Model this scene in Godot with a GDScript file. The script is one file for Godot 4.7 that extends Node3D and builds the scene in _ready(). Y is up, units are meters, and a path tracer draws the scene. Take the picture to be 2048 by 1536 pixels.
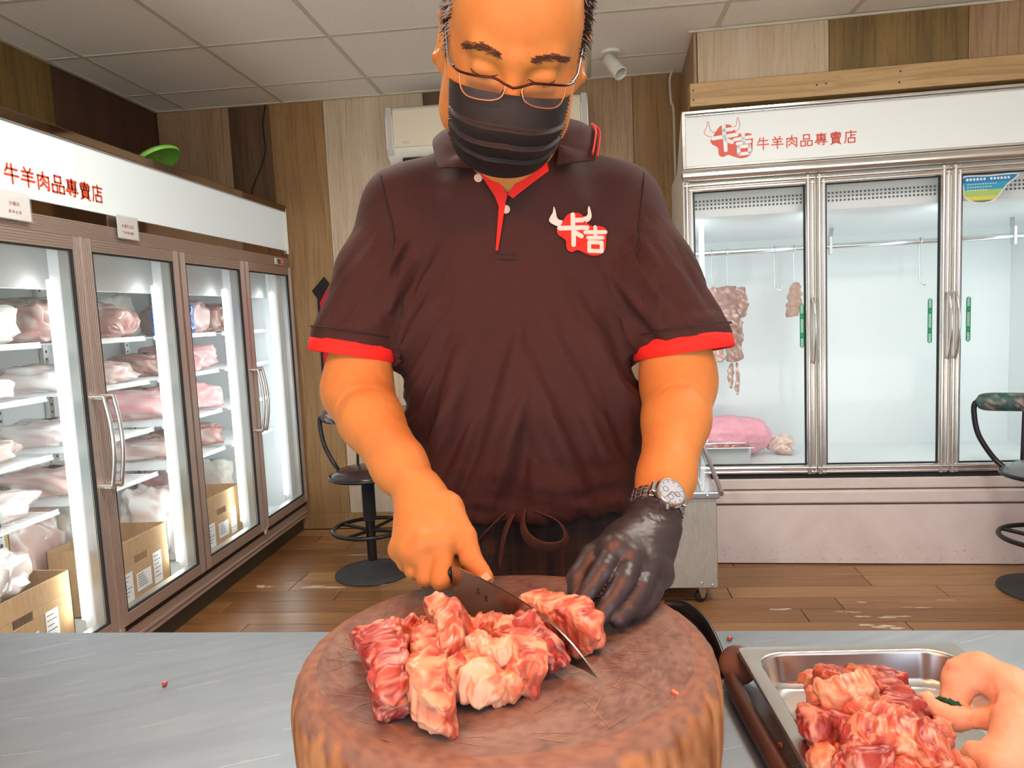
extends Node3D
# A butcher's counter: a man in a dark polo shirt cuts meat on a round wooden block; freezers stand behind him.

const CAM_HEIGHT := 1.28
const WALL_BACK := -4.28
const WALL_LEFT := -2.50
const WALL_RIGHT := 3.30
const SHOP_FRONT := 1.90
const CEILING := 2.58
const BLOCK_TOP := 0.94
const TABLE_TOP := 0.80

var taken := {}
var mats := {}

# ---------------------------------------------------------------- mesh builder
class MB:
	var v := PackedVector3Array()
	var n := PackedVector3Array()
	var c := PackedColorArray()
	var idx := PackedInt32Array()
	var xf := Transform3D.IDENTITY
	var col := Color.WHITE
	var use_color := false

	func vert(p: Vector3, nn: Vector3) -> int:
		v.push_back(xf * p)
		n.push_back((xf.basis * nn).normalized())
		c.push_back(col)
		return v.size() - 1

	func tri(a: int, b: int, d: int) -> void:
		idx.push_back(a); idx.push_back(b); idx.push_back(d)

	func quad(a: int, b: int, d: int, e: int) -> void:
		tri(a, b, d); tri(a, d, e)

	# box with rounded edges: every corner has three vertices, one for each face
	func box(ctr: Vector3, size: Vector3, bev := 0.002, bs := Basis.IDENTITY) -> void:
		var h := size * 0.5
		bev = minf(bev, minf(h.x, minf(h.y, h.z)) * 0.95)
		var base := v.size()
		for k in 8:
			var s := Vector3(1 if k & 1 else -1, 1 if k & 2 else -1, 1 if k & 4 else -1)
			for a in 3:
				var p := Vector3(s.x * (h.x - bev), s.y * (h.y - bev), s.z * (h.z - bev))
				p[a] = s[a] * h[a]
				var nn := Vector3.ZERO
				nn[a] = s[a]
				vert(ctr + bs * p, bs * nn)
		for a in 3:
			var b := (a + 1) % 3
			var d := (a + 2) % 3
			for s in 2:
				var k0: int = s << a
				quad(base + k0 * 3 + a, base + (k0 | (1 << b)) * 3 + a, base + (k0 | (1 << b) | (1 << d)) * 3 + a, base + (k0 | (1 << d)) * 3 + a)
			# edges along axis a, between the faces of b and d
			for sb in 2:
				for sd in 2:
					var e0: int = (sb << b) | (sd << d)
					var e1: int = e0 | (1 << a)
					quad(base + e0 * 3 + b, base + e1 * 3 + b, base + e1 * 3 + d, base + e0 * 3 + d)
		for k in 8:
			tri(base + k * 3, base + k * 3 + 1, base + k * 3 + 2)

	func bar(a: Vector3, b: Vector3, w: float, h: float, bev := 0.001) -> void:
		var d := (b - a)
		var z := d.normalized()
		var up := Vector3.UP if absf(z.y) < 0.9 else Vector3.RIGHT
		var x := up.cross(z).normalized()
		box((a + b) * 0.5, Vector3(w, h, d.length()), bev, Basis(x, z.cross(x), z))

	# tube along a path, rad one number or one for each point; flat squashes it along its second axis
	func tube(path: Array, rad, seg := 10, closed := false, caps := true, flat := 1.0, up0 := Vector3.ZERO) -> void:
		var cnt := path.size()
		var t0: Vector3 = (path[1] - path[0]).normalized()
		var up := up0
		if up == Vector3.ZERO:
			up = Vector3.UP if absf(t0.y) < 0.9 else Vector3.RIGHT
		var x := (up - t0 * up.dot(t0)).normalized()
		var rings := []
		for i in cnt:
			var t: Vector3
			if closed:
				t = (path[(i + 1) % cnt] - path[(i - 1 + cnt) % cnt]).normalized()
			else:
				t = (path[mini(i + 1, cnt - 1)] - path[maxi(i - 1, 0)]).normalized()
			x = (x - t * x.dot(t)).normalized()
			var y := t.cross(x)
			var r: float = rad[i] if rad is Array or rad is PackedFloat32Array else rad
			var ring := PackedInt32Array()
			for k in seg:
				var a := TAU * k / seg
				var nn := x * cos(a) + y * sin(a) * flat
				ring.push_back(vert(path[i] + nn * r, x * cos(a) * flat + y * sin(a)))
			rings.push_back(ring)
			if caps and not closed and (i == 0 or i == cnt - 1):
				var e := -t if i == 0 else t
				var m := vert(path[i] + e * r * 0.25, e)
				var last := -1
				var first := -1
				for k in seg:
					var a := TAU * k / seg
					var q := vert(path[i] + (x * cos(a) + y * sin(a) * flat) * r, (e * 1.2 + x * cos(a) + y * sin(a)).normalized())
					if last >= 0:
						tri(m, last, q)
					else:
						first = q
					last = q
				tri(m, last, first)
		var rows := cnt if closed else cnt - 1
		for i in rows:
			var a: PackedInt32Array = rings[i]
			var b: PackedInt32Array = rings[(i + 1) % cnt]
			for k in seg:
				var k1 := (k + 1) % seg
				quad(a[k], a[k1], b[k1], b[k])

	# a lathe round the y axis through ctr; profile points are (radius, height)
	func lathe(ctr: Vector3, prof: Array, seg := 32, bs := Basis.IDENTITY, split := 0.7) -> void:
		var m := prof.size()
		var segn := []
		for i in m - 1:
			var d: Vector2 = prof[i + 1] - prof[i]
			segn.push_back(Vector2(d.y, -d.x).normalized())
		for i in m - 1:
			var n0: Vector2 = segn[i]
			var n1: Vector2 = segn[i]
			if i > 0 and segn[i - 1].dot(segn[i]) > split:
				n0 = (segn[i - 1] + segn[i]).normalized()
			if i < m - 2 and segn[i + 1].dot(segn[i]) > split:
				n1 = (segn[i + 1] + segn[i]).normalized()
			var ra := PackedInt32Array()
			var rb := PackedInt32Array()
			for k in seg:
				var a := TAU * k / seg
				var ca := cos(a)
				var sa := sin(a)
				ra.push_back(vert(ctr + bs * Vector3(prof[i].x * ca, prof[i].y, prof[i].x * sa), bs * Vector3(n0.x * ca, n0.y, n0.x * sa)))
				rb.push_back(vert(ctr + bs * Vector3(prof[i + 1].x * ca, prof[i + 1].y, prof[i + 1].x * sa), bs * Vector3(n1.x * ca, n1.y, n1.x * sa)))
			for k in seg:
				var k1 := (k + 1) % seg
				quad(ra[k], ra[k1], rb[k1], rb[k])

	# polygon in the x-y plane, from z = 0 to z = depth
	func prism(poly: PackedVector2Array, depth: float, at := Transform3D.IDENTITY, split := 0.75) -> void:
		var t := Geometry2D.triangulate_polygon(poly)
		if t.is_empty():
			return
		for s in 2:
			var z := depth if s == 1 else 0.0
			var nn := at.basis * Vector3(0, 0, 1 if s == 1 else -1)
			var b := v.size()
			for p in poly:
				vert(at * Vector3(p.x, p.y, z), nn)
			for i in range(0, t.size(), 3):
				tri(b + t[i], b + t[i + 1], b + t[i + 2])
		var m := poly.size()
		var sgn := 1.0 if Geometry2D.is_polygon_clockwise(poly) else -1.0
		var en := []
		for i in m:
			var d: Vector2 = (poly[(i + 1) % m] - poly[i]).normalized()
			en.push_back(Vector2(-d.y, d.x) * sgn)
		for i in m:
			var j := (i + 1) % m
			var n0: Vector2 = en[i]
			var n1: Vector2 = en[i]
			if en[(i - 1 + m) % m].dot(en[i]) > split:
				n0 = (en[(i - 1 + m) % m] + en[i]).normalized()
			if en[j].dot(en[i]) > split:
				n1 = (en[j] + en[i]).normalized()
			var a0 := vert(at * Vector3(poly[i].x, poly[i].y, 0), at.basis * Vector3(n0.x, n0.y, 0))
			var a1 := vert(at * Vector3(poly[j].x, poly[j].y, 0), at.basis * Vector3(n1.x, n1.y, 0))
			var b1 := vert(at * Vector3(poly[j].x, poly[j].y, depth), at.basis * Vector3(n1.x, n1.y, 0))
			var b0 := vert(at * Vector3(poly[i].x, poly[i].y, depth), at.basis * Vector3(n0.x, n0.y, 0))
			quad(a0, a1, b1, b0)

	# smooth sheet through rows of points; colors optional, same layout
	func sheet(rows: Array, wrap_u := false, wrap_v := false, cols: Array = [], flip := false) -> void:
		var h := rows.size()
		var w: int = rows[0].size()
		var base := v.size()
		for j in h:
			for i in w:
				var l: Vector3 = rows[j][(i - 1 + w) % w] if (wrap_u or i > 0) else rows[j][i]
				var r: Vector3 = rows[j][(i + 1) % w] if (wrap_u or i < w - 1) else rows[j][i]
				var u: Vector3 = rows[(j - 1 + h) % h][i] if (wrap_v or j > 0) else rows[j][i]
				var d: Vector3 = rows[(j + 1) % h][i] if (wrap_v or j < h - 1) else rows[j][i]
				var nn := (r - l).cross(d - u)
				if nn.length_squared() < 1e-16:
					nn = Vector3.UP
				nn = nn.normalized()
				if flip:
					nn = -nn
				if not cols.is_empty():
					col = cols[j][i]
				vert(rows[j][i], nn)
		for j in (h if wrap_v else h - 1):
			for i in (w if wrap_u else w - 1):
				var i1 := (i + 1) % w
				var j1 := (j + 1) % h
				quad(base + j * w + i, base + j * w + i1, base + j1 * w + i1, base + j1 * w + i)

	func stroke(line: PackedVector2Array, width: float, depth: float, at := Transform3D.IDENTITY) -> void:
		for p in MB.fat_line(line, width):
			prism(p, depth, at)

	# outline of a line with round ends, worked out in millimetres for smooth curves
	static func fat_line(line: PackedVector2Array, width: float) -> Array:
		var big := PackedVector2Array()
		for q in line:
			big.push_back(q * 1000.0)
		var out := []
		for p in Geometry2D.offset_polyline(big, width * 500.0, Geometry2D.JOIN_ROUND, Geometry2D.END_ROUND):
			var small := PackedVector2Array()
			for q in p:
				small.push_back(q * 0.001)
			out.push_back(small)
		return out

	func smooth_normals(from := 0, ifrom := 0) -> void:
		for i in range(from, n.size()):
			n[i] = Vector3.ZERO
		for i in range(ifrom, idx.size(), 3):
			var a := idx[i]
			var b := idx[i + 1]
			var d := idx[i + 2]
			var f := (v[d] - v[a]).cross(v[b] - v[a])
			n[a] += f; n[b] += f; n[d] += f
		for i in range(from, n.size()):
			n[i] = n[i].normalized()

	func commit(orient := true) -> ArrayMesh:
		if orient:
			for i in range(0, idx.size(), 3):
				var a := idx[i]
				var b := idx[i + 1]
				var d := idx[i + 2]
				if (v[b] - v[a]).cross(v[d] - v[a]).dot(n[a] + n[b] + n[d]) > 0.0:
					idx[i + 1] = d
					idx[i + 2] = b
		var arr := []
		arr.resize(Mesh.ARRAY_MAX)
		arr[Mesh.ARRAY_VERTEX] = v
		arr[Mesh.ARRAY_NORMAL] = n
		if use_color:
			arr[Mesh.ARRAY_COLOR] = c
		arr[Mesh.ARRAY_INDEX] = idx
		var m := ArrayMesh.new()
		m.add_surface_from_arrays(Mesh.PRIMITIVE_TRIANGLES, arr)
		return m

# ---------------------------------------------------------------- distance field on a grid, meshed as surface nets
class Field:
	var o: Vector3
	var cell: float
	var nx: int
	var ny: int
	var nz: int
	var d := PackedFloat32Array()

	func _init(lo: Vector3, hi: Vector3, cl: float) -> void:
		o = lo
		cell = cl
		nx = int(ceil((hi.x - lo.x) / cl)) + 1
		ny = int(ceil((hi.y - lo.y) / cl)) + 1
		nz = int(ceil((hi.z - lo.z) / cl)) + 1
		d.resize(nx * ny * nz)
		d.fill(0.2)

	func _range(lo: Vector3, hi: Vector3) -> Array:
		return [clampi(int(floor((lo.x - o.x) / cell)), 0, nx - 1), clampi(int(ceil((hi.x - o.x) / cell)), 0, nx - 1),
			clampi(int(floor((lo.y - o.y) / cell)), 0, ny - 1), clampi(int(ceil((hi.y - o.y) / cell)), 0, ny - 1),
			clampi(int(floor((lo.z - o.z) / cell)), 0, nz - 1), clampi(int(ceil((hi.z - o.z) / cell)), 0, nz - 1)]

	func cap(a: Vector3, b: Vector3, ra: float, rb: float, k := 0.01, flat_end := Vector3.ZERO) -> void:
		var m := maxf(ra, rb) + k + cell * 2.0
		var e := Vector3(m, m, m)
		var r := _range(Vector3(minf(a.x, b.x), minf(a.y, b.y), minf(a.z, b.z)) - e, Vector3(maxf(a.x, b.x), maxf(a.y, b.y), maxf(a.z, b.z)) + e)
		var ba := b - a
		var inv := 1.0 / maxf(ba.length_squared(), 1e-9)
		var dr := rb - ra
		var flat := flat_end != Vector3.ZERO
		for z in range(r[4], r[5] + 1):
			for y in range(r[2], r[3] + 1):
				var row := (z * ny + y) * nx
				var pa := Vector3(o.x - a.x, o.y + y * cell - a.y, o.z + z * cell - a.z)
				for x in range(r[0], r[1] + 1):
					var q := Vector3(pa.x + x * cell, pa.y, pa.z)
					var h := clampf(q.dot(ba) * inv, 0.0, 1.0)
					var dn := (q - ba * h).length() - ra - dr * h
					if flat:
						dn = maxf(dn, (q - ba).dot(flat_end))
					var dd := d[row + x]
					var t := k - absf(dn - dd)
					dd = minf(dd, dn)
					if t > 0.0:
						dd -= t * t / k * 0.25
					d[row + x] = dd

	# ellipsoid; cut = true takes it away instead
	func ell(ctr: Vector3, rad: Vector3, k := 0.01, bs := Basis.IDENTITY, cut := false) -> void:
		var m := maxf(rad.x, maxf(rad.y, rad.z)) + k + cell * 2.0
		var e := Vector3(m, m, m)
		var r := _range(ctr - e, ctr + e)
		var ib := bs.transposed()
		var i1 := Vector3(1.0 / rad.x, 1.0 / rad.y, 1.0 / rad.z)
		for z in range(r[4], r[5] + 1):
			for y in range(r[2], r[3] + 1):
				var row := (z * ny + y) * nx
				for x in range(r[0], r[1] + 1):
					var q := ib * Vector3(o.x + x * cell - ctr.x, o.y + y * cell - ctr.y, o.z + z * cell - ctr.z)
					var s := q * i1
					var k0 := s.length()
					var k1 := (s * i1).length()
					var dn := k0 * (k0 - 1.0) / maxf(k1, 1e-6)
					var dd := d[row + x]
					if cut:
						dn = -dn
						var t := k - absf(dn - dd)
						dd = maxf(dd, dn)
						if t > 0.0:
							dd += t * t / k * 0.25
					else:
						var t := k - absf(dn - dd)
						dd = minf(dd, dn)
						if t > 0.0:
							dd -= t * t / k * 0.25
					d[row + x] = dd

	# upright body of elliptical sections; table rows are [y, cx, cz, rx, rz], rising y
	func loft(tab: Array, k := 0.02, power := 2.4) -> void:
		var lo: float = tab[0][0]
		var hi: float = tab[tab.size() - 1][0]
		var y0 := clampi(int(floor((lo - o.y) / cell)) - 3, 0, ny - 1)
		var y1 := clampi(int(ceil((hi - o.y) / cell)) + 3, 0, ny - 1)
		for y in range(y0, y1 + 1):
			var yy := o.y + y * cell
			var j := 0
			while j < tab.size() - 2 and yy > tab[j + 1][0]:
				j += 1
			var f := clampf((yy - tab[j][0]) / (tab[j + 1][0] - tab[j][0]), 0.0, 1.0)
			f = f * f * (3.0 - 2.0 * f) * 0.5 + f * 0.5
			var cx := lerpf(tab[j][1], tab[j + 1][1], f)
			var cz := lerpf(tab[j][2], tab[j + 1][2], f)
			var rx := lerpf(tab[j][3], tab[j + 1][3], f)
			var rz := lerpf(tab[j][4], tab[j + 1][4], f)
			var rm := (rx + rz) * 0.5
			var over := maxf(lo - yy, yy - hi)
			for z in nz:
				var zz := absf(o.z + z * cell - cz) / rz
				if zz > 1.9:
					continue
				var zp := pow(zz, power)
				var row := (z * ny + y) * nx
				for x in nx:
					var xx := absf(o.x + x * cell - cx) / rx
					if xx > 1.7:
						continue
					var dn := (pow(pow(xx, power) + zp, 1.0 / power) - 1.0) * rm * 0.85
					dn = maxf(dn, over)
					var dd := d[row + x]
					var t := k - absf(dn - dd)
					dd = minf(dd, dn)
					if t > 0.0:
						dd -= t * t / k * 0.25
					d[row + x] = dd

	# keep only what lies behind the plane (p - at) . nn < 0, inside a ball
	func plane_cut(at: Vector3, nn: Vector3, ball: float) -> void:
		var e := Vector3(ball, ball, ball)
		var r := _range(at - e, at + e)
		for z in range(r[4], r[5] + 1):
			for y in range(r[2], r[3] + 1):
				var row := (z * ny + y) * nx
				for x in range(r[0], r[1] + 1):
					var q := Vector3(o.x + x * cell - at.x, o.y + y * cell - at.y, o.z + z * cell - at.z)
					if q.length() < ball:
						d[row + x] = maxf(d[row + x], q.dot(nn))

	# takes a triangular wedge out of the front, corners in x-y
	func wedge_cut(p0: Vector2, p1: Vector2, p2: Vector2, zmin: float) -> void:
		for z in nz:
			if o.z + z * cell < zmin:
				continue
			for y in ny:
				for x in nx:
					var p := Vector2(o.x + x * cell, o.y + y * cell)
					var s := -1e9
					for e in [[p0, p1], [p1, p2], [p2, p0]]:
						var dd: Vector2 = (e[1] - e[0]).normalized()
						s = maxf(s, Vector2(dd.y, -dd.x).dot(p - e[0]))
					var i := (z * ny + y) * nx + x
					d[i] = maxf(d[i], -s)

	func sample(p: Vector3) -> float:
		var q := (p - o) / cell
		var x := clampi(int(q.x), 0, nx - 2)
		var y := clampi(int(q.y), 0, ny - 2)
		var z := clampi(int(q.z), 0, nz - 2)
		var f := Vector3(clampf(q.x - x, 0, 1), clampf(q.y - y, 0, 1), clampf(q.z - z, 0, 1))
		var i := (z * ny + y) * nx + x
		var s := nx * ny
		var a := lerpf(lerpf(d[i], d[i + 1], f.x), lerpf(d[i + nx], d[i + nx + 1], f.x), f.y)
		var b := lerpf(lerpf(d[i + s], d[i + s + 1], f.x), lerpf(d[i + s + nx], d[i + s + nx + 1], f.x), f.y)
		return lerpf(a, b, f.z)

	# where a line from p along dir first meets the surface
	func hit(p: Vector3, dir: Vector3, most := 0.4) -> Vector3:
		var t := 0.0
		while t < most:
			if sample(p + dir * t) < 0.0:
				break
			t += 0.003
		var a := maxf(0.0, t - 0.003)
		for i in 8:
			var m := (a + t) * 0.5
			if sample(p + dir * m) < 0.0:
				t = m
			else:
				a = m
		return p + dir * t

	func mesh(mb: MB, shape = null, paint = null) -> void:
		var from := mb.v.size()
		var ifrom := mb.idx.size()
		var s := nx * ny
		var id := PackedInt32Array()
		id.resize(nx * ny * nz)
		id.fill(-1)
		for z in nz - 1:
			for y in ny - 1:
				var row := (z * ny + y) * nx
				for x in nx - 1:
					var i := row + x
					var d0 := d[i]
					if d0 > cell * 3.0 or d0 < -cell * 3.0:
						continue
					var d1 := d[i + 1]
					var d2 := d[i + nx]
					var d3 := d[i + nx + 1]
					var d4 := d[i + s]
					var d5 := d[i + s + 1]
					var d6 := d[i + s + nx]
					var d7 := d[i + s + nx + 1]
					var m := (1 if d0 < 0 else 0) + (1 if d1 < 0 else 0) + (1 if d2 < 0 else 0) + (1 if d3 < 0 else 0) + (1 if d4 < 0 else 0) + (1 if d5 < 0 else 0) + (1 if d6 < 0 else 0) + (1 if d7 < 0 else 0)
					if m == 0 or m == 8:
						continue
					var p := Vector3.ZERO
					var cnt := 0
					if (d0 < 0) != (d1 < 0): p += Vector3(d0 / (d0 - d1), 0, 0); cnt += 1
					if (d2 < 0) != (d3 < 0): p += Vector3(d2 / (d2 - d3), 1, 0); cnt += 1
					if (d4 < 0) != (d5 < 0): p += Vector3(d4 / (d4 - d5), 0, 1); cnt += 1
					if (d6 < 0) != (d7 < 0): p += Vector3(d6 / (d6 - d7), 1, 1); cnt += 1
					if (d0 < 0) != (d2 < 0): p += Vector3(0, d0 / (d0 - d2), 0); cnt += 1
					if (d1 < 0) != (d3 < 0): p += Vector3(1, d1 / (d1 - d3), 0); cnt += 1
					if (d4 < 0) != (d6 < 0): p += Vector3(0, d4 / (d4 - d6), 1); cnt += 1
					if (d5 < 0) != (d7 < 0): p += Vector3(1, d5 / (d5 - d7), 1); cnt += 1
					if (d0 < 0) != (d4 < 0): p += Vector3(0, 0, d0 / (d0 - d4)); cnt += 1
					if (d1 < 0) != (d5 < 0): p += Vector3(1, 0, d1 / (d1 - d5)); cnt += 1
					if (d2 < 0) != (d6 < 0): p += Vector3(0, 1, d2 / (d2 - d6)); cnt += 1
					if (d3 < 0) != (d7 < 0): p += Vector3(1, 1, d3 / (d3 - d7)); cnt += 1
					var q := o + (p / cnt + Vector3(x, y, z)) * cell
					id[i] = mb.v.size()
					mb.v.push_back(q)
					mb.n.push_back(Vector3((d1 + d3 + d5 + d7) - (d0 + d2 + d4 + d6), (d2 + d3 + d6 + d7) - (d0 + d1 + d4 + d5), (d4 + d5 + d6 + d7) - (d0 + d1 + d2 + d3)).normalized())
					mb.c.push_back(mb.col)
		for z in range(1, nz - 1):
			for y in range(1, ny - 1):
				var row := (z * ny + y) * nx
				for x in range(1, nx - 1):
					var i := row + x
					if id[i] < 0:
						continue
					var d0 := d[i]
					for a in 3:
						var st: int = 1 if a == 0 else (nx if a == 1 else s)
						var d1 := d[i + st]
						if (d0 < 0) == (d1 < 0):
							continue
						var su: int = nx if a == 0 else (s if a == 1 else 1)
						var sv: int = s if a == 0 else (1 if a == 1 else nx)
						var q0 := id[i]
						var q1 := id[i - su]
						var q2 := id[i - su - sv]
						var q3 := id[i - sv]
						if q1 < 0 or q2 < 0 or q3 < 0:
							continue
						if d0 < 0:
							mb.idx.append_array(PackedInt32Array([q0, q2, q1, q0, q3, q2]))
						else:
							mb.idx.append_array(PackedInt32Array([q0, q1, q2, q0, q2, q3]))
		if shape != null:
			for i in range(from, mb.v.size()):
				mb.v[i] = shape.call(mb.v[i], mb.n[i])
			# windings follow the field, so that normals can be made anew from the faces
			mb.smooth_normals(from, ifrom)
		if paint != null:
			for i in range(from, mb.v.size()):
				mb.c[i] = paint.call(mb.v[i], mb.n[i])
		for i in range(from, mb.v.size()):
			mb.v[i] = mb.xf * mb.v[i]
			mb.n[i] = (mb.xf.basis * mb.n[i]).normalized()

# ---------------------------------------------------------------- naming and placing
func numbered(called: String) -> String:
	var k: int = taken.get(called, 0)
	taken[called] = k + 1
	return called if k == 0 else "%s_%03d" % [called, k]

func tag(o: Node, label: String, category: String, group := "") -> void:
	o.set_meta("label", label)
	o.set_meta("category", category)
	if group != "":
		o.set_meta("group", group)

func thing(called: String, label: String, category: String, at := Vector3.ZERO, turn := 0.0, group := "") -> Node3D:
	var o := Node3D.new()
	o.name = numbered(called)
	add_child(o)
	o.position = at
	o.rotation.y = turn
	tag(o, label, category, group)
	return o

func part(parent: Node, called: String, mb: MB, m: Material, label := "") -> MeshInstance3D:
	var o := MeshInstance3D.new()
	o.name = called
	o.mesh = mb.commit()
	o.material_override = m
	parent.add_child(o, true)
	if label != "":
		o.set_meta("label", label)
	return o

func part_mesh(parent: Node, called: String, mesh: Mesh, m: Material, at := Transform3D.IDENTITY) -> MeshInstance3D:
	var o := MeshInstance3D.new()
	o.name = called
	o.mesh = mesh
	o.material_override = m
	o.transform = at
	parent.add_child(o, true)
	return o

func solo(called: String, mb: MB, m: Material, label: String, category: String, at := Transform3D.IDENTITY, group := "") -> MeshInstance3D:
	var o := MeshInstance3D.new()
	o.name = numbered(called)
	o.mesh = mb.commit()
	o.material_override = m
	add_child(o)
	o.transform = at
	tag(o, label, category, group)
	return o

func struct(called: String, mb: MB, m: Material) -> MeshInstance3D:
	var o := MeshInstance3D.new()
	o.name = called
	o.mesh = mb.commit()
	o.material_override = m
	add_child(o)
	o.set_meta("kind", "structure")
	return o

func arc(ctr: Vector3, x: Vector3, y: Vector3, a0: float, a1: float, cnt: int) -> Array:
	var out := []
	for i in cnt + 1:
		var a := deg_to_rad(lerpf(a0, a1, float(i) / cnt))
		out.push_back(ctr + x * cos(a) + y * sin(a))
	return out

# smooth curve through points
func curve(pts: Array, per := 6, closed := false) -> Array:
	var out := []
	var m := pts.size()
	var spans := m if closed else m - 1
	for i in spans:
		var p0 = pts[(i - 1 + m) % m] if (closed or i > 0) else pts[i]
		var p1 = pts[i]
		var p2 = pts[(i + 1) % m]
		var p3 = pts[(i + 2) % m] if (closed or i < m - 2) else pts[(i + 1) % m]
		for k in per:
			var t := float(k) / per
			out.push_back(0.5 * ((2.0 * p1) + (p2 - p0) * t + (2.0 * p0 - 5.0 * p1 + 4.0 * p2 - p3) * t * t + (3.0 * p1 - p0 - 3.0 * p2 + p3) * t * t * t))
	if not closed:
		out.push_back(pts[m - 1])
	return out

func rr(w: float, h: float, r: float, cnt := 4) -> PackedVector2Array:
	var p := PackedVector2Array()
	for q in [[1, 1, 0], [-1, 1, 90], [-1, -1, 180], [1, -1, 270]]:
		for i in cnt + 1:
			var a := deg_to_rad(q[2] + 90.0 * i / cnt)
			p.push_back(Vector2(q[0] * (w * 0.5 - r) + cos(a) * r, q[1] * (h * 0.5 - r) + sin(a) * r))
	return p

# ---------------------------------------------------------------- materials
func std(key: String, col: Color, rough := 0.6, metal := 0.0, spec := 0.5) -> StandardMaterial3D:
	if mats.has(key):
		return mats[key]
	var m := StandardMaterial3D.new()
	m.albedo_color = col
	m.roughness = rough
	m.metallic = metal
	m.metallic_specular = spec
	mats[key] = m
	return m

func rgb(r: int, g: int, b: int) -> Color:
	return Color8(r, g, b)

# a texture from a function of the pixel (0..1, 0..1); srgb bytes
func paint_tex(w: int, h: int, f: Callable) -> ImageTexture:
	var data := PackedByteArray()
	data.resize(w * h * 3)
	var k := 0
	for y in h:
		for x in w:
			var c: Color = f.call(float(x) / w, float(y) / h)
			data[k] = c.r8
			data[k + 1] = c.g8
			data[k + 2] = c.b8
			k += 3
	var img := Image.create_from_data(w, h, false, Image.FORMAT_RGB8, data)
	img.generate_mipmaps()
	return ImageTexture.create_from_image(img)

func noise(seed_: int, freq: float, octaves := 4, kind := FastNoiseLite.TYPE_SIMPLEX_SMOOTH) -> FastNoiseLite:
	var nz := FastNoiseLite.new()
	nz.seed = seed_
	nz.frequency = freq
	nz.noise_type = kind
	nz.fractal_octaves = octaves
	return nz

# wood: streaks along v (or along u when lying), broader bands, a few dark pores
func wood_tex(seed_: int, a: Color, b: Color, dark: Color, lying: bool, band := 2.5) -> ImageTexture:
	var n1 := noise(seed_, 1.0, 4)
	var n2 := noise(seed_ + 7, 1.0, 3)
	return paint_tex(384, 384, func(u: float, v: float) -> Color:
		var s := v if lying else u
		var l := u if lying else v
		# noise wrapped on circles so that the tile repeats without a seam
		var ca := cos(TAU * s) ; var sa := sin(TAU * s)
		var cl := cos(TAU * l) * 0.16 ; var sl := sin(TAU * l) * 0.16
		var warp := n2.get_noise_3d(ca * 1.2, sa * 1.2 + cl * 2.0, sl * 2.0) * 0.5
		var broad := n2.get_noise_3d(ca * band * 0.5 + 3.0, sa * band * 0.5 + cl, sl) * 0.5 + 0.5
		var fine := n1.get_noise_3d(ca * 9.0 + warp, sa * 9.0 + cl * 2.0, sl * 2.0) * 0.5 + 0.5
		var pore := n1.get_noise_3d(ca * 26.0, sa * 26.0 + cl * 9.0 + 9.0, sl * 9.0) * 0.5 + 0.5
		var c := a.lerp(b, clampf(broad * 1.5 - 0.25, 0, 1))
		c = c.lerp(dark, clampf((fine - 0.5) * 1.6, 0, 0.55))
		return c.lerp(dark, clampf((pore - 0.6) * 1.8, 0, 0.4)))

func wood(key: String, seed_: int, a: Color, b: Color, dark: Color, lying := false, rough := 0.55, scale := 1.0) -> StandardMaterial3D:
	if mats.has(key):
		return mats[key]
	var m := std(key, Color.WHITE, rough)
	m.albedo_texture = wood_tex(seed_, a, b, dark, lying)
	m.uv1_triplanar = true
	m.uv1_world_triplanar = true
	m.uv1_scale = Vector3(scale, scale, scale)
	m.uv1_offset = Vector3(seed_ * 0.137, seed_ * 0.291, seed_ * 0.173)
	return m

# mottled surface: colour between a and b by noise, optionally stretched
func mottled(key: String, seed_: int, a: Color, b: Color, rough: float, freq := 8.0, scale := 2.0, metal := 0.0, sx := 1.0, sy := 1.0, contrast := 1.0, world := true) -> StandardMaterial3D:
	if mats.has(key):
		return mats[key]
	var m := std(key, Color.WHITE, rough, metal)
	var n1 := noise(seed_, 1.0, 5)
	var f := freq / TAU
	m.albedo_texture = paint_tex(256, 256, func(u: float, v: float) -> Color:
		var t := n1.get_noise_3d(cos(TAU * u) * f * sx, sin(TAU * u) * f * sx + cos(TAU * v) * f * sy, sin(TAU * v) * f * sy + 5.0)
		return a.lerp(b, clampf(0.5 + t * contrast, 0, 1)))
	m.uv1_triplanar = true
	m.uv1_world_triplanar = world
	m.uv1_scale = Vector3(scale, scale, scale)
	return m

func glow(key: String, col: Color, energy: float) -> StandardMaterial3D:
	if mats.has(key):
		return mats[key]
	var m := std(key, col, 0.5)
	m.emission_enabled = true
	m.emission = col
	m.emission_energy_multiplier = energy
	return m

func pane(key: String, col: Color, alpha: float) -> StandardMaterial3D:
	if mats.has(key):
		return mats[key]
	var m := std(key, Color(col.r, col.g, col.b, alpha), 0.02)
	m.transparency = BaseMaterial3D.TRANSPARENCY_ALPHA
	return m

func painted(key: String, rough := 0.5, spec := 0.5) -> StandardMaterial3D:
	var m := std(key, Color.WHITE, rough, 0.0, spec)
	m.vertex_color_use_as_albedo = true
	return m

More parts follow.
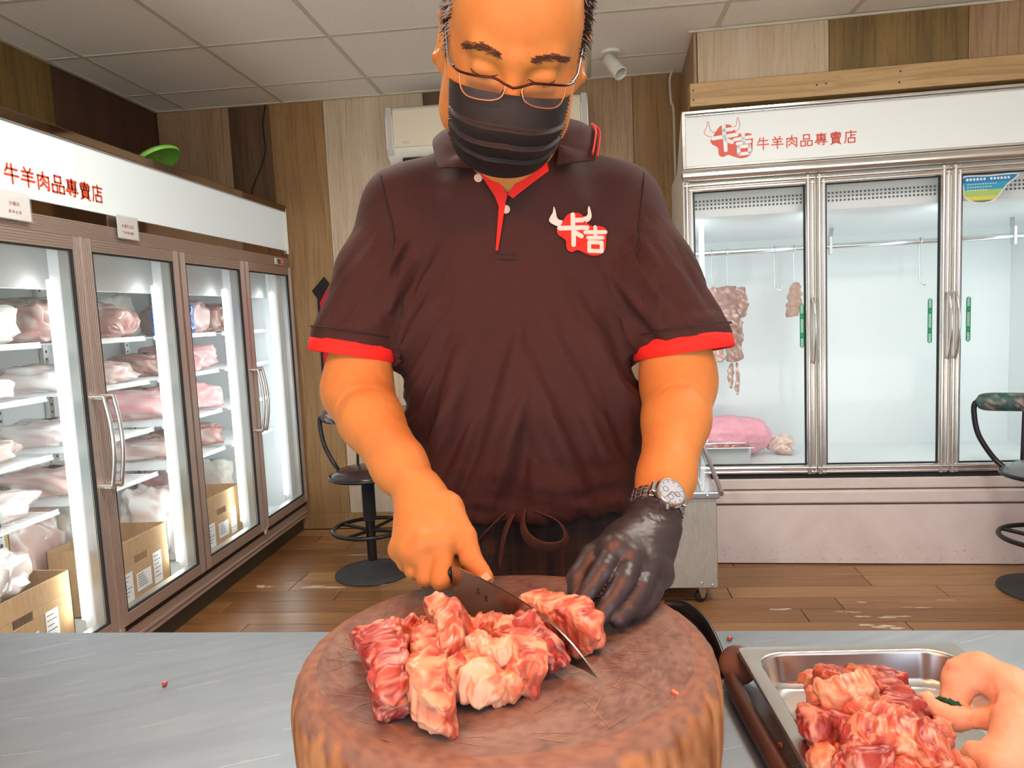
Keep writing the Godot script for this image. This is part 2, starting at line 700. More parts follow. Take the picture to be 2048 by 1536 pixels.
func make_materials() -> void:
	wood("board_tan", 11, rgb(176, 148, 116), rgb(160, 128, 96), rgb(112, 84, 58))
	wood("board_light", 23, rgb(206, 190, 166), rgb(192, 172, 146), rgb(150, 126, 100))
	wood("board_dark", 31, rgb(112, 82, 56), rgb(86, 62, 42), rgb(48, 34, 24))
	wood("board_brown", 47, rgb(92, 62, 48), rgb(72, 48, 38), rgb(46, 30, 24))
	wood("board_olive", 53, rgb(140, 112, 62), rgb(104, 84, 44), rgb(60, 46, 26))
	wood("board_oak", 59, rgb(166, 130, 84), rgb(142, 108, 66), rgb(96, 70, 40))
	wood("ledge_oak", 61, rgb(196, 164, 118), rgb(176, 142, 96), rgb(124, 96, 60), true)
	wood("floor_a", 71, rgb(166, 122, 78), rgb(140, 98, 58), rgb(92, 60, 34), true, 0.32, 1.6)
	wood("floor_b", 73, rgb(180, 138, 92), rgb(156, 114, 72), rgb(108, 74, 44), true, 0.32, 1.6)
	wood("floor_c", 79, rgb(148, 104, 62), rgb(126, 86, 50), rgb(84, 54, 30), true, 0.34, 1.6)
	mottled("ceiling_tile", 5, rgb(248, 246, 241), rgb(236, 233, 226), 0.95, 40.0, 3.0, 0.0, 1, 1, 0.8)
	std("ceiling_grid", rgb(206, 200, 182), 0.6)
	std("plaster", rgb(214, 208, 198), 0.9)
	std("joint", rgb(58, 44, 32), 0.9)
	std("street", rgb(196, 194, 188), 0.9)
	# metals and plastics
	var st := std("steel_table", Color.WHITE, 0.45, 0.75)
	var sn := noise(91, 1.0, 4)
	st.albedo_texture = paint_tex(384, 384, func(u: float, v: float) -> Color:
		# brushed and wiped at a slant: streaks across u + 2v
		var a := TAU * (u + 2.0 * v)
		var b := TAU * (2.0 * u - v)
		var t := sn.get_noise_3d(cos(a) * 2.2, sin(a) * 2.2 + cos(b) * 0.25, sin(b) * 0.25) + 0.7 * sn.get_noise_3d(cos(TAU * u) * 0.8, sin(TAU * u) * 0.8 + cos(TAU * v) * 0.8, sin(TAU * v) * 0.8 + 7.0)
		return rgb(158, 173, 183).lerp(rgb(146, 161, 172), clampf(0.5 + t * 0.8, 0, 1)))
	st.uv1_triplanar = true
	st.uv1_world_triplanar = true
	st.uv1_scale = Vector3(1.3, 1.3, 1.3)
	mottled("steel_cabinet", 93, rgb(190, 188, 180), rgb(172, 170, 160), 0.5, 20.0, 2.0, 0.55, 3, 0.6, 0.8)
	std("steel", rgb(212, 214, 214), 0.2, 1.0)
	std("steel_tray", rgb(216, 218, 218), 0.24, 1.0)
	std("steel_blade", rgb(170, 166, 162), 0.22, 1.0)
	std("chrome", rgb(226, 224, 220), 0.16, 0.85)
	std("bronze", rgb(196, 180, 173), 0.34, 0.6)
	std("bronze_mirror", rgb(150, 128, 108), 0.06, 1.0)
	std("aluminium", rgb(206, 208, 206), 0.3, 1.0)
	std("black_metal", rgb(28, 28, 30), 0.3, 0.2)
	std("black_base", rgb(52, 52, 54), 0.7)
	std("black_plastic", rgb(20, 20, 22), 0.4)
	std("rubber", rgb(26, 26, 28), 0.8)
	std("gasket", rgb(40, 40, 40), 0.8)
	std("white_gloss", rgb(232, 236, 238), 0.25)
	std("white_liner", rgb(226, 232, 234), 0.4)
	std("white_plastic", rgb(228, 226, 216), 0.4)
	glow("sign_white", rgb(232, 238, 240), 0.06)
	glow("sign_lightbox", rgb(226, 238, 242), 0.25)
	std("white_wire", rgb(232, 236, 238), 0.35)
	std("sign_red", rgb(222, 82, 52), 0.5)
	std("logo_red", rgb(222, 92, 80), 0.5)
	std("card", rgb(242, 242, 244), 0.5)
	std("card_ink", rgb(176, 92, 84), 0.6)
	std("green_sticker", rgb(22, 150, 112), 0.5)
	std("green_lid", rgb(136, 206, 84), 0.4)
	std("cord_black", rgb(22, 20, 20), 0.6)
	std("cord_white", rgb(206, 198, 184), 0.6)
	pane("door_glass", rgb(214, 232, 232), 0.06).metallic_specular = 0.2
	pane("lid_glass", rgb(200, 216, 216), 0.12)
	pane("lens", rgb(230, 235, 235), 0.02)
	mottled("cardboard", 101, rgb(196, 158, 110), rgb(178, 138, 92), 0.85, 10.0, 3.0, 0.0, 4, 0.6, 0.8, false)
	mottled("block_top", 111, rgb(134, 104, 92), rgb(100, 74, 64), 0.75, 14.0, 5.0, 0.0, 1, 1, 1.3)
	mottled("block_side", 113, rgb(196, 140, 86), rgb(128, 78, 42), 0.7, 16.0, 4.0, 0.0, 2.6, 0.35, 1.5)
	mottled("base_panel", 117, rgb(226, 214, 210), rgb(216, 203, 198), 0.5, 6.0, 1.0)
	mottled("polo", 121, rgb(60, 26, 23), rgb(47, 20, 18), 0.85, 60.0, 8.0, 0.0, 1, 1, 1.0, false)
	std("polo_red", rgb(226, 34, 24), 0.8)
	std("embroidery_red", rgb(214, 40, 26), 0.8)
	std("embroidery_white", rgb(236, 214, 206), 0.8)
	std("mask_black", rgb(30, 28, 29), 0.7)
	std("button", rgb(206, 186, 170), 0.3)
	std("banner_red", rgb(196, 32, 34), 0.8)
	std("banner_black", rgb(24, 20, 24), 0.8)
	std("handle_brown", rgb(78, 54, 46), 0.32)
	mottled("cotton", 131, rgb(240, 192, 158), rgb(222, 170, 136), 0.95, 120.0, 14.0, 0.0, 1, 1, 1.0, false)
	std("cotton_hem", rgb(24, 84, 66), 0.95)
	var skin := painted("skin", 0.55, 0.4)
	skin.subsurf_scatter_enabled = true
	skin.subsurf_scatter_strength = 0.12
	painted("meat", 0.40, 0.5)
	painted("bagged", 0.18, 0.6)
	painted("print", 0.6)
	var gl := std("glove_black", rgb(46, 38, 42), 0.46)
	gl.metallic_specular = 0.6
	var pk := std("pink_bag", rgb(232, 152, 170), 0.25)
	pk.backlight = Color(0.3, 0.12, 0.15)

# ---------------------------------------------------------------- camera, sky, light
func make_view() -> void:
	var cam := Camera3D.new()
	cam.name = "camera"
	cam.fov = rad_to_deg(2.0 * atan(768.0 / 1450.0))
	cam.near = 0.05
	cam.far = 200.0
	add_child(cam)
	cam.position = Vector3(0, CAM_HEIGHT, 0)
	cam.basis = Basis(Vector3.UP, deg_to_rad(5.7)) * Basis(Vector3.RIGHT, deg_to_rad(-5.55)) * Basis(Vector3.BACK, deg_to_rad(-2.65))
	cam.current = true
	var we := WorldEnvironment.new()
	var env := Environment.new()
	env.background_mode = Environment.BG_SKY
	var sm := ProceduralSkyMaterial.new()
	sm.sky_top_color = Color(0.80, 0.88, 1.0)
	sm.sky_horizon_color = Color(0.95, 0.97, 1.0)
	sm.ground_bottom_color = Color(0.5, 0.5, 0.5)
	sm.ground_horizon_color = Color(0.8, 0.82, 0.84)
	sm.energy_multiplier = 2.5
	var sky := Sky.new()
	sky.sky_material = sm
	env.sky = sky
	env.tonemap_mode = Environment.TONE_MAPPER_LINEAR
	env.tonemap_exposure = 1.0
	env.sdfgi_enabled = true
	env.ssao_enabled = true
	env.ssil_enabled = true
	we.environment = env
	add_child(we)
	# high sun over the roof: it lights the street outside, never the room itself
	var sun := DirectionalLight3D.new()
	sun.name = "sun"
	sun.light_color = Color(1.0, 0.97, 0.92)
	sun.light_energy = 9.0
	sun.light_angular_distance = 0.6
	sun.shadow_enabled = true
	add_child(sun)
	sun.basis = Basis.looking_at(Vector3(0.25, -0.92, 0.30), Vector3.UP)

# a pendant with a conical shade over the counter; its bulb gives the saturated warm light that butchers hang over meat
func pendant(at: Vector3, label: String, energy: float) -> void:
	var t := thing("pendant_lamp", label, "lamp", at, 0.0, "warm pendant lamps over the counter")
	var mb := MB.new()
	mb.lathe(Vector3.ZERO, [Vector2(0.115, -0.05), Vector2(0.10, 0.0), Vector2(0.06, 0.07), Vector2(0.03, 0.12), Vector2(0.0, 0.125)], 32)
	part(t, "lamp_shade", mb, std("shade_red", rgb(170, 40, 30), 0.4))
	var bulb := MB.new()
	bulb.lathe(Vector3.ZERO, [Vector2(0.0, -0.055), Vector2(0.03, -0.048), Vector2(0.045, -0.02), Vector2(0.035, 0.015), Vector2(0.015, 0.05)], 24)
	part(t, "bulb", bulb, glow("bulb_glow", Color(1.0, 0.62, 0.28), 9.0))
	var cord := MB.new()
	cord.tube([Vector3(0, 0.12, 0), Vector3(0, CEILING - at.y, 0)], 0.004, 8)
	part(t, "cord", cord, mats["cord_black"])
	var l := OmniLight3D.new()
	l.light_color = Color(1.0, 0.50, 0.05)
	l.light_energy = energy
	l.light_size = 0.045
	l.omni_range = 9.0
	l.omni_attenuation = 2.0
	l.shadow_enabled = true
	t.add_child(l)
	l.position = Vector3(0, -0.015, 0)

func spotlight(at: Vector3, aim: Vector3, label: String, energy: float) -> void:
	var t := thing("ceiling_spotlight", label, "spotlight", at)
	var mb := MB.new()
	mb.lathe(Vector3(0, -0.012, 0), [Vector2(0.0, -0.002), Vector2(0.045, -0.002), Vector2(0.05, 0.004), Vector2(0.05, 0.012)], 24)
	part(t, "ceiling_plate", mb, mats["white_plastic"])
	var arm := MB.new()
	arm.tube([Vector3(0, -0.01, 0), Vector3(0, -0.045, 0)], 0.008, 8)
	part(t, "arm", arm, mats["white_plastic"])
	var d := aim.normalized()
	var side := d.cross(Vector3.UP).normalized()
	var bs := Basis(side, -d, side.cross(-d))
	var head := MB.new()
	head.lathe(Vector3(0, -0.055, 0) + d * 0.03, [Vector2(0.0, 0.065), Vector2(0.028, 0.062), Vector2(0.034, 0.055), Vector2(0.036, -0.07), Vector2(0.033, -0.072), Vector2(0.030, -0.06)], 24, bs)
	part(t, "lamp_head", head, mats["white_plastic"])
	if energy > 0.0:
		var face := MB.new()
		face.lathe(Vector3(0, -0.055, 0) + d * 0.03, [Vector2(0.030, -0.062), Vector2(0.0, -0.062)], 24, bs)
		part(t, "lamp_face", face, glow("spot_glow", Color(1.0, 0.97, 0.9), 6.0))
		var l := SpotLight3D.new()
		l.light_color = Color(1.0, 0.95, 0.86)
		l.light_energy = energy
		l.light_size = 0.03
		l.spot_range = 9.0
		l.spot_attenuation = 2.0
		l.spot_angle = 50.0
		l.shadow_enabled = true
		t.add_child(l)
		l.position = Vector3(0, -0.055, 0) + d * 0.1
		l.basis = Basis.looking_at(d, Vector3.UP if absf(d.y) < 0.95 else Vector3.RIGHT)

func area_light(parent: Node3D, at: Vector3, face: Vector3, up: Vector3, size: Vector2, col: Color, energy: float) -> void:
	var l := AreaLight3D.new()
	l.area_size = size
	l.light_color = col
	l.light_energy = energy
	l.shadow_enabled = true
	l.area_range = 9.0
	parent.add_child(l)
	l.position = at
	l.basis = Basis.looking_at(face, up)

# a flat ceiling panel out of view, added to brighten the back of the room
func added_panel_lamp(at: Vector3, label: String, energy: float) -> void:
	var t := thing("added_ceiling_panel", label, "added lamp", at)
	var mb := MB.new()
	for s in [[Vector3(0.285, 0, 0), Vector3(0.03, 0.012, 0.6)], [Vector3(-0.285, 0, 0), Vector3(0.03, 0.012, 0.6)], [Vector3(0, 0, 0.285), Vector3(0.54, 0.012, 0.03)], [Vector3(0, 0, -0.285), Vector3(0.54, 0.012, 0.03)]]:
		mb.box(s[0] + Vector3(0, -0.006, 0), s[1], 0.002)
	part(t, "frame", mb, mats["white_plastic"])
	var df := MB.new()
	df.box(Vector3(0, -0.004, 0), Vector3(0.54, 0.004, 0.54), 0.001)
	part(t, "diffuser", df, glow("added_panel_glow", Color(1.0, 0.97, 0.92), 3.0))
	area_light(t, Vector3(0, -0.014, 0), Vector3.DOWN, Vector3.FORWARD, Vector2(0.53, 0.53), Color(1.0, 0.96, 0.9), energy)

# ---------------------------------------------------------------- the room
func boards(parent: Node3D, list: Array, y0: float, y1: float, place: Callable, thick := 0.012) -> void:
	for b in list:
		var mb := MB.new()
		place.call(mb, b[0] + 0.001, b[1] - 0.001, y0, y1, thick)
		part(parent, "wall_board", mb, mats[b[2]])

func make_room() -> void:
	# floor: slab with planks laid along x
	var mb := MB.new()
	mb.box(Vector3(0.4, -0.06, -1.2), Vector3(5.9, 0.1, 6.3), 0.0)
	var floor_ := struct("floor", mb, mats["joint"])
	var rng := RandomNumberGenerator.new()
	rng.seed = 5
	var kinds := ["floor_a", "floor_b", "floor_a", "floor_c"]
	var w := 0.125
	var row := 0
	var z := WALL_BACK + 0.02
	while z < -1.0:
		var x := WALL_LEFT - rng.randf() * 0.8 + 0.7
		if row % 9 == 8:
			x = -1.19 - 0.9
		if row % 9 == 7:
			x = -1.455 - 0.9
		while x < WALL_RIGHT:
			var x1 := minf(x + 0.9, WALL_RIGHT)
			var p := MB.new()
			p.box(Vector3((x + x1) * 0.5, -0.006, z + w * 0.5), Vector3(x1 - x - 0.003, 0.012, w - 0.003), 0.0012)
			part(floor_, "plank", p, mats[kinds[rng.randi() % 4]])
			x = x1
		z += w
		row += 1
	mb = MB.new()
	mb.box(Vector3(0.4, -0.006, -0.0), Vector3(5.8, 0.012, 3.8), 0.0)
	part(floor_, "front_boards", mb, mats["floor_a"])
	# white scuffs and spilled paint on the planks, each a thin irregular film
	for s in [[-1.20, -3.78, 0.20, 0.03], [-0.98, -3.80, 0.10, 0.02], [-1.36, -3.30, 0.26, 0.035], [-1.05, -3.33, 0.12, 0.02], [-1.62, -3.32, 0.1, 0.03], [0.78, -3.0, 0.12, 0.03], [1.12, -2.84, 0.14, 0.035], [1.16, -2.93, 0.16, 0.022], [1.04, -2.98, 0.08, 0.014], [1.34, -3.02, 0.09, 0.01], [1.12, -3.08, 0.05, 0.012], [1.48, -3.10, 0.06, 0.01]]:
		for k in 4:
			var poly := PackedVector2Array()
			var cx: float = s[0] + rng.randf_range(-0.5, 0.5) * s[2]
			var cz: float = s[1] + rng.randf_range(-0.5, 0.5) * s[3]
			for i in 14:
				var a := TAU * i / 14
				var r := rng.randf_range(0.35, 1.0)
				poly.push_back(Vector2(cx + cos(a) * r * s[2] * 0.3, -cz + sin(a) * r * s[3] * 0.3))
			var f := MB.new()
			f.prism(poly, 0.0006, Transform3D(Basis(Vector3.RIGHT, -PI / 2), Vector3(0, 0.0, 0)))
			part(floor_, "scuff_mark", f, std("scuff", rgb(206, 194, 176), 0.5))
	mb = MB.new()
	mb.box(Vector3(0.4, -0.12, 6.0), Vector3(16, 0.1, 8.2), 0.0)
	struct("floor_street", mb, mats["street"])
	# back wall with vertical boards
	mb = MB.new()
	mb.box(Vector3(0.4, 1.3, WALL_BACK - 0.07), Vector3(6.0, 2.9, 0.1), 0.0)
	var back := struct("wall_back", mb, mats["joint"])
	var pb := func(m: MB, a: float, b: float, y0: float, y1: float, th: float) -> void:
		m.box(Vector3((a + b) * 0.5, (y0 + y1) * 0.5, WALL_BACK - 0.012 + th * 0.5), Vector3(b - a, y1 - y0, th), 0.0015)
	boards(back, [[-2.50, -2.05, "board_tan"], [-2.05, -1.80, "board_dark"], [-1.80, -1.47, "board_oak"], [-1.47, -0.87, "board_light"], [-0.87, -0.27, "board_dark"], [-0.27, 0.33, "board_tan"], [0.33, 0.93, "board_oak"], [0.93, 1.53, "board_light"], [1.53, 2.13, "board_tan"], [2.13, 3.3, "board_dark"]], 0.0, CEILING, pb)
	mb = MB.new()
	mb.box(Vector3(0.4, 0.05, WALL_BACK + 0.006), Vector3(5.8, 0.1, 0.012), 0.003)
	var bb := struct("baseboard_back", mb, mats["board_oak"])
	bb.set_meta("kind", "structure")
	# left wall
	mb = MB.new()
	mb.box(Vector3(WALL_LEFT - 0.07, 1.3, -1.2), Vector3(0.1, 2.9, 6.3), 0.0)
	var left := struct("wall_left", mb, mats["joint"])
	var pl := func(m: MB, a: float, b: float, y0: float, y1: float, th: float) -> void:
		m.box(Vector3(WALL_LEFT - 0.012 + th * 0.5, (y0 + y1) * 0.5, (a + b) * 0.5), Vector3(th, y1 - y0, b - a), 0.0015)
	boards(left, [[-4.28, -3.40, "board_brown"], [-3.40, -2.80, "board_olive"], [-2.80, -2.2, "board_light"], [-2.2, -1.6, "board_brown"], [-1.6, -1.0, "board_tan"], [-1.0, 1.9, "board_light"]], 0.0, CEILING, pl)
	# right wall
	mb = MB.new()
	mb.box(Vector3(WALL_RIGHT + 0.05, 1.3, -1.2), Vector3(0.1, 2.9, 6.3), 0.0)
	struct("wall_right", mb, mats["plaster"])
	# ceiling: slab, tiles, grid
	mb = MB.new()
	mb.box(Vector3(0.4, CEILING + 0.09, -1.2), Vector3(6.0, 0.1, 6.4), 0.0)
	var ceil_ := struct("ceiling", mb, mats["plaster"])
	var xs := [WALL_LEFT]
	var gx := -2.30
	while gx < WALL_RIGHT - 0.05:
		xs.push_back(gx)
		gx += 0.597
	xs.push_back(WALL_RIGHT)
	var zs := [WALL_BACK]
	var gz := -3.955
	while gz < SHOP_FRONT - 0.05:
		zs.push_back(gz)
		gz += 0.597
	zs.push_back(SHOP_FRONT)
	for i in xs.size() - 1:
		for j in zs.size() - 1:
			var t := MB.new()
			t.box(Vector3((xs[i] + xs[i + 1]) * 0.5, CEILING + 0.006, (zs[j] + zs[j + 1]) * 0.5), Vector3(xs[i + 1] - xs[i] - 0.006, 0.014, zs[j + 1] - zs[j] - 0.006), 0.003)
			part(ceil_, "ceiling_tile", t, mats["ceiling_tile"])
	for i in range(1, xs.size() - 1):
		var g := MB.new()
		g.box(Vector3(xs[i], CEILING - 0.001, (WALL_BACK + SHOP_FRONT) * 0.5), Vector3(0.022, 0.006, SHOP_FRONT - WALL_BACK), 0.001)
		part(ceil_, "grid_bar", g, mats["ceiling_grid"])
	for j in range(1, zs.size() - 1):
		var g := MB.new()
		g.box(Vector3((WALL_LEFT + WALL_RIGHT) * 0.5, CEILING - 0.0014, zs[j]), Vector3(WALL_RIGHT - WALL_LEFT, 0.006, 0.022), 0.001)
		part(ceil_, "grid_bar", g, mats["ceiling_grid"])
	for e in [[Vector3(0.4, CEILING - 0.003, WALL_BACK + 0.012), Vector3(5.8, 0.008, 0.024)], [Vector3(WALL_LEFT + 0.012, CEILING - 0.003, -1.2), Vector3(0.024, 0.008, 6.2)]]:
		var g := MB.new()
		g.box(e[0], e[1], 0.001)
		part(ceil_, "edge_angle", g, mats["ceiling_grid"])
	# bulkhead over the upright fridge, turned with it
	mb = MB.new()
	mb.box(Vector3(1.35, 2.395, -0.42), Vector3(2.50, 0.40, 0.56), 0.0)
	var bulk := struct("wall_bulkhead", mb, mats["board_oak"])
	bulk.position = Vector3(0.498, 0, -3.564)
	bulk.rotation.y = deg_to_rad(-2.7)
	var pf := func(m: MB, a: float, b: float, y0: float, y1: float, th: float) -> void:
		m.box(Vector3((a + b) * 0.5, (y0 + y1) * 0.5, -0.17 + th * 0.5 + 0.06), Vector3(b - a, y1 - y0, th), 0.0015)
	boards(bulk, [[0.09, 0.685, "board_light"], [0.685, 1.285, "board_olive"], [1.285, 1.885, "board_tan"], [1.885, 2.6, "board_dark"]], 2.19, CEILING, pf, 0.014)
	var sd := MB.new()
	sd.box(Vector3(0.082, 2.385, -0.41), Vector3(0.014, 0.39, 0.6), 0.001)
	part(bulk, "side_board", sd, mats["board_tan"])
	var tr := MB.new()
	tr.box(Vector3(1.3, CEILING - 0.012, -0.09), Vector3(2.5, 0.012, 0.012), 0.002)
	part(bulk, "ceiling_trim", tr, mats["ceiling_grid"])
	mb = MB.new()
	mb.box(Vector3(1.3, 2.248, -0.035), Vector3(2.52, 0.105, 0.11), 0.003)
	var ledge := struct("trim_1", mb, mats["ledge_oak"])
	ledge.position = bulk.position
	ledge.rotation = bulk.rotation
	for s in [[0.055, 2.225], [0.055, 2.268], [0.60, 2.245], [0.64, 2.247], [0.95, 2.225], [0.955, 2.272], [1.6, 2.23]]:
		var sc := MB.new()
		sc.lathe(Vector3(s[0], s[1], 0.0195), [Vector2(0.0045, 0.0), Vector2(0.004, 0.001), Vector2(0.0, 0.0012)], 10, Basis(Vector3.RIGHT, PI / 2))
		part(ledge, "screw", sc, mats["black_metal"])
	# shop front: a beam over the open side
	mb = MB.new()
	mb.box(Vector3(0.4, 2.60, SHOP_FRONT + 0.05), Vector3(6.0, 0.24, 0.1), 0.0)
	struct("wall_front", mb, mats["plaster"])

# ---------------------------------------------------------------- lettering: strokes in a unit square, y down
func bx4(a: float, b: float, c: float, d: float) -> Array:
	return [[a, b, c, b], [c, b, c, d], [c, d, a, d], [a, d, a, b]]

func glyph(ch: String) -> Array:
	match ch:
		"牛": return [[.28, .05, .2, .3, .1, .42], [.24, .27, .88, .27], [.05, .58, .95, .58], [.53, .03, .53, .98]]
		"羊": return [[.28, .04, .38, .2], [.72, .04, .62, .2], [.12, .25, .88, .25], [.18, .45, .82, .45], [.05, .66, .95, .66], [.5, .25, .5, .98]]
		"肉": return [[.12, .25, .12, .97], [.12, .25, .88, .25], [.88, .25, .88, .92, .78, .94], [.5, .03, .48, .22, .36, .42, .26, .5], [.5, .34, .66, .5, .74, .55], [.48, .52, .42, .68, .26, .8], [.52, .6, .64, .72, .76, .8]]
		"品": return bx4(.27, .06, .73, .4) + bx4(.06, .55, .42, .93) + bx4(.58, .55, .94, .93)
		"專": return [[.12, .12, .88, .12], [.2, .37, .8, .37], [.5, .02, .5, .6], [.1, .6, .86, .58], [.04, .72, .96, .72], [.72, .62, .72, .93, .6, .95], [.25, .8, .36, .9]] + bx4(.2, .23, .8, .5)
		"賣": return [[.2, .09, .8, .09], [.5, .0, .5, .18], [.1, .18, .9, .18], [.4, .28, .4, .42], [.6, .28, .6, .42], [.24, .61, .76, .61], [.24, .73, .76, .73], [.36, .86, .12, .98], [.64, .86, .88, .98]] + bx4(.16, .28, .84, .42) + bx4(.24, .5, .76, .84)
		"店": return [[.5, .0, .54, .1], [.14, .13, .92, .13], [.14, .13, .14, .6, .05, .95], [.52, .2, .52, .58], [.52, .36, .84, .36]] + bx4(.32, .58, .82, .93)
		"卡": return [[.48, .02, .48, .42], [.48, .2, .8, .18], [.04, .46, .96, .42], [.5, .44, .5, .98], [.54, .58, .76, .7]]
		"吉": return [[.08, .22, .92, .18], [.5, .0, .5, .42], [.2, .43, .8, .4]] + bx4(.24, .6, .76, .94)
		"沙": return [[.1, .1, .24, .22], [.04, .4, .2, .5], [.05, .92, .26, .6], [.62, .03, .62, .55], [.46, .2, .36, .46], [.78, .2, .94, .44], [.9, .5, .66, .84, .34, .97]]
		"朗": return [[.24, .02, .26, .1], [.1, .32, .42, .32], [.1, .14, .1, .88, .3, .8], [.3, .62, .46, .84], [.6, .1, .6, .7, .5, .96], [.6, .36, .9, .36], [.6, .6, .9, .6], [.6, .1, .9, .1], [.9, .1, .9, .92, .8, .94]] + bx4(.1, .14, .42, .5)
		"片": return [[.25, .04, .25, .55, .1, .96], [.25, .36, .9, .36], [.62, .04, .62, .36], [.25, .62, .74, .62], [.74, .62, .74, .97]]
		"地": return [[.04, .34, .4, .34], [.22, .08, .22, .76], [.04, .82, .42, .72], [.48, .42, .92, .3], [.92, .3, .9, .6, .8, .62], [.7, .04, .7, .74], [.52, .14, .52, .86], [.52, .88, .94, .88], [.94, .88, .94, .72]]
		"台": return [[.46, .04, .2, .4], [.2, .4, .8, .36], [.66, .22, .86, .46]] + bx4(.22, .58, .78, .94)
		"灣": return [[.08, .1, .2, .2], [.04, .4, .16, .5], [.05, .92, .22, .62], [.36, .08, .9, .08], [.4, .22, .54, .22], [.62, .22, .88, .22], [.36, .38, .92, .38], [.4, .52, .86, .52], [.86, .52, .86, .64, .42, .64], [.42, .64, .4, .78, .9, .78], [.9, .78, .86, .96, .7, .96]]
		"火": return [[.5, .04, .5, .45, .34, .72, .08, .95], [.5, .45, .66, .74, .94, .95], [.24, .28, .18, .5], [.82, .24, .66, .46]]
		"鍋": return [[.24, .02, .04, .34], [.24, .04, .42, .28], [.1, .42, .4, .42], [.24, .42, .24, .86], [.04, .9, .44, .84], [.52, .06, .52, .45], [.52, .06, .88, .06], [.88, .06, .88, .45], [.48, .48, .94, .48], [.48, .48, .48, .96], [.94, .48, .94, .94]] + bx4(.6, .62, .8, .8)
		"五": return [[.12, .1, .88, .1], [.46, .1, .36, .9], [.16, .46, .76, .46], [.76, .46, .72, .9], [.04, .92, .96, .92]]
		"花": return [[.06, .16, .94, .16], [.3, .04, .3, .28], [.7, .04, .7, .28], [.34, .36, .08, .7], [.24, .56, .24, .97], [.86, .42, .5, .66], [.54, .36, .54, .9], [.54, .92, .92, .92], [.92, .92, .92, .76]]
		"產": return [[.5, .0, .5, .1], [.14, .1, .86, .1], [.3, .14, .7, .3], [.7, .14, .3, .3], [.12, .34, .92, .34], [.16, .34, .06, .96], [.34, .44, .26, .6], [.32, .54, .86, .54], [.34, .74, .84, .74], [.22, .95, .94, .95], [.58, .42, .58, .95]]
		"國": return [[.24, .26, .76, .26], [.58, .14, .6, .5, .8, .82], [.76, .44, .5, .76], [.2, .74, .46, .7]] + bx4(.06, .06, .94, .96) + bx4(.24, .4, .44, .6)
	return []

# writes a line of signs into a mesh: at takes x right and y up; size is the height of a sign
func letters(mb: MB, text: String, size: float, pitch: float, weight: float, depth: float, at: Transform3D) -> void:
	var x := 0.0
	for ch in text:
		for s in glyph(ch):
			var line := PackedVector2Array()
			for i in range(0, s.size(), 2):
				line.push_back(Vector2(x + s[i] * size, -s[i + 1] * size))
			mb.stroke(line, weight * size, depth, at)
		x += pitch

const BULL := [[760, 250], [820, 255], [855, 290], [880, 330], [930, 352], [1000, 350], [1040, 380], [1038, 470], [1030, 540], [990, 580], [920, 590], [860, 572], [800, 548], [745, 565], [708, 535], [700, 470], [645, 432], [630, 392], [660, 350], [690, 300], [720, 265]]
const HORN_A := [[650, 362], [592, 342], [568, 320], [575, 290], [598, 250], [605, 205], [620, 240], [630, 290], [648, 310], [676, 318]]
const HORN_B := [[872, 322], [905, 302], [918, 272], [912, 232], [896, 190], [885, 222], [885, 255], [870, 275], [846, 284]]

func logo_poly(src: Array, s: float) -> PackedVector2Array:
	var p := []
	for q in src:
		p.push_back(Vector2((q[0] - 805.0) * s, -(q[1] - 390.0) * s))
	return PackedVector2Array(curve(p, 4, true))

# the bull's head mark with its two signs; size is the height of the whole mark
func bull_mark(red: MB, white: MB, size: float, at: Transform3D, horns_filled: bool, d := 0.0008) -> void:
	var s := size / 400.0
	red.prism(logo_poly(BULL, s), d, at)
	for h in [HORN_A, HORN_B]:
		var p := logo_poly(h, s)
		if horns_filled:
			white.prism(p, d, at)
		else:
			var half := p.size() / 2
			red.stroke(p.slice(0, half + 1), 4.5 * s, d, at)
			red.stroke(p.slice(half, p.size()), 4.5 * s, d, at)
	var up := Transform3D(Basis.IDENTITY, Vector3(0, 0, d))
	letters(white, "卡", 250.0 * s, 0.0, 0.15, d, at * up * Transform3D(Basis(Vector3.BACK, 0.05), Vector3(-165.0 * s, 128.0 * s, 0)))
	letters(white, "吉", 205.0 * s, 0.0, 0.16, d, at * up * Transform3D(Basis(Vector3.BACK, 0.05), Vector3(40.0 * s, 30.0 * s, 0)))

# ---------------------------------------------------------------- long glass-door freezer along the left wall
const FZ := Vector3(-1.75, 0, -4.27)   # floor under the face, at the back wall; z runs towards the shop front
const DOOR_W := 0.6165
const SHELF_Y := [0.64, 0.84, 1.05, 1.24]

func fluted(mb: MB, a: Vector3, b: Vector3, out: Vector3, width: float, thick: float, ribs: int) -> void:
	# a bar from a to b whose face (towards out) has fine ribs along it
	var t := (b - a).normalized()
	var side := t.cross(out).normalized()
	var poly := PackedVector2Array()
	poly.push_back(Vector2(-width * 0.5, 0))
	for i in ribs:
		var x0 := -width * 0.5 + width * i / ribs
		var x1 := -width * 0.5 + width * (i + 1) / ribs
		poly.push_back(Vector2(x0 + 0.0004, thick))
		poly.push_back(Vector2(lerpf(x0, x1, 0.7), thick))
		poly.push_back(Vector2(lerpf(x0, x1, 0.78), thick - 0.0018))
		poly.push_back(Vector2(x1 - 0.0004, thick - 0.0018))
	poly.push_back(Vector2(width * 0.5, 0))
	mb.prism(poly, (b - a).length(), Transform3D(Basis(side, out, t), a), 2.0)

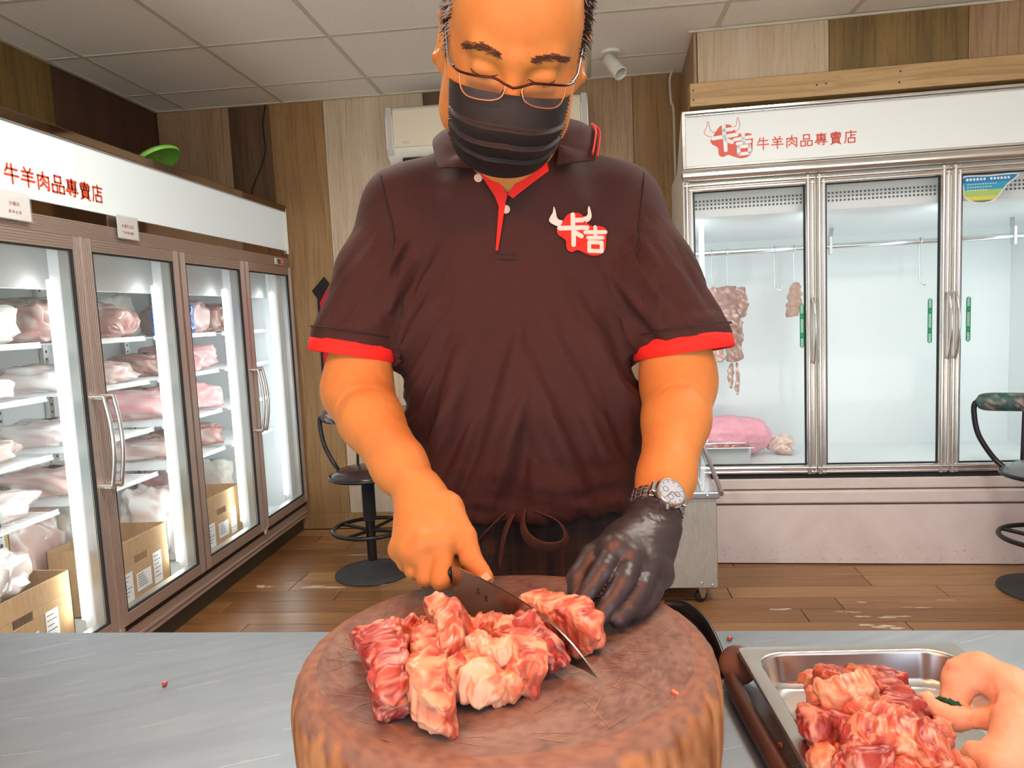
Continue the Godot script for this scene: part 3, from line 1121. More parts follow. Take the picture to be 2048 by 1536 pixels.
func make_freezer() -> void:
	var t := thing("display_freezer", "long bronze-framed freezer with glass doors and a white lettered sign along the left wall", "freezer", FZ)
	var L := DOOR_W * 4.0
	# shell
	var mb := MB.new()
	mb.box(Vector3(-0.70, 0.98, L * 0.5), Vector3(0.03, 1.86, L), 0.002)
	mb.box(Vector3(-0.36, 1.79, L * 0.5), Vector3(0.70, 0.36, L), 0.003)
	mb.box(Vector3(-0.36, 0.115, L * 0.5), Vector3(0.66, 0.07, L), 0.002)
	mb.box(Vector3(-0.36, 0.98, 0.012), Vector3(0.66, 1.8, 0.022), 0.002)
	mb.box(Vector3(-0.36, 0.98, L - 0.012), Vector3(0.66, 1.8, 0.022), 0.002)
	part(t, "cabinet", mb, std("cabinet_brown", rgb(120, 106, 100), 0.45, 0.4))
	mb = MB.new()
	mb.box(Vector3(-0.676, 0.88, L * 0.5), Vector3(0.012, 1.46, L - 0.05), 0.001)
	mb.box(Vector3(-0.36, 0.158, L * 0.5), Vector3(0.62, 0.012, L - 0.05), 0.001)
	mb.box(Vector3(-0.38, 1.60, L * 0.5), Vector3(0.60, 0.012, L - 0.05), 0.001)
	mb.box(Vector3(-0.36, 0.88, 0.03), Vector3(0.62, 1.46, 0.01), 0.001)
	mb.box(Vector3(-0.36, 0.88, L - 0.03), Vector3(0.62, 1.46, 0.01), 0.001)
	part(t, "liner", mb, mats["white_liner"])
	# white valance behind the top of the doors
	mb = MB.new()
	mb.box(Vector3(-0.14, 1.52, L * 0.5), Vector3(0.02, 0.16, L - 0.05), 0.003)
	part(t, "valance", mb, std("valance_grey", rgb(206, 204, 202), 0.5))
	# crown and sign
	mb = MB.new()
	mb.box(Vector3(-0.01, 1.962, L * 0.5), Vector3(0.05, 0.036, L), 0.004)
	part(t, "crown_strip", mb, mats["bronze_mirror"])
	mb = MB.new()
	mb.box(Vector3(-0.006, 1.83, L * 0.5), Vector3(0.02, 0.228, L - 0.012), 0.002)
	var sign_ := part(t, "sign_panel", mb, mats["sign_lightbox"], "white sign with orange lettering")
	var lt := MB.new()
	# x right along the face is towards the back wall: -z
	var face := Basis(Vector3(0, 0, -1), Vector3.UP, Vector3.RIGHT)
	letters(lt, "牛羊肉品專賣店", 0.062, 0.0675, 0.11, 0.0008, Transform3D(face, Vector3(0.0045, 1.815, 2.152)))
	part(sign_, "lettering", lt, mats["sign_red"])
	var rmk := MB.new()
	var wmk := MB.new()
	bull_mark(rmk, wmk, 0.17, Transform3D(face, Vector3(0.0045, 1.825, 2.272)), false)
	part(sign_, "bull_mark", rmk, mats["logo_red"])
	part(sign_, "bull_mark_signs", wmk, mats["sign_white"])
	mb = MB.new()
	mb.box(Vector3(0.002, 1.83, 0.004), Vector3(0.03, 0.27, 0.008), 0.002)
	part(t, "sign_end_cap", mb, mats["white_plastic"])
	mb = MB.new()
	mb.box(Vector3(-0.008, 1.694, L * 0.5), Vector3(0.02, 0.044, L), 0.001)
	part(t, "mirror_strip", mb, mats["bronze_mirror"])
	mb = MB.new()
	fluted(mb, Vector3(-0.01, 1.645, 0), Vector3(-0.01, 1.645, L), Vector3.RIGHT, 0.055, 0.016, 9)
	part(t, "header_rail", mb, mats["bronze"])
	# sill and plinth
	mb = MB.new()
	mb.box(Vector3(-0.02, 0.168, L * 0.5), Vector3(0.05, 0.02, L), 0.002)
	part(t, "door_track", mb, std("track_dark", rgb(52, 44, 40), 0.4, 0.6))
	mb = MB.new()
	fluted(mb, Vector3(-0.01, 0.140, 0), Vector3(-0.01, 0.140, L), Vector3.RIGHT, 0.034, 0.016, 4)
	mb.tube([Vector3(0.0, 0.114, 0), Vector3(0.0, 0.114, L)], 0.011, 12)
	mb.tube([Vector3(-0.004, 0.091, 0), Vector3(-0.004, 0.091, L)], 0.011, 12)
	part(t, "base_rail", mb, mats["bronze"])
	mb = MB.new()
	mb.box(Vector3(-0.33, 0.04, L * 0.5), Vector3(0.62, 0.08, L - 0.02), 0.002)
	part(t, "plinth", mb, std("plinth_dark", rgb(62, 56, 42), 0.6))
	# four doors; the handles of neighbours meet at every second joint
	for k in 4:
		var z0 := DOOR_W * k + 0.004
		var z1 := DOOR_W * (k + 1) - 0.004
		var y0 := 0.186
		var y1 := 1.614
		var fw := 0.046
		mb = MB.new()
		fluted(mb, Vector3(0, y0, z0 + fw * 0.5), Vector3(0, y1, z0 + fw * 0.5), Vector3.RIGHT, fw, 0.02, 5)
		fluted(mb, Vector3(0, y0, z1 - fw * 0.5), Vector3(0, y1, z1 - fw * 0.5), Vector3.RIGHT, fw, 0.02, 5)
		fluted(mb, Vector3(0, y1 - fw * 0.5, z0 + fw), Vector3(0, y1 - fw * 0.5, z1 - fw), Vector3.RIGHT, fw, 0.02, 5)
		fluted(mb, Vector3(0, y0 + fw * 0.5, z0 + fw), Vector3(0, y0 + fw * 0.5, z1 - fw), Vector3.RIGHT, fw, 0.02, 5)
		var zr := z0 if k % 2 == 1 else z1
		mb.tube([Vector3(0.014, y0, zr), Vector3(0.014, y1, zr)], 0.008, 10)
		var door := part(t, "door", mb, mats["bronze"])
		var gk := MB.new()
		for e in [[Vector3(0.012, (y0 + y1) * 0.5, z0 + fw + 0.003), Vector3(0.012, y1 - y0 - fw * 2, 0.006)], [Vector3(0.012, (y0 + y1) * 0.5, z1 - fw - 0.003), Vector3(0.012, y1 - y0 - fw * 2, 0.006)], [Vector3(0.012, y1 - fw - 0.003, (z0 + z1) * 0.5), Vector3(0.012, 0.006, z1 - z0 - fw * 2)], [Vector3(0.012, y0 + fw + 0.003, (z0 + z1) * 0.5), Vector3(0.012, 0.006, z1 - z0 - fw * 2)]]:
			gk.box(e[0], e[1], 0.001)
		part(door, "gasket", gk, mats["gasket"])
		var jm := MB.new()
		for e in [[Vector3(-0.02, (y0 + y1) * 0.5, z0 + fw - 0.004), Vector3(0.035, y1 - y0 - fw, 0.008)], [Vector3(-0.02, (y0 + y1) * 0.5, z1 - fw + 0.004), Vector3(0.035, y1 - y0 - fw, 0.008)], [Vector3(-0.02, y1 - fw + 0.004, (z0 + z1) * 0.5), Vector3(0.035, 0.008, z1 - z0 - fw * 2)], [Vector3(-0.02, y0 + fw - 0.004, (z0 + z1) * 0.5), Vector3(0.035, 0.008, z1 - z0 - fw * 2)]]:
			jm.box(e[0], e[1], 0.001)
		part(door, "glazing_bead", jm, mats["aluminium"])
		var gl := MB.new()
		gl.box(Vector3(0.006, (y0 + y1) * 0.5, (z0 + z1) * 0.5), Vector3(0.004, y1 - y0 - fw * 1.6, z1 - z0 - fw * 1.6), 0.0005)
		part(door, "glass_pane", gl, mats["door_glass"])
		# pull handle: two posts and a bowed bar
		var zh := z1 - 0.022 if k % 2 == 0 else z0 + 0.022
		if true:
			var hd := MB.new()
			var hy := 0.89
			for yy in [hy - 0.16, hy + 0.16]:
				hd.tube([Vector3(0.018, yy, zh), Vector3(0.062, yy, zh)], 0.011, 12)
			hd.tube(curve([Vector3(0.06, hy - 0.165, zh), Vector3(0.075, hy - 0.08, zh), Vector3(0.08, hy, zh), Vector3(0.075, hy + 0.08, zh), Vector3(0.06, hy + 0.165, zh)], 5), 0.0075, 10)
			part(door, "handle", hd, mats["chrome"])
		var hg := MB.new()
		hg.lathe(Vector3(0.02, y0 - 0.012, zr), [Vector2(0.0, 0.014), Vector2(0.011, 0.012), Vector2(0.012, -0.008), Vector2(0.0, -0.01)], 12)
		part(door, "hinge", hg, mats["chrome"])
	# inside: mullions with light strips, uprights, shelves
	for k in range(0, 5):
		var z := clampf(DOOR_W * k, 0.05, L - 0.05)
		mb = MB.new()
		mb.box(Vector3(-0.06, 0.88, z), Vector3(0.05, 1.44, 0.10), 0.008)
		part(t, "mullion", mb, mats["white_gloss"])
		for s in [-1, 1]:
			if (k == 0 and s == -1) or (k == 4 and s == 1):
				continue
			mb = MB.new()
			mb.box(Vector3(-0.078, 0.86, z + s * 0.056), Vector3(0.016, 1.22, 0.01), 0.003)
			part(t, "led_strip", mb, glow("led_strip_glow", Color(0.95, 1.0, 1.0), 7.0))
			area_light(t, Vector3(-0.09, 0.86, z + s * 0.064), Vector3(-0.75, 0, s * 0.66), Vector3.UP, Vector2(0.015, 1.2), Color(0.94, 1.0, 1.0), FREEZER_LED)
	for k in 9:
		var z := 0.06 + (L - 0.12) * k / 8.0
		mb = MB.new()
		mb.box(Vector3(-0.655, 0.88, z), Vector3(0.02, 1.4, 0.032), 0.002)
		var up := part(t, "upright", mb, mats["aluminium"])
		mb = MB.new()
		for i in 40:
			mb.box(Vector3(-0.6445, 0.22 + i * 0.034, z), Vector3(0.002, 0.012, 0.008), 0.0)
		part(up, "slots", mb, mats["gasket"]).set_meta("kind", "stuff")
		if k % 2 == 1:
			mb = MB.new()
			mb.box(Vector3(-0.19, 0.88, z), Vector3(0.018, 1.4, 0.03), 0.002)
			up = part(t, "upright", mb, mats["aluminium"])
			mb = MB.new()
			for i in 40:
				mb.box(Vector3(-0.1805, 0.22 + i * 0.034, z), Vector3(0.002, 0.012, 0.008), 0.0)
			part(up, "slots", mb, mats["gasket"]).set_meta("kind", "stuff")
	for y in SHELF_Y:
		for k in 4:
			var z0 := DOOR_W * k + 0.035
			var z1 := DOOR_W * (k + 1) - 0.035
			mb = MB.new()
			mb.tube([Vector3(-0.15, y, z0), Vector3(-0.15, y, z1)], 0.005, 8)
			mb.tube([Vector3(-0.62, y, z0), Vector3(-0.62, y, z1)], 0.005, 8)
			mb.box(Vector3(-0.15, y + 0.008, (z0 + z1) * 0.5), Vector3(0.003, 0.016, z1 - z0), 0.001)
			for i in 24:
				var z := lerpf(z0, z1, (i + 0.5) / 24.0)
				mb.box(Vector3(-0.385, y + 0.006, z), Vector3(0.47, 0.004, 0.004), 0.0)
			part(t, "wire_shelf", mb, mats["white_wire"])
	# ceiling fans of the evaporator behind round louvres
	for k in 4:
		mb = MB.new()
		var zc := DOOR_W * (k + 0.5)
		mb.box(Vector3(-0.42, 1.535, zc), Vector3(0.40, 0.05, 0.5), 0.02)
		var hs := part(t, "fan_housing", mb, mats["white_liner"])
		for j in 2:
			mb = MB.new()
			for r in 5:
				mb.tube(arc(Vector3(-0.36, 1.508, zc - 0.12 + 0.24 * j), Vector3(0.018 * (r + 1), 0, 0), Vector3(0, 0, 0.018 * (r + 1)), 0, 345, 20), 0.0028, 6, true)
			part(hs, "fan_louvre", mb, mats["aluminium"])
	# temperature display on the header
	mb = MB.new()
	mb.box(Vector3(0.012, 1.642, 0.16), Vector3(0.012, 0.04, 0.10), 0.004)
	var td := part(t, "temperature_display", mb, mats["white_plastic"])
	mb = MB.new()
	mb.box(Vector3(0.0185, 1.642, 0.155), Vector3(0.002, 0.026, 0.065), 0.001)
	part(td, "display_window", mb, std("lcd_green", rgb(84, 100, 66), 0.3))
	mb = MB.new()
	for i in 3:
		mb.box(Vector3(0.0198, 1.642, 0.14 - 0.009 * i), Vector3(0.001, 0.014, 0.006), 0.0)
	part(td, "display_digits", mb, glow("digits_glow", Color(1.0, 0.1, 0.06), 1.5))
	# price cards clipped under the sign
	price_card(FZ + Vector3(0.02, 1.682, 2.142), "沙朗片", "產地台灣", "white price card in a clear sleeve below the start of the freezer lettering")
	price_card(FZ + Vector3(0.02, 1.676, 1.578), "火鍋牛五花", "牛肉產地國", "white price card hanging from the freezer header near its middle door joint")
	# green lid on top of the freezer
	mb = MB.new()
	var bs := Basis(Vector3.BACK, 0.5)
	mb.lathe(Vector3.ZERO, [Vector2(0.0, 0.022), Vector2(0.06, 0.02), Vector2(0.10, 0.012), Vector2(0.112, 0.0), Vector2(0.108, -0.012)], 36, bs)
	var lid := thing("plastic_lid", "bright green round plastic lid lying on top of the freezer", "lid", Vector3(-1.89, 2.045, -3.20))
	part(lid, "disc", mb, mats["green_lid"])
	mb = MB.new()
	for i in 12:
		var a := TAU * i / 12
		mb.bar(bs * Vector3(cos(a) * 0.02, 0.0235, sin(a) * 0.02), bs * Vector3(cos(a) * 0.085, 0.019, sin(a) * 0.085), 0.006, 0.004)
	part(lid, "rib", mb, std("green_rib", rgb(104, 172, 60), 0.5))

func price_card(at: Vector3, top: String, low: String, label: String) -> void:
	var t := thing("price_card", label, "price card", at)
	var mb := MB.new()
	mb.box(Vector3.ZERO, Vector3(0.003, 0.085, 0.128), 0.001)
	part(t, "paper", mb, mats["card"])
	mb = MB.new()
	var face := Basis(Vector3(0, 0, -1), Vector3.UP, Vector3.RIGHT)
	letters(mb, top, 0.0135, 0.0155, 0.1, 0.0005, Transform3D(face, Vector3(0.0016, 0.012, 0.0078 * top.length())))
	letters(mb, low, 0.0105, 0.0135, 0.1, 0.0005, Transform3D(face, Vector3(0.0016, -0.014, 0.0068 * low.length())))
	part(t, "lettering", mb, mats["card_ink"])
	mb = MB.new()
	mb.box(Vector3(0.0025, 0, 0), Vector3(0.001, 0.092, 0.136), 0.0003)
	part(t, "clear_sleeve", mb, pane("sleeve", rgb(236, 240, 242), 0.12))

# lumpy plastic bag or pack: rounded box pushed about by noise; colours mixed by noise
func lump(size: Vector3, seed_: int, cols: Array, rough := 0.16, freq := 14.0, squash := 0.5, nu := 30, nv := 18) -> MB:
	var mb := MB.new()
	mb.use_color = true
	var n1 := noise(seed_, freq, 4)
	var n2 := noise(seed_ + 3, freq * 2.2, 4)
	var rows := []
	var cc := []
	for j in nv + 1:
		var b := -PI / 2 + PI * j / nv
		var row := []
		var cr := []
		for i in nu:
			var a := TAU * i / nu
			var cb := signf(cos(b)) * pow(absf(cos(b)), squash)
			var d := Vector3(signf(cos(a)) * pow(absf(cos(a)), squash) * cb, signf(sin(b)) * pow(absf(sin(b)), squash), signf(sin(a)) * pow(absf(sin(a)), squash) * cb)
			var p := Vector3(d.x * size.x, d.y * size.y, d.z * size.z) * 0.5
			var k := 1.0 + n1.get_noise_3dv(p) * rough * 2.0
			p *= k
			if p.y < -size.y * 0.5:
				p.y = -size.y * 0.5
			row.push_back(p)
			var m := clampf(n2.get_noise_3dv(p) * 1.6 + 0.5, 0.0, 1.0)
			var ca: Color = cols[0]
			var c2: Color = cols[1]
			var col := ca.lerp(c2, m)
			if cols.size() > 2:
				col = col.lerp(cols[2], clampf((n1.get_noise_3dv(p * 2.0 + Vector3(4, 4, 4)) - 0.1) * 3.0, 0.0, 1.0))
			cr.push_back(col)
		rows.push_back(row)
		cc.push_back(cr)
	mb.sheet(rows, true, false, cc)
	# normals outwards
	var ok := 0.0
	for i in range(0, mb.v.size(), 7):
		ok += mb.n[i].dot(mb.v[i])
	if ok < 0.0:
		for i in mb.n.size():
			mb.n[i] = -mb.n[i]
	return mb

func carton(at: Vector3, size: Vector3, turn: float, label: String) -> void:
	# open cardboard box with hand hole and shipping labels on the side that faces the door (+x)
	var t := thing("cardboard_box", label, "box", at, turn)
	var th := 0.006
	var h := size.y
	var mb := MB.new()
	mb.box(Vector3(0, th * 0.5, 0), Vector3(size.x, th, size.z), 0.001)
	mb.box(Vector3(-size.x * 0.5 + th * 0.5, h * 0.5, 0), Vector3(th, h, size.z), 0.001)
	mb.box(Vector3(0, h * 0.5, -size.z * 0.5 + th * 0.5), Vector3(size.x, h, th), 0.001)
	mb.box(Vector3(0, h * 0.5, size.z * 0.5 - th * 0.5), Vector3(size.x, h, th), 0.001)
	# front wall round an oval hand hole
	var x := size.x * 0.5
	var hw := 0.09
	var hh := 0.032
	var yh := h * 0.66
	mb.box(Vector3(x - th * 0.5, (yh - hh * 0.5) * 0.5, 0), Vector3(th, yh - hh * 0.5, size.z), 0.001)
	mb.box(Vector3(x - th * 0.5, (yh + hh * 0.5 + h) * 0.5, 0), Vector3(th, h - yh - hh * 0.5, size.z), 0.001)
	for s in [-1, 1]:
		mb.box(Vector3(x - th * 0.5, yh, s * (hw * 0.5 + size.z * 0.5) * 0.5), Vector3(th, hh, size.z * 0.5 - hw * 0.5), 0.001)
	part(t, "carton", mb, mats["cardboard"])
	var n := 0
	for s in [[-0.28, 0.30, 0.09, 0.12], [0.02, 0.30, 0.10, 0.075], [0.27, 0.36, 0.06, 0.14]]:
		mb = MB.new()
		var ctr := Vector3(x + 0.0008, h * s[1], -s[0] * size.z)
		mb.box(ctr, Vector3(0.001, minf(s[3], h * 0.5), s[2]), 0.0003)
		var lb := part(t, "shipping_label", mb, mats["card"])
		mb = MB.new()
		var hh2 := minf(s[3], h * 0.5)
		for i in 6:
			var w: float = s[2] * (0.35 + 0.45 * fmod(0.37 * (i + 1) * (n + 2), 1.0))
			mb.box(ctr + Vector3(0.0008, hh2 * (0.38 - 0.13 * i), (s[2] * 0.42 - w * 0.5)), Vector3(0.0004, 0.003, w), 0.0)
		part(lb, "print", mb, std("label_ink", rgb(96, 96, 100), 0.7))
		n += 1

const RAW := [Color(0.32, 0.10, 0.09), Color(0.52, 0.30, 0.26), Color(0.72, 0.62, 0.58)]
const PALE := [Color(0.72, 0.55, 0.50), Color(0.62, 0.36, 0.33), Color(0.85, 0.82, 0.80)]
const FROST := [Color(0.78, 0.76, 0.75), Color(0.66, 0.48, 0.45), Color(0.9, 0.92, 0.92)]
const BLUE := [Color(0.02, 0.12, 0.55), Color(0.03, 0.17, 0.68), Color(0.05, 0.22, 0.75)]
const PINKS := [Color(0.80, 0.36, 0.38), Color(0.80, 0.52, 0.52), Color(0.88, 0.74, 0.72)]
const CREAM := [Color(0.80, 0.74, 0.64), Color(0.86, 0.84, 0.80), Color(0.72, 0.6, 0.5)]

func make_freezer_goods() -> void:
	# [shelf (-1 is the bottom), z along the freezer, size, palette, label, x]
	var goods := [
		[3, 2.02, Vector3(0.36, 0.15, 0.34), CREAM, "cream-coloured bag of frozen cuts on the top shelf by the first door"],
		[3, 1.62, Vector3(0.38, 0.17, 0.30), RAW, "large dark red slab of frozen meat on the top shelf"],
		[3, 1.32, Vector3(0.36, 0.15, 0.22), RAW, "brown-red frozen meat beside the dark slab on the top shelf"],
		[3, 0.93, Vector3(0.20, 0.20, 0.22), CREAM, "beige bag behind the blue bag on the top shelf", -0.52],
		[3, 0.84, Vector3(0.18, 0.15, 0.20), BLUE, "bright blue plastic bag on the top freezer shelf", -0.26],
		[3, 0.58, Vector3(0.34, 0.17, 0.20), PALE, "pale bag of mixed cuts on the top shelf by the blue bag"],
		[3, 0.34, Vector3(0.34, 0.16, 0.22), RAW, "dark red bag on the top shelf by the end door"],
		[2, 2.08, Vector3(0.36, 0.08, 0.34), FROST, "flat frosted pack on the second shelf by the first door"],
		[2, 1.62, Vector3(0.36, 0.10, 0.30), FROST, "clear crumpled bag on the second shelf behind the handle"],
		[2, 1.32, Vector3(0.34, 0.09, 0.22), PALE, "pale pink pack on the second shelf beside the crumpled bag"],
		[2, 0.92, Vector3(0.34, 0.11, 0.24), RAW, "red and clear pack on the second shelf below the blue bag"],
		[2, 0.62, Vector3(0.34, 0.13, 0.22), PINKS, "bright pink tray pack on the second shelf"],
		[1, 2.06, Vector3(0.36, 0.07, 0.34), PALE, "thin pale pack on the third shelf by the first door"],
		[1, 1.58, Vector3(0.36, 0.09, 0.30), FROST, "frosted clear bag on the third shelf"],
		[1, 0.90, Vector3(0.34, 0.15, 0.30), PINKS, "tall pink bag on the third shelf under the red pack"],
		[1, 0.58, Vector3(0.34, 0.14, 0.22), PINKS, "second pink bag further along the third shelf"],
		[0, 2.04, Vector3(0.36, 0.09, 0.36), FROST, "frosted flat bag on the lowest wire shelf by the first door"],
		[0, 1.58, Vector3(0.36, 0.10, 0.32), PALE, "thin stack of pink slices on the lowest wire shelf"],
		[0, 0.90, Vector3(0.34, 0.10, 0.28), PALE, "pale pack on the lowest wire shelf below the pink bag"],
		[0, 0.58, Vector3(0.34, 0.11, 0.24), RAW, "red pack on the lowest wire shelf by the far joint"],
		[-1, 1.63, Vector3(0.20, 0.42, 0.26), PALE, "tall pink bag of bones standing behind the middle carton", -0.52],
		[-1, 1.33, Vector3(0.20, 0.40, 0.24), CREAM, "white sack standing at the back of the freezer floor", -0.52],
		[-1, 1.02, Vector3(0.26, 0.36, 0.22), FROST, "white plastic sack leaning out of the far carton", -0.34],
		[-1, 0.62, Vector3(0.20, 0.40, 0.26), PINKS, "pink bag standing on the freezer floor behind the far carton", -0.52],
		[-1, 2.16, Vector3(0.24, 0.16, 0.28), FROST, "white bag bulging out of the nearest carton", -0.24, 0.42],
		[-1, 0.30, Vector3(0.24, 0.10, 0.24), PINKS, "small pink parcel on the freezer floor at the end door", -0.35],
		[-1, 0.14, Vector3(0.2, 0.3, 0.14), CREAM, "pale sack in the end corner of the freezer floor", -0.5],
	]
	var k := 0
	for g in goods:
		var sz: Vector3 = g[2]
		var mb := lump(sz, 200 + k * 5, g[3], 0.2, 9.0, 0.55)
		var y: float = 0.166 if g[0] < 0 else SHELF_Y[g[0]] + 0.009
		if g.size() > 6:
			y = g[6]
		var x: float = g[5] if g.size() > 5 else -0.39
		solo("meat_bag", mb, mats["bagged"], g[4], "bag", Transform3D(Basis(Vector3.UP, (k % 5) * 0.12 - 0.2), FZ + Vector3(x, y + sz.y * 0.5, g[1])), "bags in the freezer")
		k += 1
	carton(FZ + Vector3(-0.25, 0.166, 2.13), Vector3(0.26, 0.27, 0.46), 0.0, "open cardboard box holding a bulging white bag behind the first freezer door")
	carton(FZ + Vector3(-0.24, 0.166, 1.50), Vector3(0.26, 0.27, 0.40), 0.0, "open cardboard box with white labels behind the door with the long handle")
	carton(FZ + Vector3(-0.25, 0.166, 0.80), Vector3(0.26, 0.27, 0.44), 0.0, "open cardboard box with one framed label behind the third freezer door")
	carton(FZ + Vector3(-0.52, 0.166, 2.0), Vector3(0.22, 0.40, 0.36), 0.0, "taller dark cardboard box at the back behind the nearest carton")

# ---------------------------------------------------------------- upright fridge with three chrome doors
const FR := Vector3(0.498, 0, -3.564)
const FR_TURN := -2.7
const FR_W := 1.79

func chrome_frame(mb: MB, x0: float, x1: float, y0: float, y1: float, w: float) -> void:
	# moulded frame: a flat inner band, a groove and a half-round outer bead
	for e in [[Vector3(x0 + w * 0.5, y0, 0), Vector3(x0 + w * 0.5, y1, 0), Vector3.RIGHT], [Vector3(x1 - w * 0.5, y0, 0), Vector3(x1 - w * 0.5, y1, 0), Vector3.RIGHT], [Vector3(x0, y0 + w * 0.5, 0), Vector3(x1, y0 + w * 0.5, 0), Vector3.UP], [Vector3(x0, y1 - w * 0.5, 0), Vector3(x1, y1 - w * 0.5, 0), Vector3.UP]]:
		var a: Vector3 = e[0]
		var b: Vector3 = e[1]
		var s: Vector3 = e[2]
		var t := (b - a).normalized()
		var poly := PackedVector2Array([Vector2(-w * 0.5, -0.02)])
		for i in 7:
			var an := PI - PI * i / 6.0
			poly.push_back(Vector2(-w * 0.22 + cos(an) * w * 0.27, 0.004 + sin(an) * 0.013))
		for i in 5:
			var an := PI - PI * i / 4.0
			poly.push_back(Vector2(w * 0.28 + cos(an) * w * 0.2, 0.003 + sin(an) * 0.007))
		poly.push_back(Vector2(w * 0.5, -0.02))
		var side := s
		if t.cross(Vector3.BACK).dot(s) < 0.0:
			side = -s
		mb.prism(poly, (b - a).length(), Transform3D(Basis(side, Vector3.BACK, side.cross(Vector3.BACK)), a if side.cross(Vector3.BACK).dot(t) > 0 else b), 0.6)

func make_fridge() -> void:
	var t := thing("upright_fridge", "tall white fridge with chrome-framed glass doors under a white sign with a red bull mark", "fridge", FR, deg_to_rad(FR_TURN))
	var W := FR_W
	# shell: side panels with a cut upper corner, back, top, floor
	var mb := MB.new()
	for x in [0.0, W - 0.03]:
		var poly := PackedVector2Array([Vector2(0, 0.0), Vector2(0, 2.175), Vector2(-0.02, 2.175), Vector2(-0.30, 1.95), Vector2(-0.68, 1.95), Vector2(-0.68, 0.0)])
		mb.prism(poly, 0.03, Transform3D(Basis(Vector3(0, 0, 1), Vector3.UP, Vector3(-1, 0, 0)), Vector3(x + 0.03, 0, 0)))
	mb.box(Vector3(W * 0.5, 1.1, -0.665), Vector3(W - 0.06, 1.7, 0.03), 0.001)
	mb.box(Vector3(W * 0.5, 1.93, -0.34), Vector3(W - 0.06, 0.03, 0.66), 0.001)
	part(t, "cabinet", mb, std("fridge_white", rgb(226, 222, 214), 0.4))
	mb = MB.new()
	mb.box(Vector3(W * 0.5, 1.15, -0.645), Vector3(W - 0.064, 1.5, 0.01), 0.001)
	mb.box(Vector3(0.038, 1.15, -0.34), Vector3(0.012, 1.5, 0.6), 0.001)
	mb.box(Vector3(W - 0.038, 1.15, -0.34), Vector3(0.012, 1.5, 0.6), 0.001)
	mb.box(Vector3(W * 0.5, 0.455, -0.34), Vector3(W - 0.064, 0.03, 0.62), 0.001)
	mb.box(Vector3(W * 0.5, 1.87, -0.34), Vector3(W - 0.064, 0.03, 0.62), 0.001)
	part(t, "liner", mb, mats["white_liner"])
	# sloping air duct under the top, with a grille of square holes at its front
	mb = MB.new()
	mb.prism(PackedVector2Array([Vector2(-0.10, 1.855), Vector2(-0.10, 1.70), Vector2(-0.16, 1.68), Vector2(-0.60, 1.62), Vector2(-0.64, 1.62), Vector2(-0.64, 1.855)]), W - 0.08, Transform3D(Basis(Vector3(0, 0, 1), Vector3.UP, Vector3(-1, 0, 0)), Vector3(W - 0.04, 0, 0)))
	var duct := part(t, "air_duct", mb, mats["white_gloss"])
	mb = MB.new()
	for i in 92:
		for j in 3:
			mb.box(Vector3(0.07 + i * 0.018, 1.742 + j * 0.0175, -0.0992), Vector3(0.0095, 0.0095, 0.002), 0.0)
	part(duct, "grille_holes", mb, std("hole_dark", rgb(64, 70, 70), 0.8))
	# base panels
	mb = MB.new()
	mb.box(Vector3(W * 0.5, 0.15, -0.02), Vector3(W, 0.29, 0.03), 0.002)
	var base := part(t, "base_panel", mb, mats["base_panel"])
	var rng := RandomNumberGenerator.new()
	rng.seed = 9
	mb = MB.new()
	for i in 220:
		var x := rng.randf() * (W - 0.16) + 0.14
		var y := 0.02 + pow(rng.randf(), 1.8) * 0.10 * (1.3 if absf(fmod(x, 0.45) - 0.2) < 0.1 else 0.7)
		var a := rng.randf_range(-0.5, 1.9)
		var l := rng.randf_range(0.002, 0.012)
		mb.stroke(PackedVector2Array([Vector2(x, y), Vector2(x + cos(a) * l, y + sin(a) * l * 0.6)]), rng.randf_range(0.0008, 0.002), 0.0003, Transform3D(Basis.IDENTITY, Vector3(0, 0, -0.005)))
	var sc := part(base, "scuff_marks", mb, std("scuff_grey", rgb(150, 142, 136), 0.7))
	sc.set_meta("kind", "stuff")
	mb = MB.new()
	mb.box(Vector3(W * 0.5, 0.335, -0.012), Vector3(W, 0.066, 0.04), 0.012)
	mb.box(Vector3(W * 0.5, 0.40, -0.018), Vector3(W, 0.055, 0.035), 0.008)
	part(t, "base_moulding", mb, mats["base_panel"])
	mb = MB.new()
	mb.box(Vector3(W * 0.5, 0.438, -0.02), Vector3(W, 0.018, 0.03), 0.001)
	part(t, "base_gap", mb, mats["gasket"])
	# sign
	mb = MB.new()
	mb.box(Vector3(W * 0.5, 2.045, -0.004), Vector3(W - 0.03, 0.236, 0.012), 0.001)
	var sign_ := part(t, "sign_panel", mb, mats["sign_white"], "white sign with a red bull mark and red lettering")
	var rmk := MB.new()
	var wmk := MB.new()
	var at := Transform3D(Basis.IDENTITY, Vector3(0.212, 2.042, 0.0022))
	bull_mark(rmk, wmk, 0.185, at, false)
	part(sign_, "bull_mark", rmk, mats["logo_red"])
	part(sign_, "bull_mark_signs", wmk, mats["sign_white"])
	mb = MB.new()
	letters(mb, "牛羊肉品專賣店", 0.056, 0.064, 0.10, 0.0008, Transform3D(Basis.IDENTITY, Vector3(0.338, 2.036, 0.0022)))
	part(sign_, "lettering", mb, mats["logo_red"])
	mb = MB.new()
	for e in [[Vector3(W * 0.5, 2.172, 0.0), Vector3(W, 0.016, 0.026)], [Vector3(W * 0.5, 2.157, 0.004), Vector3(W - 0.02, 0.008, 0.022)], [Vector3(0.008, 2.045, 0.0), Vector3(0.016, 0.26, 0.026)], [Vector3(W - 0.008, 2.045, 0.0), Vector3(0.016, 0.26, 0.026)], [Vector3(W * 0.5, 1.922, 0.0), Vector3(W, 0.012, 0.026)]]:
		mb.box(e[0], e[1], 0.004)
	part(t, "sign_frame", mb, mats["chrome"])
	mb = MB.new()
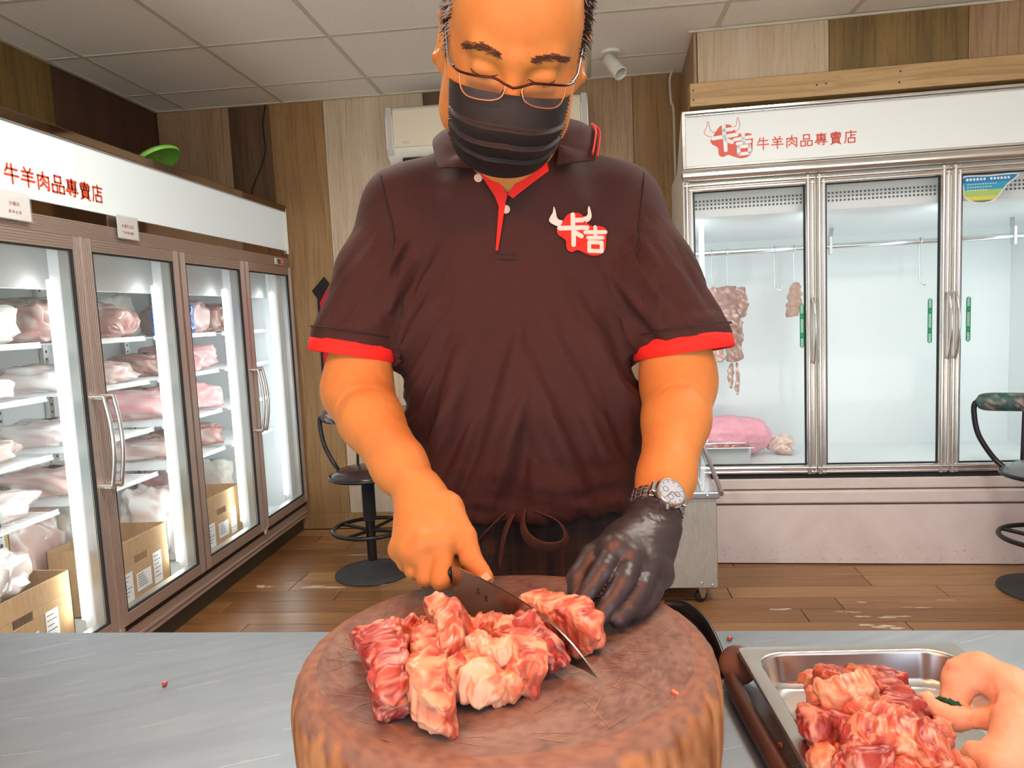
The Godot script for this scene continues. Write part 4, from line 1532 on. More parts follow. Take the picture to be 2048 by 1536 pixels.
	mb.tube([Vector3(0, 1.886, -0.002), Vector3(W, 1.886, -0.002)], 0.031, 20)
	part(t, "header_roll", mb, mats["chrome"])
	# doors
	var k := 0
	for e in [[0.006, 0.592, 1], [0.600, 1.176, 1], [1.182, 1.784, -1]]:
		var x0: float = e[0]
		var x1: float = e[1]
		mb = MB.new()
		chrome_frame(mb, x0, x1, 0.452, 1.85, 0.042)
		var door := part(t, "door", mb, mats["chrome"])
		mb = MB.new()
		mb.box(Vector3((x0 + x1) * 0.5, 1.15, -0.012), Vector3(x1 - x0 - 0.07, 1.33, 0.006), 0.0005)
		part(door, "glass_pane", mb, mats["door_glass"])
		mb = MB.new()
		for q in [[Vector3(x0 + 0.044, 1.15, -0.008), Vector3(0.006, 1.32, 0.012)], [Vector3(x1 - 0.044, 1.15, -0.008), Vector3(0.006, 1.32, 0.012)], [Vector3((x0 + x1) * 0.5, 0.496, -0.008), Vector3(x1 - x0 - 0.088, 0.006, 0.012)], [Vector3((x0 + x1) * 0.5, 1.806, -0.008), Vector3(x1 - x0 - 0.088, 0.006, 0.012)]]:
			mb.box(q[0], q[1], 0.001)
		part(door, "gasket", mb, mats["gasket"])
		# bowed strap handle
		var hx := x1 - 0.012 if e[2] > 0 else x0 + 0.014
		mb = MB.new()
		mb.tube(curve([Vector3(hx, 0.985, 0.016), Vector3(hx, 1.02, 0.036), Vector3(hx, 1.12, 0.056), Vector3(hx, 1.20, 0.052), Vector3(hx, 1.26, 0.032), Vector3(hx, 1.285, 0.016)], 6), 0.010, 12, false, true, 0.7)
		part(door, "handle", mb, mats["chrome"])
		# upright green sticker with white signs
		var sx: float = [0.535, 1.098, 1.262][k]
		mb = MB.new()
		mb.prism(rr(0.020, 0.205, 0.0095), 0.0006, Transform3D(Basis.IDENTITY, Vector3(sx, 1.158, -0.0085)))
		var st := part(door, "sticker", mb, mats["green_sticker"], "narrow green sticker with white print")
		mb = MB.new()
		for e2 in [[1.237, 0.040], [1.158, 0.064], [1.079, 0.040]]:
			mb.box(Vector3(sx, e2[0], -0.0077), Vector3(0.0105, e2[1], 0.0006), 0.0)
		for yy in [1.2035, 1.1125]:
			mb.box(Vector3(sx, yy, -0.0077), Vector3(0.003, 0.003, 0.0006), 0.0)
		part(st, "print", mb, std("sticker_pale", rgb(176, 222, 206), 0.5))
		mb = MB.new()
		for i in 15:
			if i == 4 or i == 10:
				continue
			mb.box(Vector3(sx, 1.2505 - i * 0.0132, -0.0072), Vector3(0.006, 0.0012, 0.0004), 0.0)
			mb.box(Vector3(sx + (0.0015 if i % 2 == 0 else -0.0015), 1.2475 - i * 0.0132, -0.0072), Vector3(0.0013, 0.006, 0.0004), 0.0)
		part(st, "signs", mb, mats["green_sticker"])
		if k == 2:
			# leaf-shaped maker's sticker in the corner of the pane: white rim, blue above, yellow and green below
			var o2 := Vector3(1.232, 1.797, -0.0085)
			var out := PackedVector2Array(curve([Vector2(0, 0), Vector2(0.10, 0.0), Vector2(0.222, 0.002), Vector2(0.215, -0.022), Vector2(0.19, -0.04), Vector2(0.165, -0.07), Vector2(0.135, -0.108), Vector2(0.09, -0.122), Vector2(0.04, -0.115), Vector2(0.006, -0.09), Vector2(0.0, -0.05)], 4, true))
			mb = MB.new()
			mb.prism(out, 0.0005, Transform3D(Basis.IDENTITY, o2))
			var ms := part(door, "maker_sticker", mb, mats["card"], "leaf-shaped blue, yellow and green sticker")
			var bands := [[0.002, -0.03, rgb(40, 130, 190)], [-0.03, -0.062, rgb(56, 160, 196)], [-0.062, -0.09, rgb(170, 204, 120)], [-0.09, -0.108, rgb(226, 212, 96)], [-0.108, -0.13, rgb(84, 140, 110)]]
			var inner := Geometry2D.offset_polygon(out, -0.0045)
			mb = MB.new()
			mb.use_color = true
			for b in bands:
				mb.col = (b[2] as Color).srgb_to_linear()
				for p in inner:
					for c in Geometry2D.intersect_polygons(p, PackedVector2Array([Vector2(-1, b[1]), Vector2(1, b[1]), Vector2(1, b[0]), Vector2(-1, b[0])])):
						mb.prism(c, 0.0005, Transform3D(Basis.IDENTITY, o2 + Vector3(0, 0, 0.0005)))
			part(ms, "print", mb, mats["print"])
			mb = MB.new()
			for i in 13:
				if i != 6:
					mb.box(o2 + Vector3(0.017 + i * 0.0142, -0.015, 0.0012), Vector3(0.009, 0.010, 0.0004), 0.0)
			for j in 3:
				for i in 12 - j * 2:
					mb.box(o2 + Vector3(0.02 + i * 0.0105, -0.036 - j * 0.013, 0.0012), Vector3(0.0065, 0.003, 0.0004), 0.0)
			part(ms, "lettering", mb, mats["card"])
		k += 1
	mb = MB.new()
	for x in [0.596, 1.179]:
		mb.box(Vector3(x, 1.15, -0.012), Vector3(0.006, 1.39, 0.02), 0.001)
	part(t, "door_post", mb, mats["white_plastic"])
	# light tubes upright behind the door posts
	for x in [0.09, 0.596, 1.179, W - 0.09]:
		mb = MB.new()
		mb.tube([Vector3(x, 0.60, -0.085), Vector3(x, 1.66, -0.085)], 0.012, 12)
		part(t, "light_tube", mb, glow("tube_glow", Color(0.93, 1.0, 1.0), 2.5))
		area_light(t, Vector3(x, 1.13, -0.10), Vector3(0, 0, -1), Vector3.UP, Vector2(0.02, 1.06), Color(0.93, 1.0, 1.0), FRIDGE_LED)
	# hanging rail with brackets
	mb = MB.new()
	mb.tube([Vector3(0.05, 1.545, -0.36), Vector3(1.70, 1.545, -0.36)], 0.0145, 14)
	part(t, "hanging_rail", mb, mats["steel"])
	for x in [0.76, 1.62]:
		mb = MB.new()
		mb.box(Vector3(x, 1.55, -0.36), Vector3(0.014, 0.09, 0.038), 0.002)
		mb.bar(Vector3(x, 1.56, -0.37), Vector3(x + 0.03, 1.64, -0.44), 0.02, 0.02, 0.003)
		part(t, "rail_bracket", mb, mats["aluminium"])

func from_fridge(p: Vector3) -> Vector3:
	return FR + Basis(Vector3.UP, deg_to_rad(FR_TURN)) * p

func hook(at: Vector3, length: float, label: String) -> void:
	var mb := MB.new()
	var r := 0.019
	var pts := arc(Vector3(0, 0.0, 0), Vector3(0, 0, r), Vector3(0, r, 0), -30, 180, 10)
	pts.append_array([Vector3(0, -length * 0.5, -r * 0.7), Vector3(0, -length, -r * 0.2)])
	pts.append_array(arc(Vector3(0.018, -length, 0), Vector3(-0.018, 0, 0), Vector3(0, -0.018, 0), 20, 190, 10))
	mb.tube(curve(pts, 2), 0.0036, 8)
	solo("meat_hook", mb, mats["steel"], label, "hook", Transform3D(Basis(Vector3.UP, deg_to_rad(FR_TURN)), at), "steel hooks on the fridge rail")

func make_fridge_goods() -> void:
	var y := 1.545
	hook(from_fridge(Vector3(0.25, y, -0.36)), 0.18, "steel hook on the fridge rail holding the long ragged meat strip")
	hook(from_fridge(Vector3(0.172, y, -0.36)), 0.20, "steel hook on the fridge rail half hidden by the man's sleeve")
	hook(from_fridge(Vector3(0.487, y, -0.36)), 0.19, "empty steel hook on the fridge rail behind the first door")
	hook(from_fridge(Vector3(0.584, y, -0.36)), 0.185, "steel hook on the fridge rail holding the small scored cut")
	hook(from_fridge(Vector3(1.19, y, -0.36)), 0.20, "empty steel hook on the fridge rail behind the second door")
	# hanging meats
	var dry := [Color(0.22, 0.07, 0.055), Color(0.40, 0.19, 0.15), Color(0.70, 0.52, 0.44)]
	var mb := MB.new()
	mb.use_color = true
	ragged(mb, [Vector3(-0.03, 0.0, 0), Vector3(-0.02, -0.1, 0.0), Vector3(0.0, -0.2, 0.005), Vector3(0.005, -0.3, 0), Vector3(0.01, -0.40, 0)], [0.058, 0.062, 0.046, 0.044, 0.036], 0.45, 401, dry)
	ragged(mb, [Vector3(0.035, -0.01, 0), Vector3(0.045, -0.08, 0.01), Vector3(0.05, -0.17, 0.01)], [0.03, 0.036, 0.018], 0.5, 409, dry)
	ragged(mb, [Vector3(-0.005, -0.40, 0), Vector3(-0.012, -0.45, 0.0), Vector3(-0.012, -0.50, 0.0), Vector3(-0.012, -0.54, 0)], [0.006, 0.017, 0.014, 0.006], 0.4, 403, dry)
	ragged(mb, [Vector3(0.02, -0.40, 0), Vector3(0.022, -0.48, 0.01), Vector3(0.02, -0.54, 0.0), Vector3(0.02, -0.575, 0)], [0.004, 0.012, 0.012, 0.004], 0.4, 405, dry)
	solo("hanging_meat", mb, mats["meat"], "long ragged strip of dark dried meat hanging from a hook in the fridge", "meat", Transform3D(Basis.IDENTITY, from_fridge(Vector3(0.268, 1.372, -0.345))))
	mb = MB.new()
	mb.use_color = true
	ragged(mb, [Vector3(0, 0, 0), Vector3(0, -0.2, 0), Vector3(0.01, -0.34, 0), Vector3(0.01, -0.40, 0)], [0.03, 0.034, 0.036, 0.03], 0.5, 415, [Color(0.40, 0.18, 0.14), Color(0.55, 0.30, 0.25), Color(0.72, 0.55, 0.48)])
	solo("hanging_meat", mb, mats["meat"], "pale strip of meat hanging in the fridge beside the man's sleeve", "meat", Transform3D(Basis.IDENTITY, from_fridge(Vector3(0.180, 1.372, -0.345))))
	mb = MB.new()
	mb.use_color = true
	ragged(mb, [Vector3(0.012, 0.012, 0), Vector3(0.004, -0.03, 0), Vector3(0.0, -0.10, 0.0), Vector3(-0.006, -0.152, 0), Vector3(-0.006, -0.165, 0)], [0.012, 0.030, 0.036, 0.035, 0.024], 0.5, 421, [Color(0.34, 0.16, 0.11), Color(0.44, 0.24, 0.17), Color(0.5, 0.3, 0.22)])
	solo("hanging_meat", mb, mats["meat"], "small square scored cut of brown meat hanging by the first fridge door post", "meat", Transform3D(Basis.IDENTITY, from_fridge(Vector3(0.578, 1.362, -0.34))))
	# pink bag with bones, steel pan in front of it
	var t := thing("bone_bag", "long translucent pink plastic bag of bones lying on the fridge floor", "bag", from_fridge(Vector3(0.245, 0.47, -0.38)), deg_to_rad(FR_TURN))
	mb = MB.new()
	var n1 := noise(77, 14.0, 4)
	var rows := []
	for i in 60:
		var u := float(i) / 59.0
		var x := lerpf(-0.20, 0.22, u)
		var r := 0.108 * pow(sin(PI * clampf(u * 0.86 + 0.1, 0.0, 1.0)), 0.4)
		if u > 0.9:
			r *= lerpf(1.0, 0.45, (u - 0.9) * 10.0)
		var row := []
		for j in 44:
			var a := TAU * j / 44
			var p := Vector3(x, 0.105 + sin(a) * r * 0.98, cos(a) * r * 1.15)
			p += Vector3(0, sin(a), cos(a)) * (n1.get_noise_3d(p.x * 0.4, p.y, p.z) * 0.022 + n1.get_noise_3d(p.x * 1.1, p.y * 3.0, p.z * 3.0) * 0.008)
			p.y = maxf(p.y, 0.002)
			row.push_back(p)
		rows.push_back(row)
	mb.sheet(rows, true, false)
	part(t, "bag", mb, mats["pink_bag"])
	mb = MB.new()
	mb.use_color = true
	for i in 9:
		var a := i * 2.4
		ragged(mb, [Vector3(0.20, 0.05, 0.0), Vector3(0.27 + 0.01 * (i % 3), 0.05 + 0.035 * cos(a), 0.04 * sin(a)), Vector3(0.31 + 0.015 * (i % 2), 0.035 + 0.03 * cos(a), 0.06 * sin(a))], [0.02, 0.022, 0.018], 0.8, 430 + i, [Color(0.72, 0.50, 0.42), Color(0.85, 0.72, 0.62), Color(0.6, 0.25, 0.2)])
	part(t, "bones", mb, mats["meat"], "pale bone ends sticking out of the bag")
	var pan := thing("steel_pan", "deep rectangular steel pan of meat scraps on the fridge floor", "pan", from_fridge(Vector3(0.195, 0.47, -0.185)), deg_to_rad(FR_TURN))
	mb = MB.new()
	tray_shape(mb, 0.25, 0.13, 0.092, 0.02, 0.012)
	part(pan, "pan_body", mb, mats["steel_tray"])
	for i in 5:
		var m := meat_piece(0.08, 0.04, 0.03, 440 + i, 0.3, RED_MEAT)
		solo("pan_scrap", m, mats["meat"], ["darkest meat scrap in the steel pan on the fridge floor", "pink meat scrap second in the steel pan on the fridge floor", "marbled scrap in the middle of the steel fridge pan", "long red scrap beside the marbled one in the fridge pan", "last meat scrap in the fridge pan, next to the bone bag"][i], "meat", Transform3D(Basis(Vector3.UP, i * 1.3), from_fridge(Vector3(0.15 + 0.036 * i, 0.540 + 0.008 * (i % 2), -0.20 + 0.03 * (i % 2)))), "scraps in the fridge pan")

# ---------------------------------------------------------------- meat
const RED_MEAT := [Color(0.24, 0.022, 0.02), Color(0.44, 0.075, 0.06), Color(0.72, 0.36, 0.27)]
const FATTY := [Color(0.34, 0.045, 0.03), Color(0.60, 0.17, 0.10), Color(0.76, 0.41, 0.25)]
const FAT := [Color(0.72, 0.38, 0.22), Color(0.56, 0.18, 0.10), Color(0.80, 0.52, 0.36)]

# a cut of meat lying along x: rounded bar, bent and torn by noise, with veins and a cap of fat
func meat_piece(length: float, width: float, height: float, seed_: int, bend: float, cols: Array, cap := 0.35) -> MB:
	var mb := MB.new()
	mb.use_color = true
	var n1 := noise(seed_, 22.0, 4)
	var n2 := noise(seed_ + 1, 60.0, 3)
	var vein := noise(seed_ + 2, 55.0, 3)
	vein.fractal_type = FastNoiseLite.FRACTAL_RIDGED
	var nu := 56
	var nv := 72
	var rows := []
	var cc := []
	for j in nv + 1:
		var s := -1.0 + 2.0 * j / nv
		var e := pow(maxf(0.0, 1.0 - pow(absf(s), 8.0)), 0.5)
		var row := []
		var cr := []
		for i in nu:
			var a := TAU * i / nu
			var cy := signf(cos(a)) * pow(absf(cos(a)), 0.42)
			var cz := signf(sin(a)) * pow(absf(sin(a)), 0.42)
			var taper := 1.0 + 0.25 * n1.get_noise_2d(s * 0.05 + seed_, 3.0)
			var p := Vector3(s * length * 0.5, cy * height * 0.5 * e * taper, cz * width * 0.5 * e * (1.0 + 0.35 * n1.get_noise_2d(s * 0.06, 9.0 + seed_)))
			var q := Vector3(p.x, p.y * 0.7, p.z) * 1.1
			var k := 1.0 + 0.24 * n1.get_noise_3dv(q) + 0.16 * n2.get_noise_3dv(q)
			p.y *= k
			p.z *= k
			p.x += length * 0.09 * n2.get_noise_2d(p.y * 0.6, p.z * 0.6 + seed_)
			p.z += bend * length * (s * s - 0.4) * 0.3 + n1.get_noise_2d(s * 0.03, seed_ * 1.7) * width * 0.3
			p.y += n1.get_noise_2d(s * 0.05, 40.0 + seed_) * height * 0.25
			row.push_back(p)
			var ca: Color = cols[0]
			var cb: Color = cols[1]
			var cf: Color = cols[2]
			var col := ca.lerp(cb, clampf(0.5 + n1.get_noise_3dv(q * 1.6 + Vector3(1, 1, 1)) * 1.4, 0.0, 1.0))
			var f := clampf((vein.get_noise_3dv(q * Vector3(0.55, 1.2, 1.2)) - 0.42) * 4.0, 0.0, 1.0) * 0.75
			var patch := clampf((n1.get_noise_3dv(q * 0.9 + Vector3(7, 2, 5)) + cap * (cz * 0.6 + 0.4) - 0.40) * 7.0, 0.0, 1.0)
			col = col.lerp(cf, maxf(f, patch))
			col = col.lerp(ca, clampf((n2.get_noise_3dv(q * 0.8 + Vector3(9, 9, 9)) - 0.12) * 2.4, 0.0, 0.55))
			cr.push_back(col)
		rows.push_back(row)
		cc.push_back(cr)
	mb.sheet(rows, true, false, cc)
	var ok := 0.0
	for i in range(0, mb.v.size(), 7):
		ok += mb.n[i].dot(Vector3(0, mb.v[i].y, mb.v[i].z))
	if ok < 0.0:
		for i in mb.n.size():
			mb.n[i] = -mb.n[i]
	return mb

# a hanging, ragged piece along a path
func ragged(mb: MB, path: Array, radii: Array, flat: float, seed_: int, cols: Array) -> void:
	var n1 := noise(seed_, 26.0, 4)
	var pts := curve(path, 8)
	var nu := 24
	var rows := []
	var cc := []
	for j in pts.size():
		var f := float(j) / (pts.size() - 1) * (radii.size() - 1)
		var k := mini(int(f), radii.size() - 2)
		var r := lerpf(radii[k], radii[k + 1], f - k)
		if j == 0 or j == pts.size() - 1:
			r *= 0.1
		var t: Vector3 = (pts[mini(j + 1, pts.size() - 1)] - pts[maxi(j - 1, 0)]).normalized()
		var zz := Vector3.BACK if absf(t.z) < 0.8 else Vector3.UP
		var x := t.cross(zz).normalized()
		var y := x.cross(t)
		var row := []
		var cr := []
		for i in nu:
			var a := TAU * i / nu
			var p: Vector3 = pts[j] + x * cos(a) * r + y * sin(a) * r * flat
			p += (x * cos(a) + y * sin(a)) * r * 0.55 * n1.get_noise_3dv(p)
			row.push_back(p)
			var ca: Color = cols[0]
			var m := n1.get_noise_3dv(p * 2.0 + Vector3(3, 3, 3))
			cr.push_back(ca.lerp(cols[1], clampf(0.5 + m * 1.5, 0, 1)).lerp(cols[2], clampf((n1.get_noise_3dv(p * 1.6) - 0.12) * 4.0, 0, 1)))
		rows.push_back(row)
		cc.push_back(cr)
	var from := mb.v.size()
	mb.sheet(rows, true, false, cc)
	var ok := 0.0
	for j in pts.size():
		for i in range(0, nu, 5):
			ok += mb.n[from + j * nu + i].dot(rows[j][i] - pts[j])
	if ok < 0.0:
		for i in range(from, mb.n.size()):
			mb.n[i] = -mb.n[i]

# an open pan: flat rim, sloping walls, rounded corners; w along x, l along z, floor at y = 0
func tray_shape(mb: MB, w: float, l: float, depth: float, corner: float, rim: float) -> void:
	var prof := [[-rim, depth - 0.004, 0.006], [-rim, depth - 0.0005, 0.006], [-rim + 0.0006, depth, 0.006], [-0.001, depth, corner], [0.001, depth - 0.0008, corner], [0.003, depth - 0.004, corner], [0.009, 0.010, corner * 0.9], [0.013, 0.004, corner * 0.85], [0.020, 0.0015, corner * 0.75], [0.024, 0.0015, corner * 0.7]]
	var rows := []
	for p in prof:
		var row := []
		for q in rr(w - p[0] * 2.0, l - p[0] * 2.0, maxf(p[2], 0.004), 6):
			row.push_back(Vector3(q.x, p[1], q.y))
		rows.push_back(row)
	mb.sheet(rows, true, false)
	var b := mb.v.size()
	var poly := rr(w - 0.048, l - 0.048, corner * 0.7, 6)
	for q in poly:
		mb.vert(Vector3(q.x, 0.0015, q.y), Vector3.UP)
	var t := Geometry2D.triangulate_polygon(poly)
	for i in range(0, t.size(), 3):
		mb.tri(b + t[i], b + t[i + 1], b + t[i + 2])
	rows = []
	for p in [[-rim, depth - 0.004, 0.006], [0.0, depth - 0.0045, corner], [0.008, 0.008, corner * 0.9], [0.014, 0.0, corner * 0.8], [0.03, 0.0, corner * 0.7]]:
		var row := []
		for q in rr(w - p[0] * 2.0 + 0.0016, l - p[0] * 2.0 + 0.0016, maxf(p[2], 0.004), 6):
			row.push_back(Vector3(q.x, p[1], q.y))
		rows.push_back(row)
	mb.sheet(rows, true, false)

func make_counter() -> void:
	# stainless table
	var t := thing("steel_table", "stainless steel worktable with a scratched grey top under the chopping block", "table", Vector3(0.0, 0, -0.70))
	var mb := MB.new()
	mb.box(Vector3(0.1, TABLE_TOP - 0.02, 0), Vector3(2.9, 0.04, 0.71), 0.003)
	part(t, "tabletop", mb, mats["steel_table"])
	for x in [-1.28, 1.46]:
		for z in [-0.28, 0.30]:
			mb = MB.new()
			mb.tube([Vector3(x, 0.0, z), Vector3(x, TABLE_TOP - 0.04, z)], 0.02, 16)
			part(t, "leg", mb, mats["steel"])
	mb = MB.new()
	mb.box(Vector3(0.1, 0.22, 0.0), Vector3(2.76, 0.025, 0.58), 0.003)
	part(t, "lower_shelf", mb, mats["steel_table"])
	# scratches in the steel top
	mb = MB.new()
	var rng := RandomNumberGenerator.new()
	rng.seed = 21
	for i in 150:
		var x := rng.randf_range(-1.0, 0.95)
		var z := rng.randf_range(-0.33, 0.05)
		var a := rng.randf_range(0.2, 0.6)
		var l := rng.randf_range(0.01, 0.07)
		mb.stroke(PackedVector2Array([Vector2(x, -z), Vector2(x + cos(a) * l, -z + sin(a) * l)]), rng.randf_range(0.0002, 0.0005), 0.00006, Transform3D(Basis(Vector3.RIGHT, -PI / 2), Vector3(0, TABLE_TOP, 0)))
	part(t, "scratches", mb, std("scratch", rgb(232, 236, 238), 0.4, 0.9)).set_meta("kind", "stuff")
	# round chopping block: worn top, rounded rim, bellied side
	var b := thing("chopping_block", "thick round wooden chopping block with a worn brown top on the steel table", "chopping block", Vector3(-0.09, TABLE_TOP, -0.716))
	mb = MB.new()
	mb.use_color = true
	var n1 := noise(61, 20.0, 4)
	var n2 := noise(62, 55.0, 4)
	var prof := [Vector2(0.198, 0.0), Vector2(0.206, 0.004), Vector2(0.2105, 0.02), Vector2(0.2145, 0.06), Vector2(0.2155, 0.10), Vector2(0.213, 0.122), Vector2(0.208, 0.133), Vector2(0.201, 0.1385), Vector2(0.190, 0.140)]
	var fine := curve(prof, 5)
	var rows := []
	var cc := []
	for p in fine:
		var row := []
		var cr := []
		for i in 160:
			var a := TAU * i / 160
			var d := Vector3(cos(a), 0, sin(a))
			var streak := n2.get_noise_3d(d.x * 0.75, p.y * 0.18, d.z * 0.75) + 0.6 * n1.get_noise_3d(d.x * 1.6, p.y * 0.3, d.z * 1.6)
			var r: float = p.x * (1.0 + 0.004 * n1.get_noise_3d(d.x * 0.3, p.y, d.z * 0.3)) + streak * 0.0012
			row.push_back(Vector3(d.x * r, p.y, d.z * r))
			var c := Color(0.47, 0.25, 0.11).lerp(Color(0.20, 0.075, 0.03), clampf(0.35 + streak * 1.5, 0, 1))
			# the worn, greasy top wraps over the rim in a ragged border
			var border: float = 0.124 + 0.02 * n1.get_noise_3d(d.x * 0.9, 2.0, d.z * 0.9)
			var wood_top := Color(0.19, 0.125, 0.10).lerp(Color(0.28, 0.18, 0.13), clampf(0.5 + n2.get_noise_3d(row[i].x * 1.6, p.y, row[i].z * 1.6) * 1.3, 0, 1))
			c = c.lerp(wood_top, clampf((p.y - border) * 160.0, 0, 1))
			cr.push_back(c)
		rows.push_back(row)
		cc.push_back(cr)
	mb.sheet(rows, true, false, cc, true)
	for i in mb.n.size():
		if mb.n[i].dot(Vector3(mb.v[i].x, 0.02, mb.v[i].z)) < 0.0:
			mb.n[i] = -mb.n[i]
	part(b, "block_side", mb, painted("block_wood", 0.72, 0.3))
	mb = MB.new()
	mb.use_color = true
	rows = []
	cc = []
	var rg := noise(65, 130.0, 3)
	for j in 76:
		var row := []
		var cr := []
		for i in 160:
			var a := TAU * i / 160
			var rr_ := 0.1905 * j / 75.0
			var p := Vector3(cos(a) * rr_, 0.140, sin(a) * rr_)
			var big := n1.get_noise_3d(p.x * 0.6, 1.0, p.z * 0.6)
			p.y -= 0.0035 * pow(maxf(0.0, 1.0 - rr_ / 0.19), 0.7) - 0.0012 * big * (1.0 - rr_ / 0.1905)
			row.push_back(p)
			var c := Color(0.145, 0.105, 0.092).lerp(Color(0.245, 0.195, 0.170), clampf(0.5 + n2.get_noise_3d(p.x * 1.6, 0.14, p.z * 1.6) * 0.9 + big * 0.7, 0, 1))
			var g := rg.get_noise_3d(p.x, 0, p.z)
			c = c.lerp(Color(0.34, 0.24, 0.18), clampf((g - 0.25) * 1.6, 0, 0.5))
			c = c.lerp(Color(0.09, 0.035, 0.03), clampf((n1.get_noise_3d(p.x * 0.8, 5.0, p.z * 0.8) - 0.2) * 1.6, 0, 0.6))
			cr.push_back(c)
		rows.push_back(row)
		cc.push_back(cr)
	mb.sheet(rows, true, false, cc)
	for i in mb.n.size():
		if mb.n[i].y < 0.0:
			mb.n[i] = -mb.n[i]
	part(b, "block_top", mb, painted("block_face", 0.62, 0.35))
	# knife cuts in the top
	mb = MB.new()
	for i in 260:
		var a := rng.randf() * TAU
		var r := 0.185 * sqrt(rng.randf())
		var th := rng.randf_range(-0.6, 0.6) + (0.9 if i % 3 == 0 else -0.5)
		var l := rng.randf_range(0.008, 0.04)
		var p := Vector2(cos(a) * r, sin(a) * r)
		var q := p + Vector2(cos(th), sin(th)) * l
		if q.length() > 0.186:
			continue
		var hp := 0.140 - 0.0035 * pow(1.0 - r / 0.19, 0.7) + 0.0006
		mb.stroke(PackedVector2Array([p, q]), rng.randf_range(0.0003, 0.0007), 0.00008, Transform3D(Basis(Vector3.RIGHT, -PI / 2), Vector3(0, hp, 0)))
	part(b, "knife_cuts", mb, std("cut_wood", rgb(158, 124, 100), 0.8)).set_meta("kind", "stuff")

func make_block_meat() -> void:
	var list := [
		[Vector3(-0.192, 0.957, -0.631), 0.144, 0.044, 0.034, -1.10, RED_MEAT, "broad marbled red slice lying outermost on the block", 0.1],
		[Vector3(-0.146, 0.960, -0.606), 0.139, 0.034, 0.040, -1.26, FATTY, "long strip with a lump of pale fat at its near end, beside the marbled slice", 0.5],
		[Vector3(-0.140, 0.969, -0.676), 0.126, 0.028, 0.050, -1.24, FATTY, "tall strip with a pale peak leaning on the pile on the block", 0.4],
		[Vector3(-0.107, 0.957, -0.610), 0.060, 0.036, 0.032, -0.79, FAT, "knobbly yellow fat lump at the front of the cut pile", 0.8],
		[Vector3(-0.110, 0.962, -0.688), 0.064, 0.036, 0.038, -0.11, FATTY, "dark and orange chunk in the middle of the cut pile", 0.4],
		[Vector3(-0.076, 0.964, -0.649), 0.095, 0.036, 0.040, -1.25, FATTY, "pink chunk with a rounded end in the right of the cut pile", 0.25],
		[Vector3(-0.086, 0.953, -0.612), 0.046, 0.034, 0.026, -0.40, FAT, "small pale fat curl under the pink chunk", 0.5],
		[Vector3(-0.055, 0.959, -0.678), 0.092, 0.030, 0.038, -1.20, RED_MEAT, "lean red slice standing against the knife blade", 0.05],
		[Vector3(-0.031, 0.960, -0.728), 0.105, 0.040, 0.038, -0.64, FATTY, "uncut piece of meat held under the gloved hand", 0.4],
		[Vector3(-0.096, 0.978, -0.625), 0.05, 0.022, 0.022, -0.55, FAT, "white fat strip lying across the cut pile", 0.6],
		[Vector3(-0.182, 0.953, -0.708), 0.040, 0.024, 0.026, -0.08, FATTY, "small fatty end piece behind the long strip", 0.5],
		[Vector3(-0.131, 0.958, -0.628), 0.080, 0.030, 0.036, -1.23, FATTY, "orange-pink piece wedged under the tall strip", 0.4],
	]
	var k := 0
	for a in list:
		var mb := meat_piece(a[1], a[2], a[3], 500 + k * 11, 0.25 if k % 2 == 0 else -0.2, a[5], a[7])
		# the strips come out of noise at slightly different heights: set each down on the wood
		var bs := Basis(Vector3.UP, a[4]) * Basis(Vector3.RIGHT, [0.25, -0.1, 0.35, 0.0, 0.1, -0.3, 0.0, 0.5, 0.1, 0.2, 0.0, 0.2][k])
		var low := 1.0
		for p in mb.v:
			low = minf(low, (bs * p).y)
		var o: Vector3 = a[0]
		if k != 9:
			o.y = BLOCK_TOP - 0.003 - low
		solo("meat_strip", mb, mats["meat"], a[6], "meat", Transform3D(bs, o))
		k += 1
	for c in [[Vector3(0.07, BLOCK_TOP + 0.0005, -0.62), "tiny red scrap alone on the bare side of the block"], [Vector3(-0.155, BLOCK_TOP + 0.0005, -0.79), "tiny pink scrap on the block behind the knife heel"], [Vector3(0.194, TABLE_TOP + 0.003, -1.022), "tiny red scrap on the steel behind the tray"], [Vector3(0.196, TABLE_TOP + 0.003, -0.763), "tiny red scrap on the steel between the brown handle and the tray"], [Vector3(-0.58, TABLE_TOP + 0.003, -0.888), "tiny pale scrap on the open steel top"]]:
		solo("meat_scrap", meat_piece(0.008, 0.005, 0.004, 620 + k, 0.1, RED_MEAT if k % 2 else FATTY), mats["meat"], c[1], "scrap", Transform3D(Basis(Vector3.UP, k * 0.7), c[0]))
		k += 1

